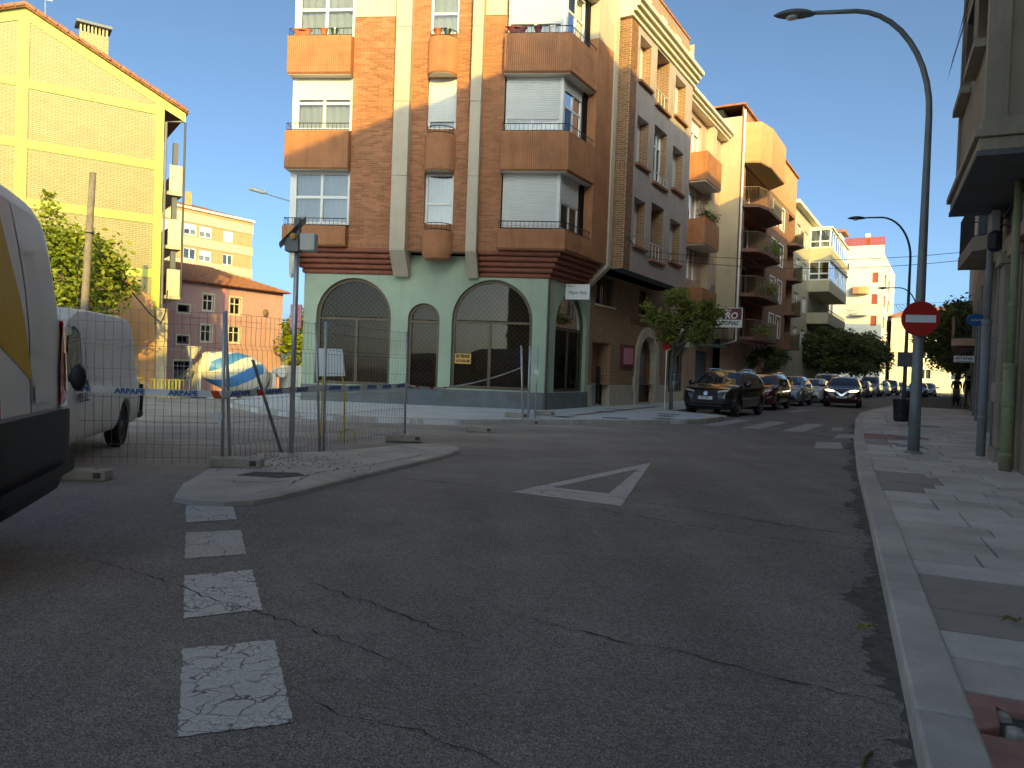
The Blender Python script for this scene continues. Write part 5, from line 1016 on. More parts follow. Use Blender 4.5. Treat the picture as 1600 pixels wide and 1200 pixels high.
# ---------------------------------------------------------------- vehicles
def interp(tab, x):
    if x <= tab[0][0]: return tab[0][1]
    for (a, va), (b_, vb) in zip(tab, tab[1:]):
        if x <= b_: t = (x - a) / (b_ - a) if b_ > a else 0; return va + (vb - va) * t
    return tab[-1][1]
KINDS = {
 'suv': dict(L=4.5, top=[(0, .60), (.03, .80), (.10, .94), (.28, 1.01), (.9, 1.07), (1.12, 1.11), (1.45, 1.36), (1.78, 1.56), (2.1, 1.63), (2.8, 1.65), (3.5, 1.61), (3.95, 1.53), (4.2, 1.28), (4.35, 1.05), (4.45, .9), (4.5, .65)], bot=[(0, .46), (.05, .30), (.3, .22), (4.1, .24), (4.42, .32), (4.5, .48)],
    belt=[(0, 1.0), (1.1, 1.04), (3.2, 1.08), (4.5, 1.14)], hw=[(0, .60), (.03, .70), (.10, .80), (.28, .885), (.8, .925), (3.6, .925), (4.1, .89), (4.38, .82), (4.5, .70)], wheels=(.88, 3.58), wr=.345, tum=.36),
 'hatch': dict(L=4.25, top=[(0, .52), (.03, .68), (.10, .78), (.3, .86), (.9, .94), (1.1, .98), (1.5, 1.22), (1.9, 1.42), (2.2, 1.46), (2.8, 1.47), (3.4, 1.42), (3.8, 1.30), (4.05, 1.02), (4.18, .92), (4.25, .6)], bot=[(0, .38), (.05, .24), (.3, .17), (3.9, .2), (4.2, .28), (4.25, .42)],
    belt=[(0, .9), (1.1, .92), (3.2, .97), (4.25, 1.02)], hw=[(0, .58), (.03, .68), (.1, .77), (.3, .85), (.8, .895), (3.4, .895), (3.9, .86), (4.15, .79), (4.25, .68)], wheels=(.85, 3.45), wr=.315, tum=.38),
 'mpv': dict(L=4.4, top=[(0, .62), (.03, .85), (.10, .98), (.25, 1.05), (.75, 1.14), (.95, 1.2), (1.3, 1.5), (1.65, 1.76), (1.95, 1.83), (2.6, 1.85), (4.1, 1.82), (4.3, 1.74), (4.38, 1.4), (4.4, .7)], bot=[(0, .44), (.05, .28), (.3, .2), (4.1, .24), (4.36, .3), (4.4, .46)],
    belt=[(0, 1.04), (1.1, 1.08), (4.4, 1.14)], hw=[(0, .64), (.03, .74), (.1, .82), (.28, .89), (.8, .92), (3.9, .92), (4.2, .90), (4.36, .85), (4.4, .8)], wheels=(.85, 3.6), wr=.33, tum=.17),
 'van': dict(L=5.4, top=[(0, .78), (.04, 1.02), (.2, 1.2), (.6, 1.32), (.95, 1.42), (1.3, 1.78), (1.65, 2.14), (1.95, 2.36), (2.3, 2.49), (2.8, 2.53), (4.75, 2.55), (5.0, 2.53), (5.18, 2.47), (5.26, 2.34), (5.37, 1.65), (5.39, 1.2), (5.40, .95)], bot=[(0, .5), (.05, .36), (.3, .3), (5.2, .32), (5.36, .36), (5.4, .5)],
    belt=[(0, 1.2), (1.1, 1.25), (5.4, 1.3)], hw=[(0, .78), (.04, .86), (.2, .94), (.6, 1.0), (1.2, 1.02), (5.15, 1.02), (5.28, 1.0), (5.36, .955), (5.4, .9)], wheels=(.95, 4.2), wr=.345, tum=.075),
}
def car_mesh(kind, zk=1.0, lk=1.0):
    K = KINDS[kind]; L = K['L']; box = kind in ('van', 'mpv')
    xs = sorted(set([p[0] for p in K['top']] + [p[0] for p in K['hw']] + [L * k / 26 for k in range(27)]))
    bm = bmesh.new(); rings = []
    for x in xs:
        zt, zb, w = interp(K['top'], x), interp(K['bot'], x), interp(K['hw'], x); bz = min(interp(K['belt'], x), zt - .02); cab = max(0, zt - bz - .02); hb = bz - zb
        wb = w * .955; wr = wb - .02 - cab * K['tum']; e = min(.06, cab * .3 + .004)
        half = [(0, zb), (w * .78, zb), (w * .94, zb + .05 * min(1, hb / .3)), (w * .985, zb + hb * .25), (w, zb + hb * .52), (w * .988, zb + hb * .8), (wb, bz), (wb - .025, bz + e * .4),
                (wb - .02 - cab * K['tum'] * .5, bz + .01 + cab * .5), (wr, zt - e - .015), (wr - .035 - (.05 if not box else .03), zt - .012), (wr * .55, zt + .006), (0, zt + .015)]
        ring = [bm.verts.new((x * lk, -y, z * zk)) for y, z in half] + [bm.verts.new((x * lk, y, z * zk)) for y, z in reversed(half[1:-1])]
        rings.append(ring)
    n = len(rings[0])
    for a, c in zip(rings, rings[1:]):
        for i in range(n): j = (i + 1) % n; bm.faces.new((a[i], a[j], c[j], c[i]))
    bm.faces.new(rings[0]); bm.faces.new(list(reversed(rings[-1])))
    bmesh.ops.recalc_face_normals(bm, faces=bm.faces[:])
    me = bpy.data.meshes.new('body'); bm.to_mesh(me); bm.free()
    o = bpy.data.objects.new('tmp', me); col.objects.link(o)
    s = o.modifiers.new('s', 'SUBSURF'); s.levels = s.render_levels = 1
    cb_ = MB()
    for wx in K['wheels']: 
        for sg in (1, -1): cb_.lathe((wx * lk, sg * .95, K['wr'] * 1.0), [(K['wr'] + .055, -.32 if sg > 0 else -.5), (K['wr'] + .055, .5 if sg > 0 else .32)], 28, axis='y')
    cu = cb_.build('tmpc', 'tyre'); bo = o.modifiers.new('b', 'BOOLEAN'); bo.object = cu; bo.operation = 'DIFFERENCE'; bo.solver = 'EXACT'
    dg = bpy.context.evaluated_depsgraph_get(); out = bpy.data.meshes.new_from_object(o.evaluated_get(dg)); bpy.data.objects.remove(o); bpy.data.objects.remove(cu)
    out.materials.clear(); out.shade_smooth()
    try: out.set_sharp_from_angle(angle=R(38))
    except Exception: pass
    return out
_body = {}
class Veh:
    def __init__(s, root, kind, paint, zk=1.0, lk=1.0, rim='alloy'):
        s.K = KINDS[kind]; s.zk, s.lk = zk, lk; s.root = root; key = (kind, zk, lk)
        if key not in _body:
            me = car_mesh(kind, zk, lk); bm = bmesh.new(); bm.from_mesh(me); _body[key] = (me, BVHTree.FromBMesh(bm)); bm.free()
        me, s.bvh = _body[key]; me = me.copy(); me.materials.append(M[paint]); s.body = link('body', me, root)
        for wx in s.K['wheels']:
            for sg in (1, -1): s.wheel(wx * lk, sg, rim)
    def wheel(s, x, sg, rim):
        r = s.K['wr']; w = interp(s.K['hw'], x / s.lk); y = sg * (w - .035); i = -sg
        b = MB(); b.lathe((x, y, r), [(r * .66, i * .02), (r * .93, i * 0.0), (r, i * .04), (r, i * .17), (r * .9, i * .2), (r * .3, i * .2)], 26, axis='y'); wh = b.build('wheel', 'tyre', s.root, smooth=False)
        b = MB(); b.lathe((x, y, r), [(r * .68, i * .03), (r * .64, i * .012), (r * .60, i * .05), (r * .58, i * .09)], 26, axis='y', cap=False)
        for k in range(5):
            a = 2 * math.pi * k / 5; c, d = math.cos(a), math.sin(a)
            q = [(-.035, .03), (.035, .03), (.055, r * .62), (-.055, r * .62)]; lo = [b.P(x + u * c + t * d, y + i * .03, r - u * d + t * c) for u, t in q]; b.face(*lo); hi = [b.P(x + u * c + t * d, y + i * .07, r - u * d + t * c) for u, t in q]
            for m_ in range(4): n_ = (m_ + 1) % 4; b.face(lo[m_], lo[n_], hi[n_], hi[m_])
        b.lathe((x, y, r), [(.02, i * .018), (.06, i * .02), (.065, i * .05)], 12, axis='y'); b.build('rim', rim, wh)
        b = MB(); b.lathe((x, y, r), [(.01, i * .12), (r * .62, i * .12)], 18, axis='y', cap=False); b.build('brake_disc', 'steel_rim', wh)
    def patch(s, poly, axis, sgn, m, name, parent=None, off=.006, cuts=3):
        bm = bmesh.new()
        vs = [bm.verts.new((p[0], p[1], 0)) for p in poly]; bm.faces.new(vs); bmesh.ops.triangulate(bm, faces=bm.faces[:])
        bmesh.ops.subdivide_edges(bm, edges=bm.edges[:], cuts=cuts, use_grid_fill=True)
        for v in bm.verts:
            a, z = v.co.x, v.co.y * s.zk
            if axis == 'y': a *= s.lk; org, d = Vector((a, sgn * 5, z)), Vector((0, -sgn, 0))
            else: org, d = Vector((-5 if sgn < 0 else 12, a, z)), Vector((1 if sgn < 0 else -1, 0, 0))
            h = s.bvh.ray_cast(org, d)
            loc = h[0] if h[0] is not None else s.bvh.find_nearest(Vector((a if axis == 'y' else (0 if sgn < 0 else s.K['L'] * s.lk), sgn * .9 if axis == 'y' else a, z)))[0]
            v.co = loc - d * off
        bmesh.ops.recalc_face_normals(bm, faces=bm.faces[:])
        me = bpy.data.meshes.new(name); bm.to_mesh(me); bm.free(); me.shade_smooth(); me.materials.append(M[m])
        return link(name, me, parent or s.body)
    def both(s, poly, m, name, **k):
        for sg in (1, -1): s.patch(poly, 'y', sg, m, name, **k)
    def front2(s, poly, m, name, sgn=-1, **k):
        for f in (1, -1): s.patch([(p[0] * f, p[1]) for p in (poly if f > 0 else list(reversed(poly)))], 'x', sgn, m, name, **k)
def car(name, label, kind, paint, loc, rotz, front, group=None, zk=1.0, lit=False, detail=True, plate='1234 BCD', lk=1.0):
    root = thing(name, label, 'car', loc, rotz, group); v = Veh(root, kind, paint, zk, lk); K = v.K; L = K['L']
    t = lambda x: interp(K['top'], x); bz = lambda x: interp(K['belt'], x)
    hl = 'lamp_lit' if lit else 'headlamp'
    if kind == 'suv':
        ws = [(-.66, 1.13), (.66, 1.13), (.60, 1.36), (.535, 1.565), (-.535, 1.565), (-.60, 1.36)]; v.patch(ws, 'x', -1, 'car_glass', 'windscreen', cuts=4)
        v.both([(1.55, 1.09), (2.55, 1.11), (2.55, 1.53), (2.1, 1.55), (1.85, 1.46)], 'car_glass', 'side_window'); v.both([(2.65, 1.11), (3.45, 1.13), (3.55, 1.50), (2.65, 1.53)], 'car_glass', 'side_window'); v.both([(3.53, 1.14), (3.85, 1.2), (3.75, 1.44), (3.63, 1.47)], 'car_glass', 'quarter_window')
        v.both([(.3, .24), (4.2, .24), (4.2, .34), (.3, .34)], 'black_plastic', 'sill_trim')
        v.patch([(-.62, 1.15), (.62, 1.15), (.56, 1.45), (-.56, 1.45)], 'x', 1, 'car_glass', 'rear_window'); v.front2([(.5, .82), (.8, .82), (.8, 1.0), (.55, 1.0)], 'tail_red', 'tail_lamp', sgn=1)
        if front == 'hs':
            v.front2([(.40, .83), (.74, .88), (.82, .96), (.70, .945), (.42, .885)], hl, 'headlight'); v.patch([(-.46, .60), (-.36, .50), (.36, .50), (.46, .60), (.40, .84), (.3, .885), (-.3, .885), (-.40, .84)], 'x', -1, 'black_plastic', 'grille'); v.front2([(.55, .50), (.80, .48), (.82, .66), (.66, .62)], 'black_plastic', 'air_intake')
            v.patch([(-.55, .36), (.55, .36), (.60, .40), (-.60, .40)], 'x', -1, 'chrome', 'skid_strip', off=.014); v.patch([(math.cos(a) * .075, .80 + math.sin(a) * .075) for a in [k * math.pi / 6 for k in range(12)]], 'x', -1, 'chrome', 'badge', off=.02, cuts=1); pz = .64
            b = MB()
        elif front == 'wing':
            v.front2([(.34, .83), (.72, .86), (.82, .93), (.62, .95), (.36, .90)], hl, 'headlight'); v.patch([(-.34, .62), (.34, .62), (.38, .86), (-.38, .86)], 'x', -1, 'black_plastic', 'grille'); v.patch([(-.40, .90), (-.30, .90), (0, .70), (.30, .90), (.40, .90), (.06, .62), (-.06, .62)], 'x', -1, 'chrome', 'grille_chevron', off=.016); v.patch([(-.7, .36), (.7, .36), (.62, .50), (-.62, .50)], 'x', -1, 'black_plastic', 'air_intake'); pz = .545
            v.front2([(.62, .48), (.74, .48), (.74, .56), (.62, .56)], 'headlamp', 'fog_lamp', off=.01)
        else:
            v.front2([(.44, .80), (.76, .84), (.82, .94), (.6, .93), (.44, .88)], hl, 'headlight'); v.patch([(-.42, .78), (.42, .78), (.42, .86), (-.42, .86)], 'x', -1, 'black_plastic', 'grille'); v.patch([(-.62, .40), (.62, .40), (.5, .62), (-.5, .62)], 'x', -1, 'black_plastic', 'air_intake'); v.front2([(.5, .45), (.82, .60), (.80, .66), (.46, .52)], 'chrome', 'bumper_trim', off=.012); pz = .70
    elif kind == 'hatch':
        v.patch([(-.64, .99), (.64, .99), (.58, 1.2), (.50, 1.40), (-.50, 1.40), (-.58, 1.2)], 'x', -1, 'car_glass', 'windscreen', cuts=4); v.both([(1.6, .96), (2.45, .98), (2.45, 1.38), (2.15, 1.40), (1.95, 1.33)], 'car_glass', 'side_window'); v.both([(2.55, .98), (3.3, 1.0), (3.38, 1.30), (2.55, 1.38)], 'car_glass', 'side_window')
        v.front2([(.42, .66), (.74, .72), (.82, .80), (.62, .79), (.44, .74)], hl, 'headlight'); v.patch([(-.36, .60), (.36, .60), (.40, .73), (-.40, .73)], 'x', -1, 'black_plastic', 'grille'); v.patch([(-.62, .28), (.62, .28), (.52, .46), (-.52, .46)], 'x', -1, 'black_plastic', 'air_intake'); pz = .53; v.front2([(.5, .8), (.78, .8), (.78, .95), (.5, .95)], 'tail_red', 'tail_lamp', sgn=1)
    else:
        v.patch([(-.68, 1.22), (.68, 1.22), (.66, 1.45), (.62, 1.74), (-.62, 1.74), (-.66, 1.45)], 'x', -1, 'car_glass', 'windscreen', cuts=4); v.both([(1.45, 1.14), (2.3, 1.15), (2.3, 1.70), (1.95, 1.70), (1.7, 1.55)], 'car_glass', 'side_window'); v.both([(2.4, 1.15), (3.2, 1.16), (3.2, 1.70), (2.4, 1.70)], 'car_glass', 'side_window')
        v.front2([(.50, .74), (.80, .76), (.84, .94), (.55, .88)], hl, 'headlight'); v.patch([(-.46, .82), (.46, .82), (.46, .90), (-.46, .90)], 'x', -1, 'black_plastic', 'grille'); v.patch([(-.66, .32), (.66, .32), (.6, .58), (-.6, .58)], 'x', -1, 'black_plastic', 'air_intake'); pz = .64; v.front2([(.50, .42), (.70, .42), (.70, .54), (.50, .54)], 'headlamp', 'fog_lamp', off=.012)
    if detail:
        pl = v.patch([(-.26, pz - .055), (.26, pz - .055), (.26, pz + .055), (-.26, pz + .055)], 'x', -1, 'plate', 'number_plate', off=.03, cuts=1); v.patch([(.22, pz - .05), (.255, pz - .05), (.255, pz + .05), (.22, pz + .05)], 'x', -1, 'blue_ink', 'plate_band', off=.034, cuts=1)
        me = text_mesh(plate, .11, squeeze=.62, extrude=.001); x0 = min(vv.co.x for vv in pl.data.vertices) - .004; mt = Matrix(((0, 0, -1, x0), (-1, 0, 0, 0), (0, 1, 0, pz * zk), (0, 0, 0, 1))); me.transform(mt); me.materials.clear(); me.materials.append(M['ink']); link('plate_lettering', me, v.body)
    mx = 1.42 if kind != 'mpv' else 1.3; mz = bz(1.4) + .05
    for sg in (1, -1):
        b = MB(); w = interp(K['hw'], 1.4); b.lathe((mx * lk, sg * (w + .10), (mz + .04) * zk), [(.03, -.06), (.085, -.05), (.10, .02), (.07, .09)], 12, axis='x'); b.v = [Vector((q.x, q.y * 1.0 + (q.y - sg * (w + .10)) * .35, q.z)) for q in b.v]; b.tube([(mx * lk + .02, sg * (w - .05), mz * zk), (mx * lk + .02, sg * (w + .08), (mz + .02) * zk)], .025, 6); b.build('mirror', paint, v.root, smooth=True)
        if detail:
            for xd in ((1.35, 2.5, 3.45) if kind != 'hatch' else (1.3, 2.4, 3.3)):
                v.patch([(xd - .008, .42), (xd + .008, .42), (xd + .008, bz(xd) - .01), (xd - .008, bz(xd) - .01)], 'y', sg, 'ink', 'door_gap', off=.003, cuts=2)
            for xd in (2.22, 3.2): v.patch([(xd, bz(xd) - .17), (xd + .2, bz(xd) - .16), (xd + .2, bz(xd) - .12), (xd, bz(xd) - .13)], 'y', sg, paint, 'door_handle', off=.025, cuts=1)
        if kind in ('suv', 'mpv') and detail:
            b = MB(); zr = (t(2.4) + .03) * zk; yr = sg * (interp(K['hw'], 2.4) * .955 - .03 - (t(2.4) - bz(2.4)) * K['tum'] - .05); b.tube([(1.95 * lk, yr, zr - .06), (2.15 * lk, yr, zr), (3.3 * lk, yr, zr - .005), (3.6 * lk, yr, zr - .07)], .016, 6); b.build('roof_rail', 'chrome' if kind == 'suv' else 'black_plastic', v.root)
    b = MB(); b.tube([(L * .82 * lk, 0, (t(L * .82)) * zk), (L * .86 * lk, 0, (t(L * .82) + .16) * zk)], .006, 5); b.build('aerial', 'black_plastic', v.root)
    return v
pk_g = 'cars parked along the left kerb'
rz = R(60)
car('parked_car', 'glossy black SUV parked nose-on nearest the crossing', 'suv', 'car_black', sn(4.55, 3.9), rz - R(4), 'hs', pk_g, zk=1.0, plate='8813 MRT')
car('parked_car', 'dark red SUV parked just behind the black SUV', 'suv', 'car_red', sn(12.0, 3.85), rz, 'plain', pk_g, zk=.99)
car('parked_car', 'grey blue hatchback parked behind the dark red SUV', 'hatch', 'car_blue', sn(19.0, 3.85), rz, 'plain', pk_g, zk=1.06)
car('parked_car', 'low white hatchback parked behind the grey blue car', 'hatch', 'car_white', sn(26.3, 3.9), rz, 'plain', pk_g)
car('parked_car', 'tall white van-like car parked behind the white hatchback', 'mpv', 'car_white', sn(32.5, 3.95), rz, 'plain', pk_g)
car('parked_car', 'dark green car parked behind the tall white one', 'suv', 'car_green', sn(38.6, 4.1), rz, 'plain', pk_g, detail=False)
car('moving_car', 'dark maroon SUV driving towards us with headlights lit', 'suv', 'car_maroon', sn(20.8, 6.4), rz + R(4), 'wing', None, lit=True, zk=.98, plate='3402 KBZ')
far = [(48, 4.5, 'hatch', 'car_grey', 'small grey car far up the left kerb'), (54.5, 4.8, 'mpv', 'car_silver', 'silver people carrier far up the left kerb'), (61, 5.2, 'hatch', 'car_white', 'tiny white hatchback far up the left kerb'), (68, 5.6, 'suv', 'car_navy', 'tiny navy SUV far up the left kerb'), (75, 6.0, 'hatch', 'car_silver', 'tiny silver hatchback farthest up the left kerb'), (58, 8.6, 'hatch', 'car_navy', 'dark car far off beside the right kerb'), (66, 9.2, 'hatch', 'car_silver', 'pale car far off at the right kerb')]
for s_, n_, kd, pt, lb in far: car('parked_car', lb, kd, pt, sn(s_, n_), rz - R(1), 'plain', pk_g if n_ < 8 else None, detail=False)
# --- near delivery van, rear left corner in view
def van(label, corner, h, paint, lk, zk):
    h = Vector((*h, 0)).normalized(); left = Vector((-h.y, h.x, 0)); L = 5.4 * lk
    fc = Vector((*corner, 0)) - left * 1.0 + h * L; root = thing('delivery_van', label, 'van', fc, math.atan2(-h.y, -h.x)); return Veh(root, 'van', paint, zk, lk, rim='steel_rim'), root
hv = Vector((-.95, -.31, 0)).normalized(); rv = Vector((-.31, .95, 0)).normalized()
rear_c = Vector((-3.44, 5.86, 0)) - rv * 1.0
vr = thing('delivery_van', 'near white van seen from behind at the left edge, yellow flash and red tail lamp', 'van', rear_c + hv * 5.4, math.atan2(-hv.y, -hv.x)); v1 = Veh(vr, 'van', 'white_paint', 1.0, 1.0, rim='steel_rim')
def rearp(poly, m, name, off=.006, cuts=4): return v1.patch(poly, 'x', 1, m, name, off=off, cuts=cuts)
rearp([(-.80, 1.0), (-.012, 1.0), (-.012, 2.36), (-.70, 2.36)], 'white_paint', 'rear_door', .010); rearp([(.80, 1.0), (.70, 2.36), (.012, 2.36), (.012, 1.0)], 'white_paint', 'rear_door', .010)
rearp([(-.74, 2.30), (-.32, 2.30), (-.22, 1.95), (.04, 1.20), (-.40, 1.36), (-.80, 1.50)], 'yellow_wrap', 'yellow_stripe', .013, 6)
for y0, y1 in ((.05, .36),):
    rearp([(y1 - .012, 1.42), (y1 + .012, 1.42), (y1 - .02, 2.06), (y1 - .044, 2.06)], 'white_paint', 'pressing', .028); rearp([(y0, 1.395), (y1 + .012, 1.395), (y1 + .012, 1.425), (y0, 1.425)], 'white_paint', 'pressing', .028); rearp([(y0, 2.045), (y1 - .02, 2.045), (y1 - .02, 2.07), (y0, 2.07)], 'white_paint', 'pressing', .028)
rearp([(.04, 1.06), (.48, 1.06), (.50, 1.12), (.46, 1.19), (.04, 1.19)], 'white_paint', 'pressing', .026)
rearp([(-.95, .40), (.955, .40), (.955, .97), (.6, .985), (-.95, .985)], 'black_plastic', 'rear_bumper', .045, 6); rearp([(-.86, .52), (.80, .52), (.80, .60), (-.86, .60)], 'black_plastic', 'bumper_step', .10)
for sg in (1, -1): v1.patch([(5.05, .40), (5.385, .42), (5.385, .95), (5.05, .95)], 'y', sg, 'black_plastic', 'bumper_corner', off=.02)
for f in (1, -1):
    q = [(.66, 1.0), (.955, 1.0), (.95, 1.30), (.92, 1.64), (.84, 1.64), (.74, 1.50), (.675, 1.28)]
    rearp([(y * f, z) for y, z in (q if f > 0 else q[::-1])], 'tail_red', 'tail_lamp', .03, 5); q = [(.80, 1.12), (.93, 1.10), (.92, 1.40), (.80, 1.40)]; rearp([(y * f, z) for y, z in (q if f > 0 else q[::-1])], 'tail_clear', 'reversing_lamp', .036, 3)
    v1.patch([(5.24, 1.0), (5.37, 1.0), (5.36, 1.3), (5.33, 1.58), (5.29, 1.5), (5.25, 1.3)], 'y', f, 'tail_red', 'tail_lamp', off=.02)
    for z in (1.15, 1.86): b = MB(); b.box(5.30 - (z > 1.5) * .05, 5.39 - (z > 1.5) * .10, f * .84, f * .90, z, z + .11); b.build('hinge', 'white_paint', vr, bevel=.01)
rearp([(-.012, 1.0), (.012, 1.0), (.012, 2.36), (-.012, 2.36)], 'ink', 'door_gap', .004)
v1.patch([(-.8, 1.3), (.8, 1.3), (.75, 2.0), (-.75, 2.0)], 'x', -1, 'car_glass', 'windscreen', cuts=3); v1.both([(1.45, 1.35), (2.25, 1.35), (2.25, 2.0), (1.85, 2.0)], 'car_glass', 'side_window')
# --- second white van behind the fence
v2, vr2 = van('older dirty white van standing behind the mesh fence', (-6.22, 12.70), (.259, -.966), 'van_dirty', 1.0, .79)
LE = 5.4; zz = 1 / .79
v2.both([(1.42, 1.14 * zz), (2.12, 1.12 * zz), (2.16, 1.62 * zz), (2.02, 1.69 * zz), (1.80, 1.69 * zz)], 'car_glass', 'side_window', cuts=4); v2.both([(1.38, 1.10 * zz), (2.16, 1.08 * zz), (2.21, 1.65 * zz), (2.05, 1.73 * zz), (1.76, 1.73 * zz)], 'black_plastic', 'window_seal', off=.002, cuts=4)
v2.both([(2.20, .93 * zz), (2.32, .93 * zz), (2.32, 1.06 * zz), (2.20, 1.06 * zz)], 'black_plastic', 'door_handle', off=.012, cuts=2)
v2.both([(2.38, .4 * zz), (2.392, .4 * zz), (2.40, 1.75 * zz), (2.388, 1.75 * zz)], 'ink', 'door_gap', off=.003, cuts=3); v2.both([(2.45, 1.06 * zz), (5.1, 1.06 * zz), (5.1, 1.085 * zz), (2.45, 1.085 * zz)], 'van_dirty', 'pressing', off=.016, cuts=4); v2.both([(2.45, 1.5 * zz), (5.0, 1.5 * zz), (5.0, 1.515 * zz), (2.45, 1.515 * zz)], 'van_dirty', 'pressing', off=.012, cuts=4)
v2.patch([(-.7, 1.1 * zz), (-.05, 1.1 * zz), (-.05, 1.7 * zz), (-.62, 1.7 * zz)], 'x', 1, 'car_glass', 'rear_window'); v2.patch([(.7, 1.1 * zz), (.62, 1.7 * zz), (.05, 1.7 * zz), (.05, 1.1 * zz)], 'x', 1, 'car_glass', 'rear_window'); v2.patch([(-.8, 1.3), (.8, 1.3), (.75, 2.0), (-.75, 2.0)], 'x', -1, 'car_glass', 'windscreen', cuts=3)
b = MB(); b.tube([(5.3, -.98, .42), (5.45, -.9, .46), (5.5, -.5, .5), (5.5, .5, .5), (5.45, .9, .46), (5.3, .98, .42)], .07, 8); b.build('rear_bumper', 'steel_rim', vr2); b = MB(); b.tube([(5.37, -.985, .42), (5.41, -.99, .7), (5.39, -.98, .92)], .035, 6); b.build('corner_guard', 'black_plastic', vr2)
me = text_mesh('PIPE S.L.', .15, bold=.004, align='RIGHT'); me.transform(Matrix(((1, 0, 0, 2.16), (0, 0, -1, -1.03), (0, 1, 0, .85), (0, 0, 0, 1)))); me.materials.clear(); me.materials.append(M['sign_grey']); link('lettering', me, vr2)
b = MB(); b.lathe((1.22, -1.14, 1.12), [(.03, -.05), (.075, -.04), (.085, .03), (.06, .07)], 12, axis='x'); b.v = [Vector((q.x, q.y, 1.12 + (q.z - 1.12) * 1.9)) for q in b.v]; b.tube([(1.22, -.96, 1.08), (1.22, -1.1, 1.1)], .03, 6); b.build('mirror', 'black_plastic', vr2, smooth=True)
# --- concrete mixer
mx = thing('mixer_truck', 'concrete mixer lorry with blue and white striped drum in the works', 'truck', (-18.6, 44.5, gz(-18.6, 46)), R(38))
b = MB(); b.box(-.3, 7.4, -.45, .45, .75, 1.0); b.build('chassis', 'mixer_white', mx)
for x in (.5, 1.85, 5.0, 6.4):
    for sg in (1, -1):
        b = MB(); y = sg * 1.12; i = -sg; b.lathe((x, y, .52), [(.3, i * .02), (.5, 0), (.52, i * .05), (.52, i * .3)], 20, axis='y'); w_ = b.build('wheel', 'tyre', mx); b = MB(); b.lathe((x, y, .52), [(.05, i * -.02), (.28, i * .0), (.3, i * .06)], 16, axis='y'); b.build('rim', 'mixer_white', w_)
prof = [(.55, 0), (.75, .25), (1.05, 1.2), (1.22, 2.1), (1.2, 2.9), (.95, 3.7), (.6, 4.1)]
for k in range(3): pass
b = MB(); n = 96; rings = []; tl = R(-14); mats = []
def rad(t):
    for (r0_, h0), (r1_, h1) in zip(prof, prof[1:]):
        if t <= h1: return r0_ + (r1_ - r0_) * (t - h0) / (h1 - h0)
    return prof[-1][0]
for j in range(85):
    h = 4.1 * j / 84; r_ = rad(h); rings.append([b.P(.1 + h * math.cos(tl) - r_ * math.sin(a) * math.sin(tl) * -1 * 0 + r_ * math.sin(a) * -math.sin(tl), r_ * math.cos(a), 2.75 + h * math.sin(tl) + r_ * math.sin(a) * math.cos(tl)) for a in [2 * math.pi * q / n for q in range(n)]])
for j in range(84):
    for q in range(n): b.face(rings[j][q], rings[j][(q + 1) % n], rings[j + 1][(q + 1) % n], rings[j + 1][q]); mats.append(1 if 9 <= j <= 72 and ((q / n * 4 + j / 84 * 2.0) % 1.0) < .5 else 0)
dr_ = b.build('drum', ['mixer_white', 'mixer_blue'], mx, kind='keep')
for f_, m_ in zip(dr_.data.polygons, mats): f_.material_index = m_
dr_.data.shade_smooth()
b = MB(); b.box(5.4, 7.3, -1.2, 1.2, .8, 2.75); cbx = b.build('cab', 'mixer_white', mx, bevel=.12)
for sg in (1, -1): b = MB(); b.box(6.2, 7.0, sg * 1.2, sg * 1.215, 1.75, 2.5); b.build('side_window', 'car_glass', cbx)
b = MB(); b.box(7.3, 7.315, -1.0, 1.0, 1.7, 2.5); b.build('windscreen', 'car_glass', cbx); b = MB(); b.box(5.42, 7.25, -1.215, -1.2, 1.15, 1.4); b.build('orange_strip', 'orange_paint', cbx)
b = MB(); b.lathe((0, 0, 0), [(.9, 0), (.3, .9)], 16); b.v = [Vector((q.x * .6 - .3, q.y * .8, 3.7 - q.z * .8)) for q in b.v]; b.build('hopper', 'mixer_white', mx); b = MB(); b.tube([(-.3, 0, 2.3), (-1.0, -.2, 1.7), (-1.6, -.4, 1.3)], [.22, .2, .18], 8); b.build('chute', 'r_grey', mx); b = MB(); b.box(-.1, .1, -.6, .6, 1.0, 2.6); b.build('drum_support', 'mixer_white', mx); b = MB(); b.box(4.3, 4.5, -.7, .7, 1.0, 2.3); b.build('drum_support', 'mixer_white', mx); b = MB(); b.lathe((4.9, -.2, 2.3), [(.3, -.5), (.3, .5)], 14, axis='y'); b.build('water_tank', 'mixer_white', mx)
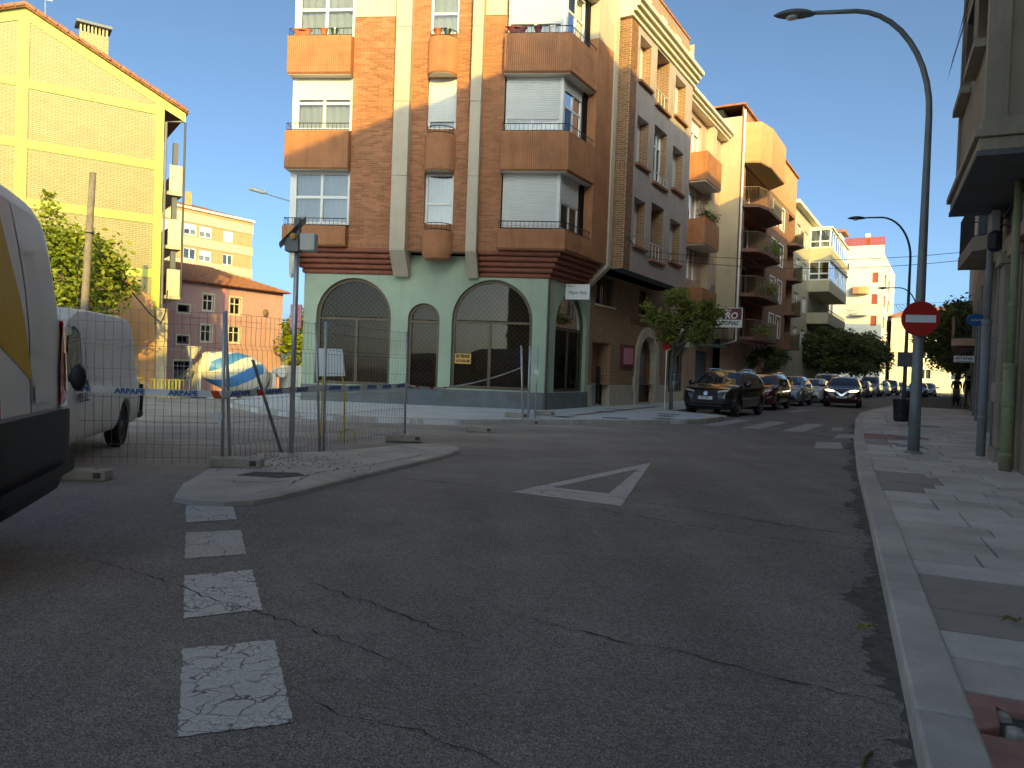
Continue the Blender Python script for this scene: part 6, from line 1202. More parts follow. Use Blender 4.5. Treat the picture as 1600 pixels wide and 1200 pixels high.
# ---------------------------------------------------------------- trees and plants
def leaf_cloud(name, m, parent, clumps, nleaf, size, seed, tintfn=None):
    """clumps: (x, y, z, radius); leaves are small folded blades spread through the volume"""
    rng = random.Random(seed); b = MB(); tot = sum(c[3] ** 2 for c in clumps)
    for cx, cy, cz, cr in clumps:
        n = int(nleaf * cr * cr / tot); ct = rng.uniform(.1, .8)
        for k in range(n):
            while True:
                p = Vector((rng.uniform(-1, 1), rng.uniform(-1, 1), rng.uniform(-1, 1)))
                if p.length <= 1: break
            p = Vector((rng.gauss(0, .58), rng.gauss(0, .58), rng.gauss(0, .52))) * cr; q = Vector((cx, cy, cz)) + Vector((p.x, p.y, p.z * .85))
            s = size * rng.uniform(.6, 1.25); a = Vector((rng.gauss(0, 1), rng.gauss(0, 1), rng.gauss(0, .6))).normalized(); c = a.cross(Vector((rng.gauss(0, 1), rng.gauss(0, 1), rng.gauss(0, 1)))).normalized(); n_ = a.cross(c)
            b.tint = (max(0, min(1, ct + rng.uniform(-.35, .35))), 0, 0)
            i = [b.P(*(q - a * s)), b.P(*(q + c * s * .55 + n_ * s * .15)), b.P(*(q + a * s)), b.P(*(q - c * s * .55 + n_ * s * .15))]; b.face(i[0], i[1], i[2]); b.face(i[0], i[2], i[3])
    return b.build(name, m, parent, kind='keep')
def tree(label, loc, trunk_h, trunk_r, crown_c, crown_r, nclump, nleaf, leaf, m, seed, name='street_tree', group=None, lean=(0, 0), ck=.8):
    rng = random.Random(seed); t = thing(name, label, 'tree', loc, 0, group)
    b = MB(); top = Vector((lean[0], lean[1], trunk_h)); mid = top * .5 + Vector((rng.uniform(-.05, .05), rng.uniform(-.05, .05), 0))
    b.tube([(0, 0, -.1), (0, 0, .1), tuple(mid), tuple(top)], [trunk_r * 1.3, trunk_r, trunk_r * .85, trunk_r * .7], 9)
    clumps = []
    for k in range(nclump):
        while True:
            p = Vector((rng.uniform(-1, 1), rng.uniform(-1, 1), rng.uniform(-1, 1)))
            if .25 < p.length <= 1: break
        cr = ck * rng.uniform(.22, .42) * (crown_r[0] + crown_r[2]) / 2
        clumps.append((crown_c[0] + p.x * crown_r[0], crown_c[1] + p.y * crown_r[1], crown_c[2] + p.z * crown_r[2], cr))
    for c in clumps[:max(7, nclump // 3)]:
        e = Vector(c[:3]); st = top * rng.uniform(.75, 1.0); b.tube([tuple(st), tuple(st.lerp(e, .5) + Vector((0, 0, .15 * crown_r[2]))), tuple(e)], [trunk_r * .45, trunk_r * .28, trunk_r * .08], 6)
    b.build('trunk', 'bark', t, smooth=True); leaf_cloud('crown', m, t, clumps, nleaf, leaf, seed + 1); return t
tr = tree('young street tree with thin trunk beside the black SUV', (5.75, 27.2, .12), 2.3, .075, (.25, 0, 3.35), (1.4, 1.2, 1.0), 46, 6500, .075, 'leaf_street', 21, ck=.62)
b = MB(); b.box(-.35, -.11, -.03, -.012, 2.15, 2.5); b.build('parking_sign', 'sign_red', tr); b = MB(); b.tube([(-.23, 0, 0), (-.23, 0, 2.5)], .022, 6); b.build('sign_pole', 'steel', tr)
tree('sunlit leafy tree in front of the cream gable behind the vans', (-18.3, 31.5, -.3), 3.0, .22, (-.4, 0, 4.2), (2.5, 1.8, 2.3), 44, 9500, .14, 'leaf_sun', 33, name='leafy_tree')
t_ = bpy.data.objects['leafy_tree']; leaf_cloud('crown_top', 'leaf_sun', t_, [(-1.1, 0, 6.6, .7), (-1.2, .1, 7.5, .45), (-1.25, 0, 8.2, .25), (-.3, .2, 6.3, .6), (-2.0, .1, 6.2, .6)], 1000, .13, 35)
gt = 'trees far up the street'
for k, (s_, n_, h, r_, z, lab, m_, seed) in enumerate(((47, 2.0, 2.4, (2.0, 2.0, 1.7), 3.9, 'first dark street tree beyond the parked white cars', 'leaf_dark', 41), (54, 2.3, 2.4, (2.3, 2.2, 1.9), 4.0, 'second dark street tree in the row beyond the parked cars', 'leaf_dark', 43), (62, 2.6, 2.6, (2.6, 2.4, 2.0), 4.2, 'third dark street tree under the white flats', 'leaf_dark', 45), (72, 3.0, 2.6, (2.8, 2.6, 2.0), 4.3, 'farthest dark street tree of the left row', 'leaf_dark', 47),
        (38, 11.6, 2.5, (2.4, 2.2, 2.2), 4.6, 'dark tree on the right pavement beyond the no entry sign', 'leaf_dark', 51), (48, 11.8, 2.6, (2.8, 2.5, 2.6), 5.0, 'second dark tree farther along the right pavement', 'leaf_dark', 53), (60, 12.0, 2.6, (3.0, 2.6, 2.8), 5.2, 'third dark tree farthest along the right pavement', 'leaf_dark', 55))):
    tree(lab, sn(s_, n_, .1), h, .13, (0, 0, z), r_, 46, 6000, .17, m_, seed, group=gt)
for k, (x, y, r_, lab) in enumerate(((66, 128, 5.5, 'bright yellow green tree lit by the sun at the end of the street'), (74, 134, 5.0, 'second bright tree at the end of the street, right of the first'), (58.5, 126, 4.6, 'bright tree at the end of the street, touching the white flats'))):
    tree(lab, (x, y, 0), 4, .3, (0, 0, 7.0), (r_ * .8, r_ * .8, 5.2), 30, 5000, .42, 'leaf_yellow', 61 + k, name='park_tree', group='bright trees at the end of the street')
tree('bright yellow green tree between the pink house and the corner building', (-17.2, 62, -1.6), 2.5, .25, (0, 0, 4.2), (1.6, 1.6, 3.2), 26, 3800, .2, 'leaf_yellow', 71, name='park_tree')
tree('low dark shrub growing against the brown brick flats', sn(27.5, 1.35, 1.2), .6, .06, (0, 0, 1.3), (1.2, .8, .95), 22, 3000, .10, 'leaf_dark', 77, name='climbing_shrub')
for (t, r_), sd in zip(balcony_plants, (81, 83, 85)):
    b = MB(); b.box(-.5, .5, -.12, .12, 0, .22); b.build('planter', 'terracotta', t); leaf_cloud('foliage', 'leaf_sun' if sd == 85 else 'leaf_street', t, [(x, 0, .45, r_ * .55) for x in (-.7, -.2, .3, .7)], 600, .09, sd)
    if '_z' in t: del t['_z']
    t.rotation_euler = (0, 0, R(60))
fl = thing('window_box', 'dark leafy window box on the tiled bay of the narrow house', 'plant', sn(16.5, .35, 9.13), R(60)); b = MB(); b.box(-.9, .9, -.1, .12, 0, .15); b.build('planter', 'terracotta', fl); leaf_cloud('foliage', 'leaf_dark', fl, [(x, 0, .28, .26) for x in (-.7, -.3, .1, .5, .8)], 700, .06, 91)
# fallen leaves by the kerb
def fallen(label, loc, sz, m, seed, rot):
    t = thing('fallen_leaf', label, 'leaf', loc, rot); rng = random.Random(seed); b = MB()
    for k in range(2):
        c = Vector((k * sz * 1.3 - sz * .6, rng.uniform(-.2, .2) * sz, .012)); n = 10; cen = b.P(c.x, c.y, c.z + .012); pr = [b.P(c.x + sz * (.9 if i % 2 else .5) * math.cos(6.283 * i / n), c.y + sz * (.6 if i % 2 else .35) * math.sin(6.283 * i / n), c.z + rng.uniform(-.006, .03)) for i in range(n)]
        for i in range(n): b.tint = (rng.random(), 0, 0); b.face(cen, pr[i], pr[(i + 1) % n])
    b.tint = (.5, 0, 0)
    for i in range(len(b.t)): b.t[i] = (rng.random(), 0, 0)
    b.build('blade', m, t); b = MB(); b.tube([(-sz * .4, 0, .02), (sz * 1.4, .02, .015)], .0025, 5); b.build('stem', 'bark', t)
fallen('curled green leaves lying in the gutter by the kerb', (2.05, 4.24, 0), .045, 'leaf_sun', 3, .1); fallen('brown dry leaf lying on the dark paving slabs', (2.72, 4.02, .133), .035, 'leaf_dry', 5, -.1)
st = thing('twig', 'short pale twig lying on the asphalt near the kerb', 'twig', (1.36, 2.76, 0), .9); b = MB(); b.tube([(-.065, 0, .008), (0, .008, .009), (.07, .0, .008)], [.0065, .007, .0065], 6); b.build('stick', 'leaf_dry', st)
# ---------------------------------------------------------------- people far down the right pavement
def person(label, loc, rz, pose, top, legs, hair='hair', h=1.72):
    k = h / 1.72; t = thing('person', label, 'person', loc, rz)
    J = {'pel': (0, 0, .95), 'spine': (0, 0, 1.18), 'chest': (0, -.01, 1.36), 'neck': (0, 0, 1.49), 'head': (0, -.02, 1.60), 'crown': (0, -.01, 1.70),
         'hl': (.1, 0, .90), 'kl': (.11, -.02, .49), 'al': (.11, .03, .08), 'tl': (.12, -.14, .03), 'hr': (-.1, 0, .90), 'kr': (-.11, -.02, .49), 'ar': (-.11, .03, .08), 'tr': (-.12, -.14, .03),
         'sl': (.19, 0, 1.41), 'el': (.25, .02, 1.13), 'wl': (.24, -.1, .90), 'fl': (.23, -.13, .80), 'sr': (-.19, 0, 1.41), 'er': (-.25, .02, 1.13), 'wr': (-.24, -.1, .90), 'fr': (-.23, -.13, .80)}
    J.update(pose)
    rad_ = {'pel': .15, 'spine': .135, 'chest': .155, 'neck': .055, 'head': .095, 'crown': .07, 'hl': .095, 'kl': .06, 'al': .042, 'tl': .035, 'sl': .07, 'el': .045, 'wl': .032, 'fl': .028}
    E_ = [('pel', 'spine'), ('spine', 'chest'), ('chest', 'neck'), ('neck', 'head'), ('head', 'crown')]
    for s_ in 'lr': E_ += [('pel', 'h' + s_), ('h' + s_, 'k' + s_), ('k' + s_, 'a' + s_), ('a' + s_, 't' + s_), ('chest', 's' + s_), ('s' + s_, 'e' + s_), ('e' + s_, 'w' + s_), ('w' + s_, 'f' + s_)]
    ks = list(J); me = bpy.data.meshes.new('p'); me.from_pydata([tuple(c * k for c in J[n]) for n in ks], [(ks.index(a), ks.index(c)) for a, c in E_], []); o = bpy.data.objects.new('tmp', me); col.objects.link(o)
    sk = o.modifiers.new('k', 'SKIN'); sb = o.modifiers.new('s', 'SUBSURF'); sb.levels = sb.render_levels = 1
    for i, n in enumerate(ks):
        r_ = rad_.get(n) or rad_[n[0] + 'l']; me.skin_vertices[0].data[i].radius = (r_ * k, r_ * k * (.75 if n in ('pel', 'spine', 'chest') else 1))
    me.skin_vertices[0].data[0].use_root = True
    dg = bpy.context.evaluated_depsgraph_get(); out = bpy.data.meshes.new_from_object(o.evaluated_get(dg)); bpy.data.objects.remove(o); out.materials.clear()
    for m_ in (top, legs, 'skin', 'cloth_dark'): out.materials.append(M[m_])
    for f in out.polygons:
        z = f.center.z / k; x = abs(f.center.x / k); f.material_index = 2 if z > 1.47 or (x > .19 and z < .9 and z > .7) else (1 if z < .96 else 0)
        if z < .09: f.material_index = 3
    out.shade_smooth(); link('body', out, t)
    b = MB(); hd = Vector(J['head']) * k; b.lathe((hd.x, hd.y + .015, hd.z + .02), [(.10, -.05), (.112, .02), (.09, .09), (.03, .125)], 12); b.build('hair', hair, t, smooth=True); return t
walk = {'kl': (.11, -.12, .50), 'al': (.11, -.22, .09), 'tl': (.12, -.38, .06), 'kr': (-.11, .04, .49), 'ar': (-.11, .22, .11), 'tr': (-.12, .10, .03)}
push = {**walk, 'el': (.24, -.08, 1.14), 'wl': (.2, -.34, 1.05), 'fl': (.19, -.42, 1.04), 'er': (-.24, -.08, 1.14), 'wr': (-.2, -.34, 1.05), 'fr': (-.19, -.42, 1.04)}
pp = sn(28.4, 11.55, .13)
person('person in dark clothes pushing a pushchair on the right pavement', pp, R(-30), push, 'cloth_dark', 'cloth_dark'); person('second person in dark coat walking beside the pushchair', sn(28.6, 12.15, .13), R(-30), walk, 'cloth_dark', 'cloth_grey', h=1.78)
fd = Vector((math.sin(R(-30)), -math.cos(R(-30)), 0)); pc = thing('pushchair', 'small dark pushchair in front of the walking person', 'pushchair', pp + fd * .75, R(-30))
for x in (-.22, .22):
    for y in (-.28, .25): b = MB(); b.lathe((x, y, .11), [(.05, -.02), (.11, -.015), (.11, .015), (.05, .02)], 14, axis='x'); b.build('wheel', 'tyre', pc)
    b = MB(); b.tube([(x, -.28, .12), (x, .1, .55), (x, .42, 1.0)], .014, 6); b.tube([(x, .25, .12), (x, -.1, .6)], .014, 6); b.build('frame', 'black_iron', pc)
b = MB(); b.slab([(-.25, .4), (.2, .32), (.3, .8), (.2, .85), (.1, .45), (-.25, .5)], -.18, .18); b.v = [Vector((v.y, v.x, v.z)) for v in b.v]; b.build('seat', 'cloth_dark', pc); b = MB(); b.lathe((0, .12, .78), [(.26, -.18), (.26, .18)], 14, axis='x'); b.v = [v for v in b.v]; b.build('hood', 'cloth_grey', pc)
wp_ = sn(27.8, 14.2 - .9, .13)
person('street worker in yellow jacket beside a refuse cart', sn(29.5, 13.25 - .2, .13), R(20), {}, 'hi_vis', 'hi_vis')
rc = thing('refuse_cart', 'dark refuse cart standing beside the yellow jacketed worker', 'cart', sn(28.6, 12.75, .13), R(20)); b = MB(); b.prism([(-.28, -.3), (.28, -.3), (.28, .3), (-.28, .3)], .25, 1.0); b.build('bin', 'black_plastic', rc, bevel=.03)
for x in (-.33, .33): b = MB(); b.lathe((x, .15, .2), [(.06, -.02), (.2, -.02), (.2, .02), (.06, .02)], 16, axis='x'); b.build('wheel', 'tyre', rc)
b = MB(); b.tube([(-.2, -.3, .95), (-.2, -.55, 1.05), (.2, -.55, 1.05), (.2, -.3, .95)], .015, 6); b.build('handle', 'steel', rc)
# ---------------------------------------------------------------- street furniture
def lamp_post(label, base, h, r, arm_dir, reach, m):
    t = thing('street_lamp', label, 'street lamp', base, 0, 'curved street lamps on the right pavement'); d = Vector((*arm_dir, 0)).normalized()
    b = MB(); pts = [(0, 0, 0), (0, 0, 1.0), (0, 0, h - reach * .75)]; rs = [r, r * .95, r * .55]
    for k in range(1, 11):
        a = math.pi / 2 * k / 10; q = d * (reach * .55 * (1 - math.cos(a))) + Vector((0, 0, h - reach * .75 + reach * .75 * math.sin(a))); pts.append(tuple(q)); rs.append(r * (.55 - .014 * k))
    e = Vector(pts[-1]) + d * reach * .30 + Vector((0, 0, -.03)); pts.append(tuple(e)); rs.append(r * .36)
    b.tube(pts, rs, 16); b.build('post', m, t, smooth=True)
    b = MB(); L_ = .72; ax = d; sd = Vector((-d.y, d.x, 0)); n = 14; rings = []
    for j in range(11):
        u = j / 10; w = .16 * math.sin(math.pi * min(1, u * .93 + .06)) ** .6; hh = .5 * w; c = e + ax * (L_ * u) + Vector((0, 0, -.03 - .02 * u))
        rings.append([b.P(*(c + sd * w * math.cos(q) + Vector((0, 0, hh * math.sin(q) * (1.2 if math.sin(q) > 0 else .5))))) for q in [2 * math.pi * i / n for i in range(n)]])
    for a, c in zip(rings, rings[1:]):
        for i in range(n): b.face(a[i], a[(i + 1) % n], c[(i + 1) % n], c[i])
    b.face(*rings[0]); b.face(*rings[-1]); hd = b.build('lamp_head', m, t, smooth=True)
    b = MB(); c = e + ax * L_ * .55 + Vector((0, 0, -.075)); b.lathe(tuple(c), [(.10, 0), (.09, -.03), (.04, -.045)], 14); b.build('lens', 'sign_white', hd)
    b = MB(); b.lathe((0, 0, 0), [(r * 1.5, 0), (r * 1.5, .02), (r * 1.1, .05)], 18); b.build('foot', m, t); b = MB(); b.box(-r * .35, r * .35, -r * 1.01, -r * .9, .45, .75); b.build('hatch', m, t)
    return t
lp1 = lamp_post('tall grey curved lamp post carrying the no entry sign', (7.32, 13.68, .13), 7.95, .10, (-1, .08), 2.45, 'pole_grey')
lp2 = lamp_post('second dark curved lamp post behind the litter bin', (16.1, 31.0, .13), 8.0, .085, (-1, .05), 2.2, 'pole_dark'); lp3 = lamp_post('third small curved lamp post far up the right pavement', (*sn(34, 9.2)[:2], .13), 7.4, .08, (-1, .05), 2.2, 'pole_dark')
ns = thing('no_entry_sign', 'round red no entry sign with white bar on the near lamp post', 'sign', (7.24, 13.50, 2.55)); f = Fr(0, 0, -14)
b = MB(f); b.lathe((0, 0, 0), [(.30, .03), (.315, .0), (.305, -.02), (.01, -.021)], 40, axis='y', cap=False); b.build('disc', 'sign_red', ns); b = MB(f); b.box(-.245, .245, -.027, -.0225, -.066, .066); b.build('bar', 'sign_white', ns); b = MB(f); b.lathe((0, 0, 0), [(.30, .0305), (.01, .031)], 30, axis='y', cap=False); b.build('back', 'sign_grey', ns); b = MB(f); b.box(-.03, .03, .03, .13, .1, .14); b.build('clamp', 'steel', ns); b = MB(f); b.box(-.03, .03, .03, .13, -.14, -.1); b.build('clamp', 'steel', ns)
sb_ = thing('traffic_sign', 'square grey sign seen from behind on the second lamp post', 'sign', (16.05, 30.86, 2.35)); b = MB(); b.box(-.36, .36, -.02, .0, -.3, .3); b.build('plate', 'sign_grey', sb_, bevel=.01); b = MB(); b.box(-.36, .36, .0, .02, .1, .13); b.build('rail', 'steel', sb_)
lb = thing('litter_bin', 'black round litter bin on the pavement behind the near lamp post', 'litter bin', (11.55, 22.35, .13)); b = MB(); b.lathe((0, 0, .12), [(.17, 0), (.20, .05), (.235, .6), (.25, .62), (.25, .66), (.22, .66), (.2, .3)], 24, cap=False); b.build('bucket', 'black_plastic', lb, smooth=False)
for k in range(3): b = MB(); b.lathe((0, 0, .25 + .17 * k), [(.207 + .011 * k, 0), (.222 + .011 * k, .012), (.207 + .011 * k, .024)], 24, cap=False); b.build('rib', 'black_plastic', lb)
b = MB(); b.tube([(.27, .05, -.1), (.27, .05, .95)], .03, 8); b.build('post', 'black_iron', lb)
# overhead cables across the street
def cable(label, a, c, sag, r=.012):
    t = thing('overhead_cable', label, 'cable', a); a, c = Vector(a), Vector(c); b = MB(); b.tube([tuple(a.lerp(c, k / 14) - a - Vector((0, 0, sag * 4 * (k / 14) * (1 - k / 14)))) for k in range(15)], r, 5); b.build('wire', 'black_iron', t); return t
cable('upper thin cable slung across the street', (*sn(5, 1.2)[:2], 5.9), (*sn(9.5, 12.0)[:2], 6.1), .35, .010); cable('lower thin cable slung across the street', (*sn(5.2, 1.2)[:2], 5.7), (*sn(9.3, 12.0)[:2], 5.8), .4, .010); cable('cable running along the brown brick front to the narrow house', (*sn(3.2, 1.3)[:2], 6.1), (*sn(14, .8)[:2], 5.8), .3, .012)
ga = thing('street_decoration', 'unlit festive wire garland spiral hung high over the far street', 'decoration', sn(52, 5.5, 8.2)); b = MB(Fr(0, 0, -30))
for cx, sc in ((-2.2, 1), (2.2, .8)):
    for q in range(3): b.tube([(cx + sc * (.35 + .3 * q) * math.cos(a), 0, -sc * (.35 + .3 * q) * abs(math.sin(a)) * .9) for a in [math.pi * k / 14 for k in range(15)]], .018, 4)
b.tube([(-5, 0, .1), (0, 0, -.1), (5, 0, .1)], .015, 4); b.build('wire', 'galv_wire', ga)
# ---------------------------------------------------------------- works fence
def fence(label, a, c, h, lean=(0, 0), bow=0.0, posts=(1, 1), z0=.12):
    a, c = Vector((*a, 0)), Vector((*c, 0)); d = c - a; W_ = d.length; d.normalize(); nn = Vector((-d.y, d.x, 0)); t = thing('mesh_fence_panel', label, 'fence', (a.x, a.y, 0), 0, 'mesh fence panels round the works')
    le = Vector((*lean, 0))
    def P(u, z, e=0): return tuple(d * u + nn * (bow * math.sin(math.pi * u / W_) * (z / h) + e) + le * (z / h) * .5 * (1 if True else 0) + Vector((0, 0, z)))
    for k, u in enumerate((0, W_)):
        if posts[k]: b = MB(); b.tube([P(u, .03), P(u, h)], .021, 10); b.build('post', 'steel', t, smooth=True)
    rows = [z0 + .02, z0 + .18, z0 + .46, z0 + .76, z0 + .82, z0 + 1.1, z0 + 1.4, z0 + 1.46, h - .18, h - .02]
    b = MB(); n = int(W_ / .1); rng = random.Random(int(abs(a.x) * 100))
    fold = {z0 + .18: .03, z0 + .79: .04, z0 + 1.43: .04}
    for z in rows: b.tube([P(W_ * k / 12, z + rng.uniform(-.006, .006), .02 * math.sin(k * 1.9)) for k in range(13)], .0032, 4, cap=False)
    for k in range(1, n):
        u = W_ * k / n; w = rng.uniform(-.01, .01); zs = [z0 - .05, z0 + .16, z0 + .2, z0 + .5, z0 + .77, z0 + .81, z0 + 1.12, z0 + 1.41, z0 + 1.45, h - .02]
        b.tube([P(u + w * math.sin(z * 5), z, .03 if i in (2, 5, 8) else .006 * math.sin(u * 7 + z * 3)) for i, z in enumerate(zs)], .0030, 4, cap=False)
    b.build('wire_mesh', 'galv_wire', t); return t
fence('long fence panel in front of the older white van', (-6.9, 8.95), (-3.60, 9.46), 1.98, lean=(-.06, 0), bow=.05)
fence('short leaning fence panel behind the grey post with the tape', (-3.52, 9.52), (-2.90, 11.52), 2.0, lean=(-.25, .05), posts=(1, 1)); fence('fence panel ending at the concrete foot on the island', (-2.86, 11.6), (-2.0, 14.3), 2.02, lean=(-.05, 0), bow=.08)
fence('folded fence panel standing edge-on by the far kerb', (.32, 19.3), (.36, 21.3), 2.0, lean=(-.25, 0)); fence('second edge-on fence panel by the far kerb', (.62, 19.35), (.72, 22.3), 2.0); fence('third edge-on fence panel by the far kerb', (.45, 19.6), (.54, 22.4), 2.0, lean=(-.05, 0))
def block(label, loc, rot, L_=.62):
    t = thing('concrete_block', label, 'concrete block', loc, R(rot), 'concrete feet of the fence'); b = MB(); b.box(-L_ / 2, L_ / 2, -.11, .11, 0, .12); b.build('body', 'concrete_block', t, bevel=.018)
    for x in (-.17, .17): b = MB(); b.lathe((x, 0, .1), [(.03, 0), (.03, .0215)], 10); b.build('socket', 'mortar_dark', t)
    b = MB(); b.box(L_ / 2 - .13, L_ / 2 - .05, -.113, -.109, .03, .09); b.build('handle_slot', 'mortar_dark', t)
block('concrete foot on the near end of the traffic island', (-3.36, 9.30, .064), 4); block('concrete foot under the post at the far end of the island', (-1.92, 13.62, .02), 10, .66); block('lone concrete foot lying on the dusty asphalt', (-.68, 16.35, 0), 3, .60); block('concrete foot under the edge-on panels at the kerb', (.42, 19.15, 0), 4, .62); block('concrete foot behind the kerb under the edge-on panels', (.15, 19.9, .12), 2, .62); block('third concrete foot on the pale pavement by the panels', (.95, 21.2, .12), 2, .6); block('concrete foot beside the rear of the near white van', (-4.75, 8.35, 0), 6, .62)
# loose bar propped against the fence and the camera post
lbz = thing('loose_bar', 'loose grey bar leaning against the short fence panel', 'bar', (-3.32, 11.0, .03)); b = MB(); b.tube([(0, 0, 0), (-.50, .1, 1.36)], .024, 8); b.build('rod', 'steel_rim', lbz)
cp = thing('camera_post', 'galvanised post with tilted solar panel and boxes on the island', 'post', (-3.08, 10.62, .1)); b = MB(); b.tube([(0, 0, 0), (0, 0, 3.3)], .036, 12); b.build('post', 'steel', cp, smooth=True)
b = MB(Fr(0, 0, 20)); b.quad((-.25, -.10, 2.92), (.10, -.10, 3.32), (.14, .28, 3.32), (-.21, .28, 2.92)); b.quad((-.25, -.10, 2.895), (-.21, .28, 2.895), (.14, .28, 3.295), (.10, -.10, 3.295)); sp = b.build('solar_panel', 'soffit', cp); b = MB(); b.box(-.14, .05, -.12, .08, 2.82, 3.02); b.build('battery_box', 'pipe_grey', cp, bevel=.01); b = MB(); b.box(.06, .27, -.1, .1, 2.84, 3.08); b.build('control_box', 'mixer_white', cp, bevel=.012); b = MB(); b.box(-.04, .04, -.05, .05, 3.02, 3.3); b.build('bracket', 'steel_rim', cp); b = MB(); b.lathe((-.02, -.14, 3.02), [(.01, -.03), (.04, -.02), (.05, .04)], 12, axis='y'); b.build('camera', 'sign_orange', cp)
# barrier tape with its printed name
def tape(label, pts, w=.085, texts=(), reds=(), sag=.02, plain=False):
    t = thing('barrier_tape', label, 'tape', pts[0], 0, 'barrier tape along the fence'); o0 = Vector(pts[0]); b = MB(); pr = None; fine = []
    for a, c in zip(pts, pts[1:]):
        a, c = Vector(a), Vector(c)
        for k in range(10): q = k / 10; fine.append(a.lerp(c, q) - o0 - Vector((0, 0, sag * 4 * q * (1 - q))))
    fine.append(Vector(pts[-1]) - o0); cum = [0]
    for a, c in zip(fine, fine[1:]): cum.append(cum[-1] + (c - a).length)
    for i, p in enumerate(fine):
        tw = .006 * math.sin(i * 1.3); e = (b.P(p.x, p.y - tw, p.z - w / 2), b.P(p.x, p.y + tw, p.z + w / 2))
        if pr: b.face(pr[0], e[0], e[1], pr[1])
        pr = e
    b.build('band', 'tape_white', t)
    def at(d_):
        for i in range(len(fine) - 1):
            if d_ <= cum[i + 1]: q = (d_ - cum[i]) / (cum[i + 1] - cum[i]); return fine[i].lerp(fine[i + 1], q), (fine[i + 1] - fine[i]).normalized()
        return fine[-1], (fine[-1] - fine[-2]).normalized()
    for d_, txt, sz in texts:
        p, dr = at(d_); me = text_mesh(txt, sz, bold=.003, extrude=.0008, squeeze=1.12); dn = Vector((dr.x, dr.y, dr.z)); nrm = Vector((dn.y, -dn.x, 0)).normalized(); upv = nrm.cross(dn) * -1; mt = Matrix((dn, Vector((0, 0, 1)), nrm)).transposed().to_4x4(); mt.translation = p + nrm * .010; me.transform(mt); me.materials.clear(); me.materials.append(M['blue_ink']); link('lettering', me, t)
    for d_, wd in reds:
        b = MB(); p, dr = at(d_); q, _ = at(d_ + wd); nr = Vector((dr.y, -dr.x, 0)).normalized() * .009; sk = dr * .02
        b.quad(tuple(p + nr - sk + Vector((0, 0, w / 2))), tuple(q + nr - sk + Vector((0, 0, w / 2))), tuple(q + nr + sk - Vector((0, 0, w / 2))), tuple(p + nr + sk - Vector((0, 0, w / 2)))); b.build('red_patch', 'tape_red', t)
    return t
T = 'ARPAPE'
tape('white tape with blue print along the long fence panel', [(-6.85, 8.90, .95), (-5.2, 9.14, .97), (-3.62, 9.38, .95)], texts=[(.35 + .62 * k, T, .088) for k in range(5)], reds=[(3.17, .10)], sag=.008); tape('tape with orange red patches between the fence post and the leaning post', [(-3.60, 9.38, .95), (-3.11, 10.55, .985), (-2.94, 11.40, 1.0)], texts=[(.32, T, .09), (.95, T, .09), (1.65, T, .09)], reds=[(.62, .12), (1.30, .12)], sag=.004); tape('faded tape along the panel ending on the island', [(-2.93, 11.5, 1.0), (-2.4, 12.9, 1.0), (-1.97, 14.22, 1.02)], texts=[(.4 + .55 * k, T, .085) for k in range(5)], sag=.01)
tape('twisted tape slung from the island to the edge-on panels', [(-1.97, 14.25, 1.02), (-1.2, 16.2, .98), (.25, 19.4, 1.45)], w=.035, reds=[(.3, .15), (.9, .15), (1.5, .12)], sag=.05)
for nm, pos in (('short rag of tape tied to the near fence post', (-3.63, 9.36, .68)), ('rags of tape tied to the edge-on panels', (.62, 19.25, 1.35))):
    t = thing('tape_rag', nm, 'tape', pos); b = MB(); b.quad((-.06, 0, .04), (.02, -.02, .06), (.03, -.01, -.06), (-.05, .01, -.08)); b.quad((.0, .01, .05), (.05, .0, .02), (.04, -.02, -.14), (.01, 0, -.12)); b.build('rag', 'tape_white', t)
# blank sign board standing beyond the fence on yellow feet
wbz = thing('sign_board', 'blank white board on yellow feet beyond the fence, seen from behind', 'sign', (-3.25, 13.0, 0)); f = Fr(0, 0, -8); b = MB(f); b.slab([(-.10, 1.63), (.33, 1.63), (.39, 1.17), (-.07, 1.15)], -.01, .01); b.v = [v + Vector((0, 0, .0)) for v in b.v]; b.build('board', 'tape_white', wbz); b = MB(f); b.tube([(-.02, .02, 0), (-.02, .02, 1.2)], .016, 6); b.tube([(.40, .02, 0), (.38, .02, .95), (.32, .02, 1.2)], .016, 6); b.build('frame', 'yellow_plastic', wbz); b = MB(f); b.tube([(.35, -.1, .02), (.38, -.1, .22), (.5, -.1, .28), (.62, -.1, .22), (.66, -.1, .02)], .012, 6); b.build('hoop', 'yellow_plastic', wbz)
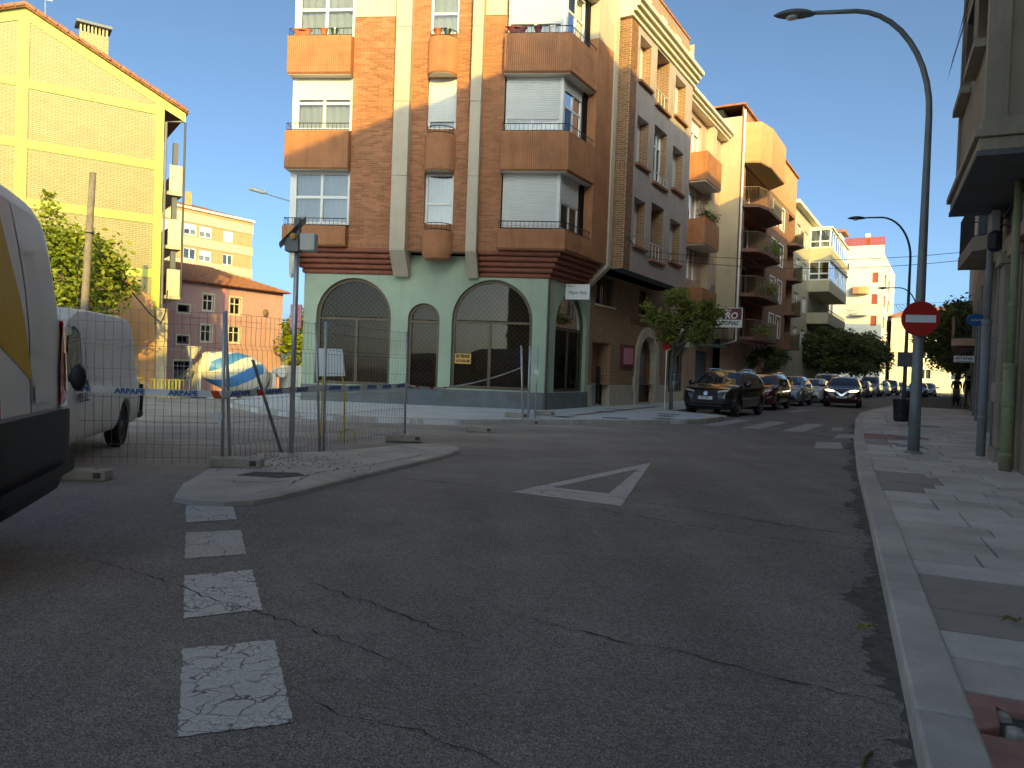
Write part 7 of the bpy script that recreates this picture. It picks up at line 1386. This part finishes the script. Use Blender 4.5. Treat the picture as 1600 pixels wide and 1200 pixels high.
# ---------------------------------------------------------------- works in the background
for k, (x, y, lab) in enumerate(((-15.6, 34.2, 'yellow crowd barrier beside the mixer lorry'), (-17.2, 33.6, 'second yellow crowd barrier left of the first'))):
    t = thing('crowd_barrier', lab, 'barrier', (x, y, gz(x, y)), R(12), 'yellow barriers in the works'); b = MB(); b.tube([(-.7, 0, .15), (-.7, 0, 1.0), (.7, 0, 1.0), (.7, 0, .15), (-.7, 0, .15)], .03, 6); b.build('frame', 'yellow_plastic', t)
    for q in range(8): b = MB(); b.box(-.58 + q * .15, -.50 + q * .15, -.012, .012, .17, .98); b.build('slat', 'yellow_plastic', t)
    for x_ in (-.5, .5): b = MB(); b.box(x_ - .03, x_ + .03, -.25, .25, 0, .05); b.build('foot', 'black_plastic', t)
for k, (x, y, r_, h_, m_, lab) in enumerate(((-17.0, 30.5, 1.1, .9, 'mortar_dark', 'dark heap of spoil beyond the fence'), (-19.5, 40.0, 2.0, 1.6, 'concrete_block', 'grey rubble heap at the foot of the cream gable'))):
    t = thing('spoil_heap', lab, 'heap', (x, y, gz(x, y))); rng = random.Random(k); b = MB(); n = 18; rings = []
    for j in range(7): u = j / 6; rings.append([b.P(r_ * (1 - u) * 1.05 * math.cos(6.283 * i / n) * rng.uniform(.85, 1.12), r_ * (1 - u) * math.sin(6.283 * i / n) * rng.uniform(.85, 1.12), h_ * u * rng.uniform(.9, 1.06) - .05) for i in range(n)])
    for a, c in zip(rings, rings[1:]):
        for i in range(n): b.face(a[i], a[(i + 1) % n], c[(i + 1) % n], c[i])
    b.build('heap', m_, t)
for k in range(3):
    x, y = -19.6 + k * .9, 37.0 + k * .3; t = thing('scaffold_tube', ('left', 'middle', 'right')[k] + ' of the three pale scaffold tubes leaning at the gable foot', 'scaffold tube', (x, y, gz(x, y)), 0, 'scaffold tubes by the gable'); b = MB(); b.tube([(0, 0, 0), (-1.4, .8, 4.2 - k * .5)], .045, 6); b.build('tube', 'steel', t)
wfz = thing('mesh_fence_panel', 'far mesh fence panel across the works behind the vans', 'fence', (-16.4, 30.0, gz(-16.4, 30))); b = MB()
for k in range(29): b.tube([(-3.4 + k * .25, 0, .05), (-3.4 + k * .25, 0, 2.0)], .006, 4, cap=False)
for z in (.1, .7, 1.3, 1.95): b.tube([(-3.4, 0, z), (3.6, 0, z)], .008, 4)
b.build('wire_mesh', 'galv_wire', wfz)
for x in (-3.4, .1, 3.6): b = MB(); b.tube([(x, 0, 0), (x, 0, 2.05)], .025, 6); b.build('post', 'steel', wfz)
up_ = thing('utility_pole', 'weathered timber utility pole rising in front of the cream gable', 'pole', (-16.75, 29.6, gz(-16.75, 29.6))); b = MB(); b.tube([(-.18, 0, -.2), (-.05, 0, 4), (.12, 0, 8.45 - gz(-16.75, 29.6))], [.17, .15, .12], 10); b.build('pole', 'old_wood', up_, smooth=True); b = MB(); b.tube([(.05, .1, 6.1), (.35, 2, 4.7), (.35, 4.5, 3.5), (-.1, 6.5, 3.2), (-.6, 8.0, 3.8), (-1.05, 9.15, 5.0)], .03, 6); b.build('cable', 'black_iron', up_); b = MB(); b.lathe((.05, 0, 6.3), [(.15, 0), (.155, .06)], 10); b.build('band', 'black_iron', up_); b = MB(); b.tube([(.05, -.05, 6.2), (-.35, 0, 5.4), (-.4, 0, 4.0), (-.15, 0, 3.2)], .02, 5); b.build('cable', 'black_iron', up_)
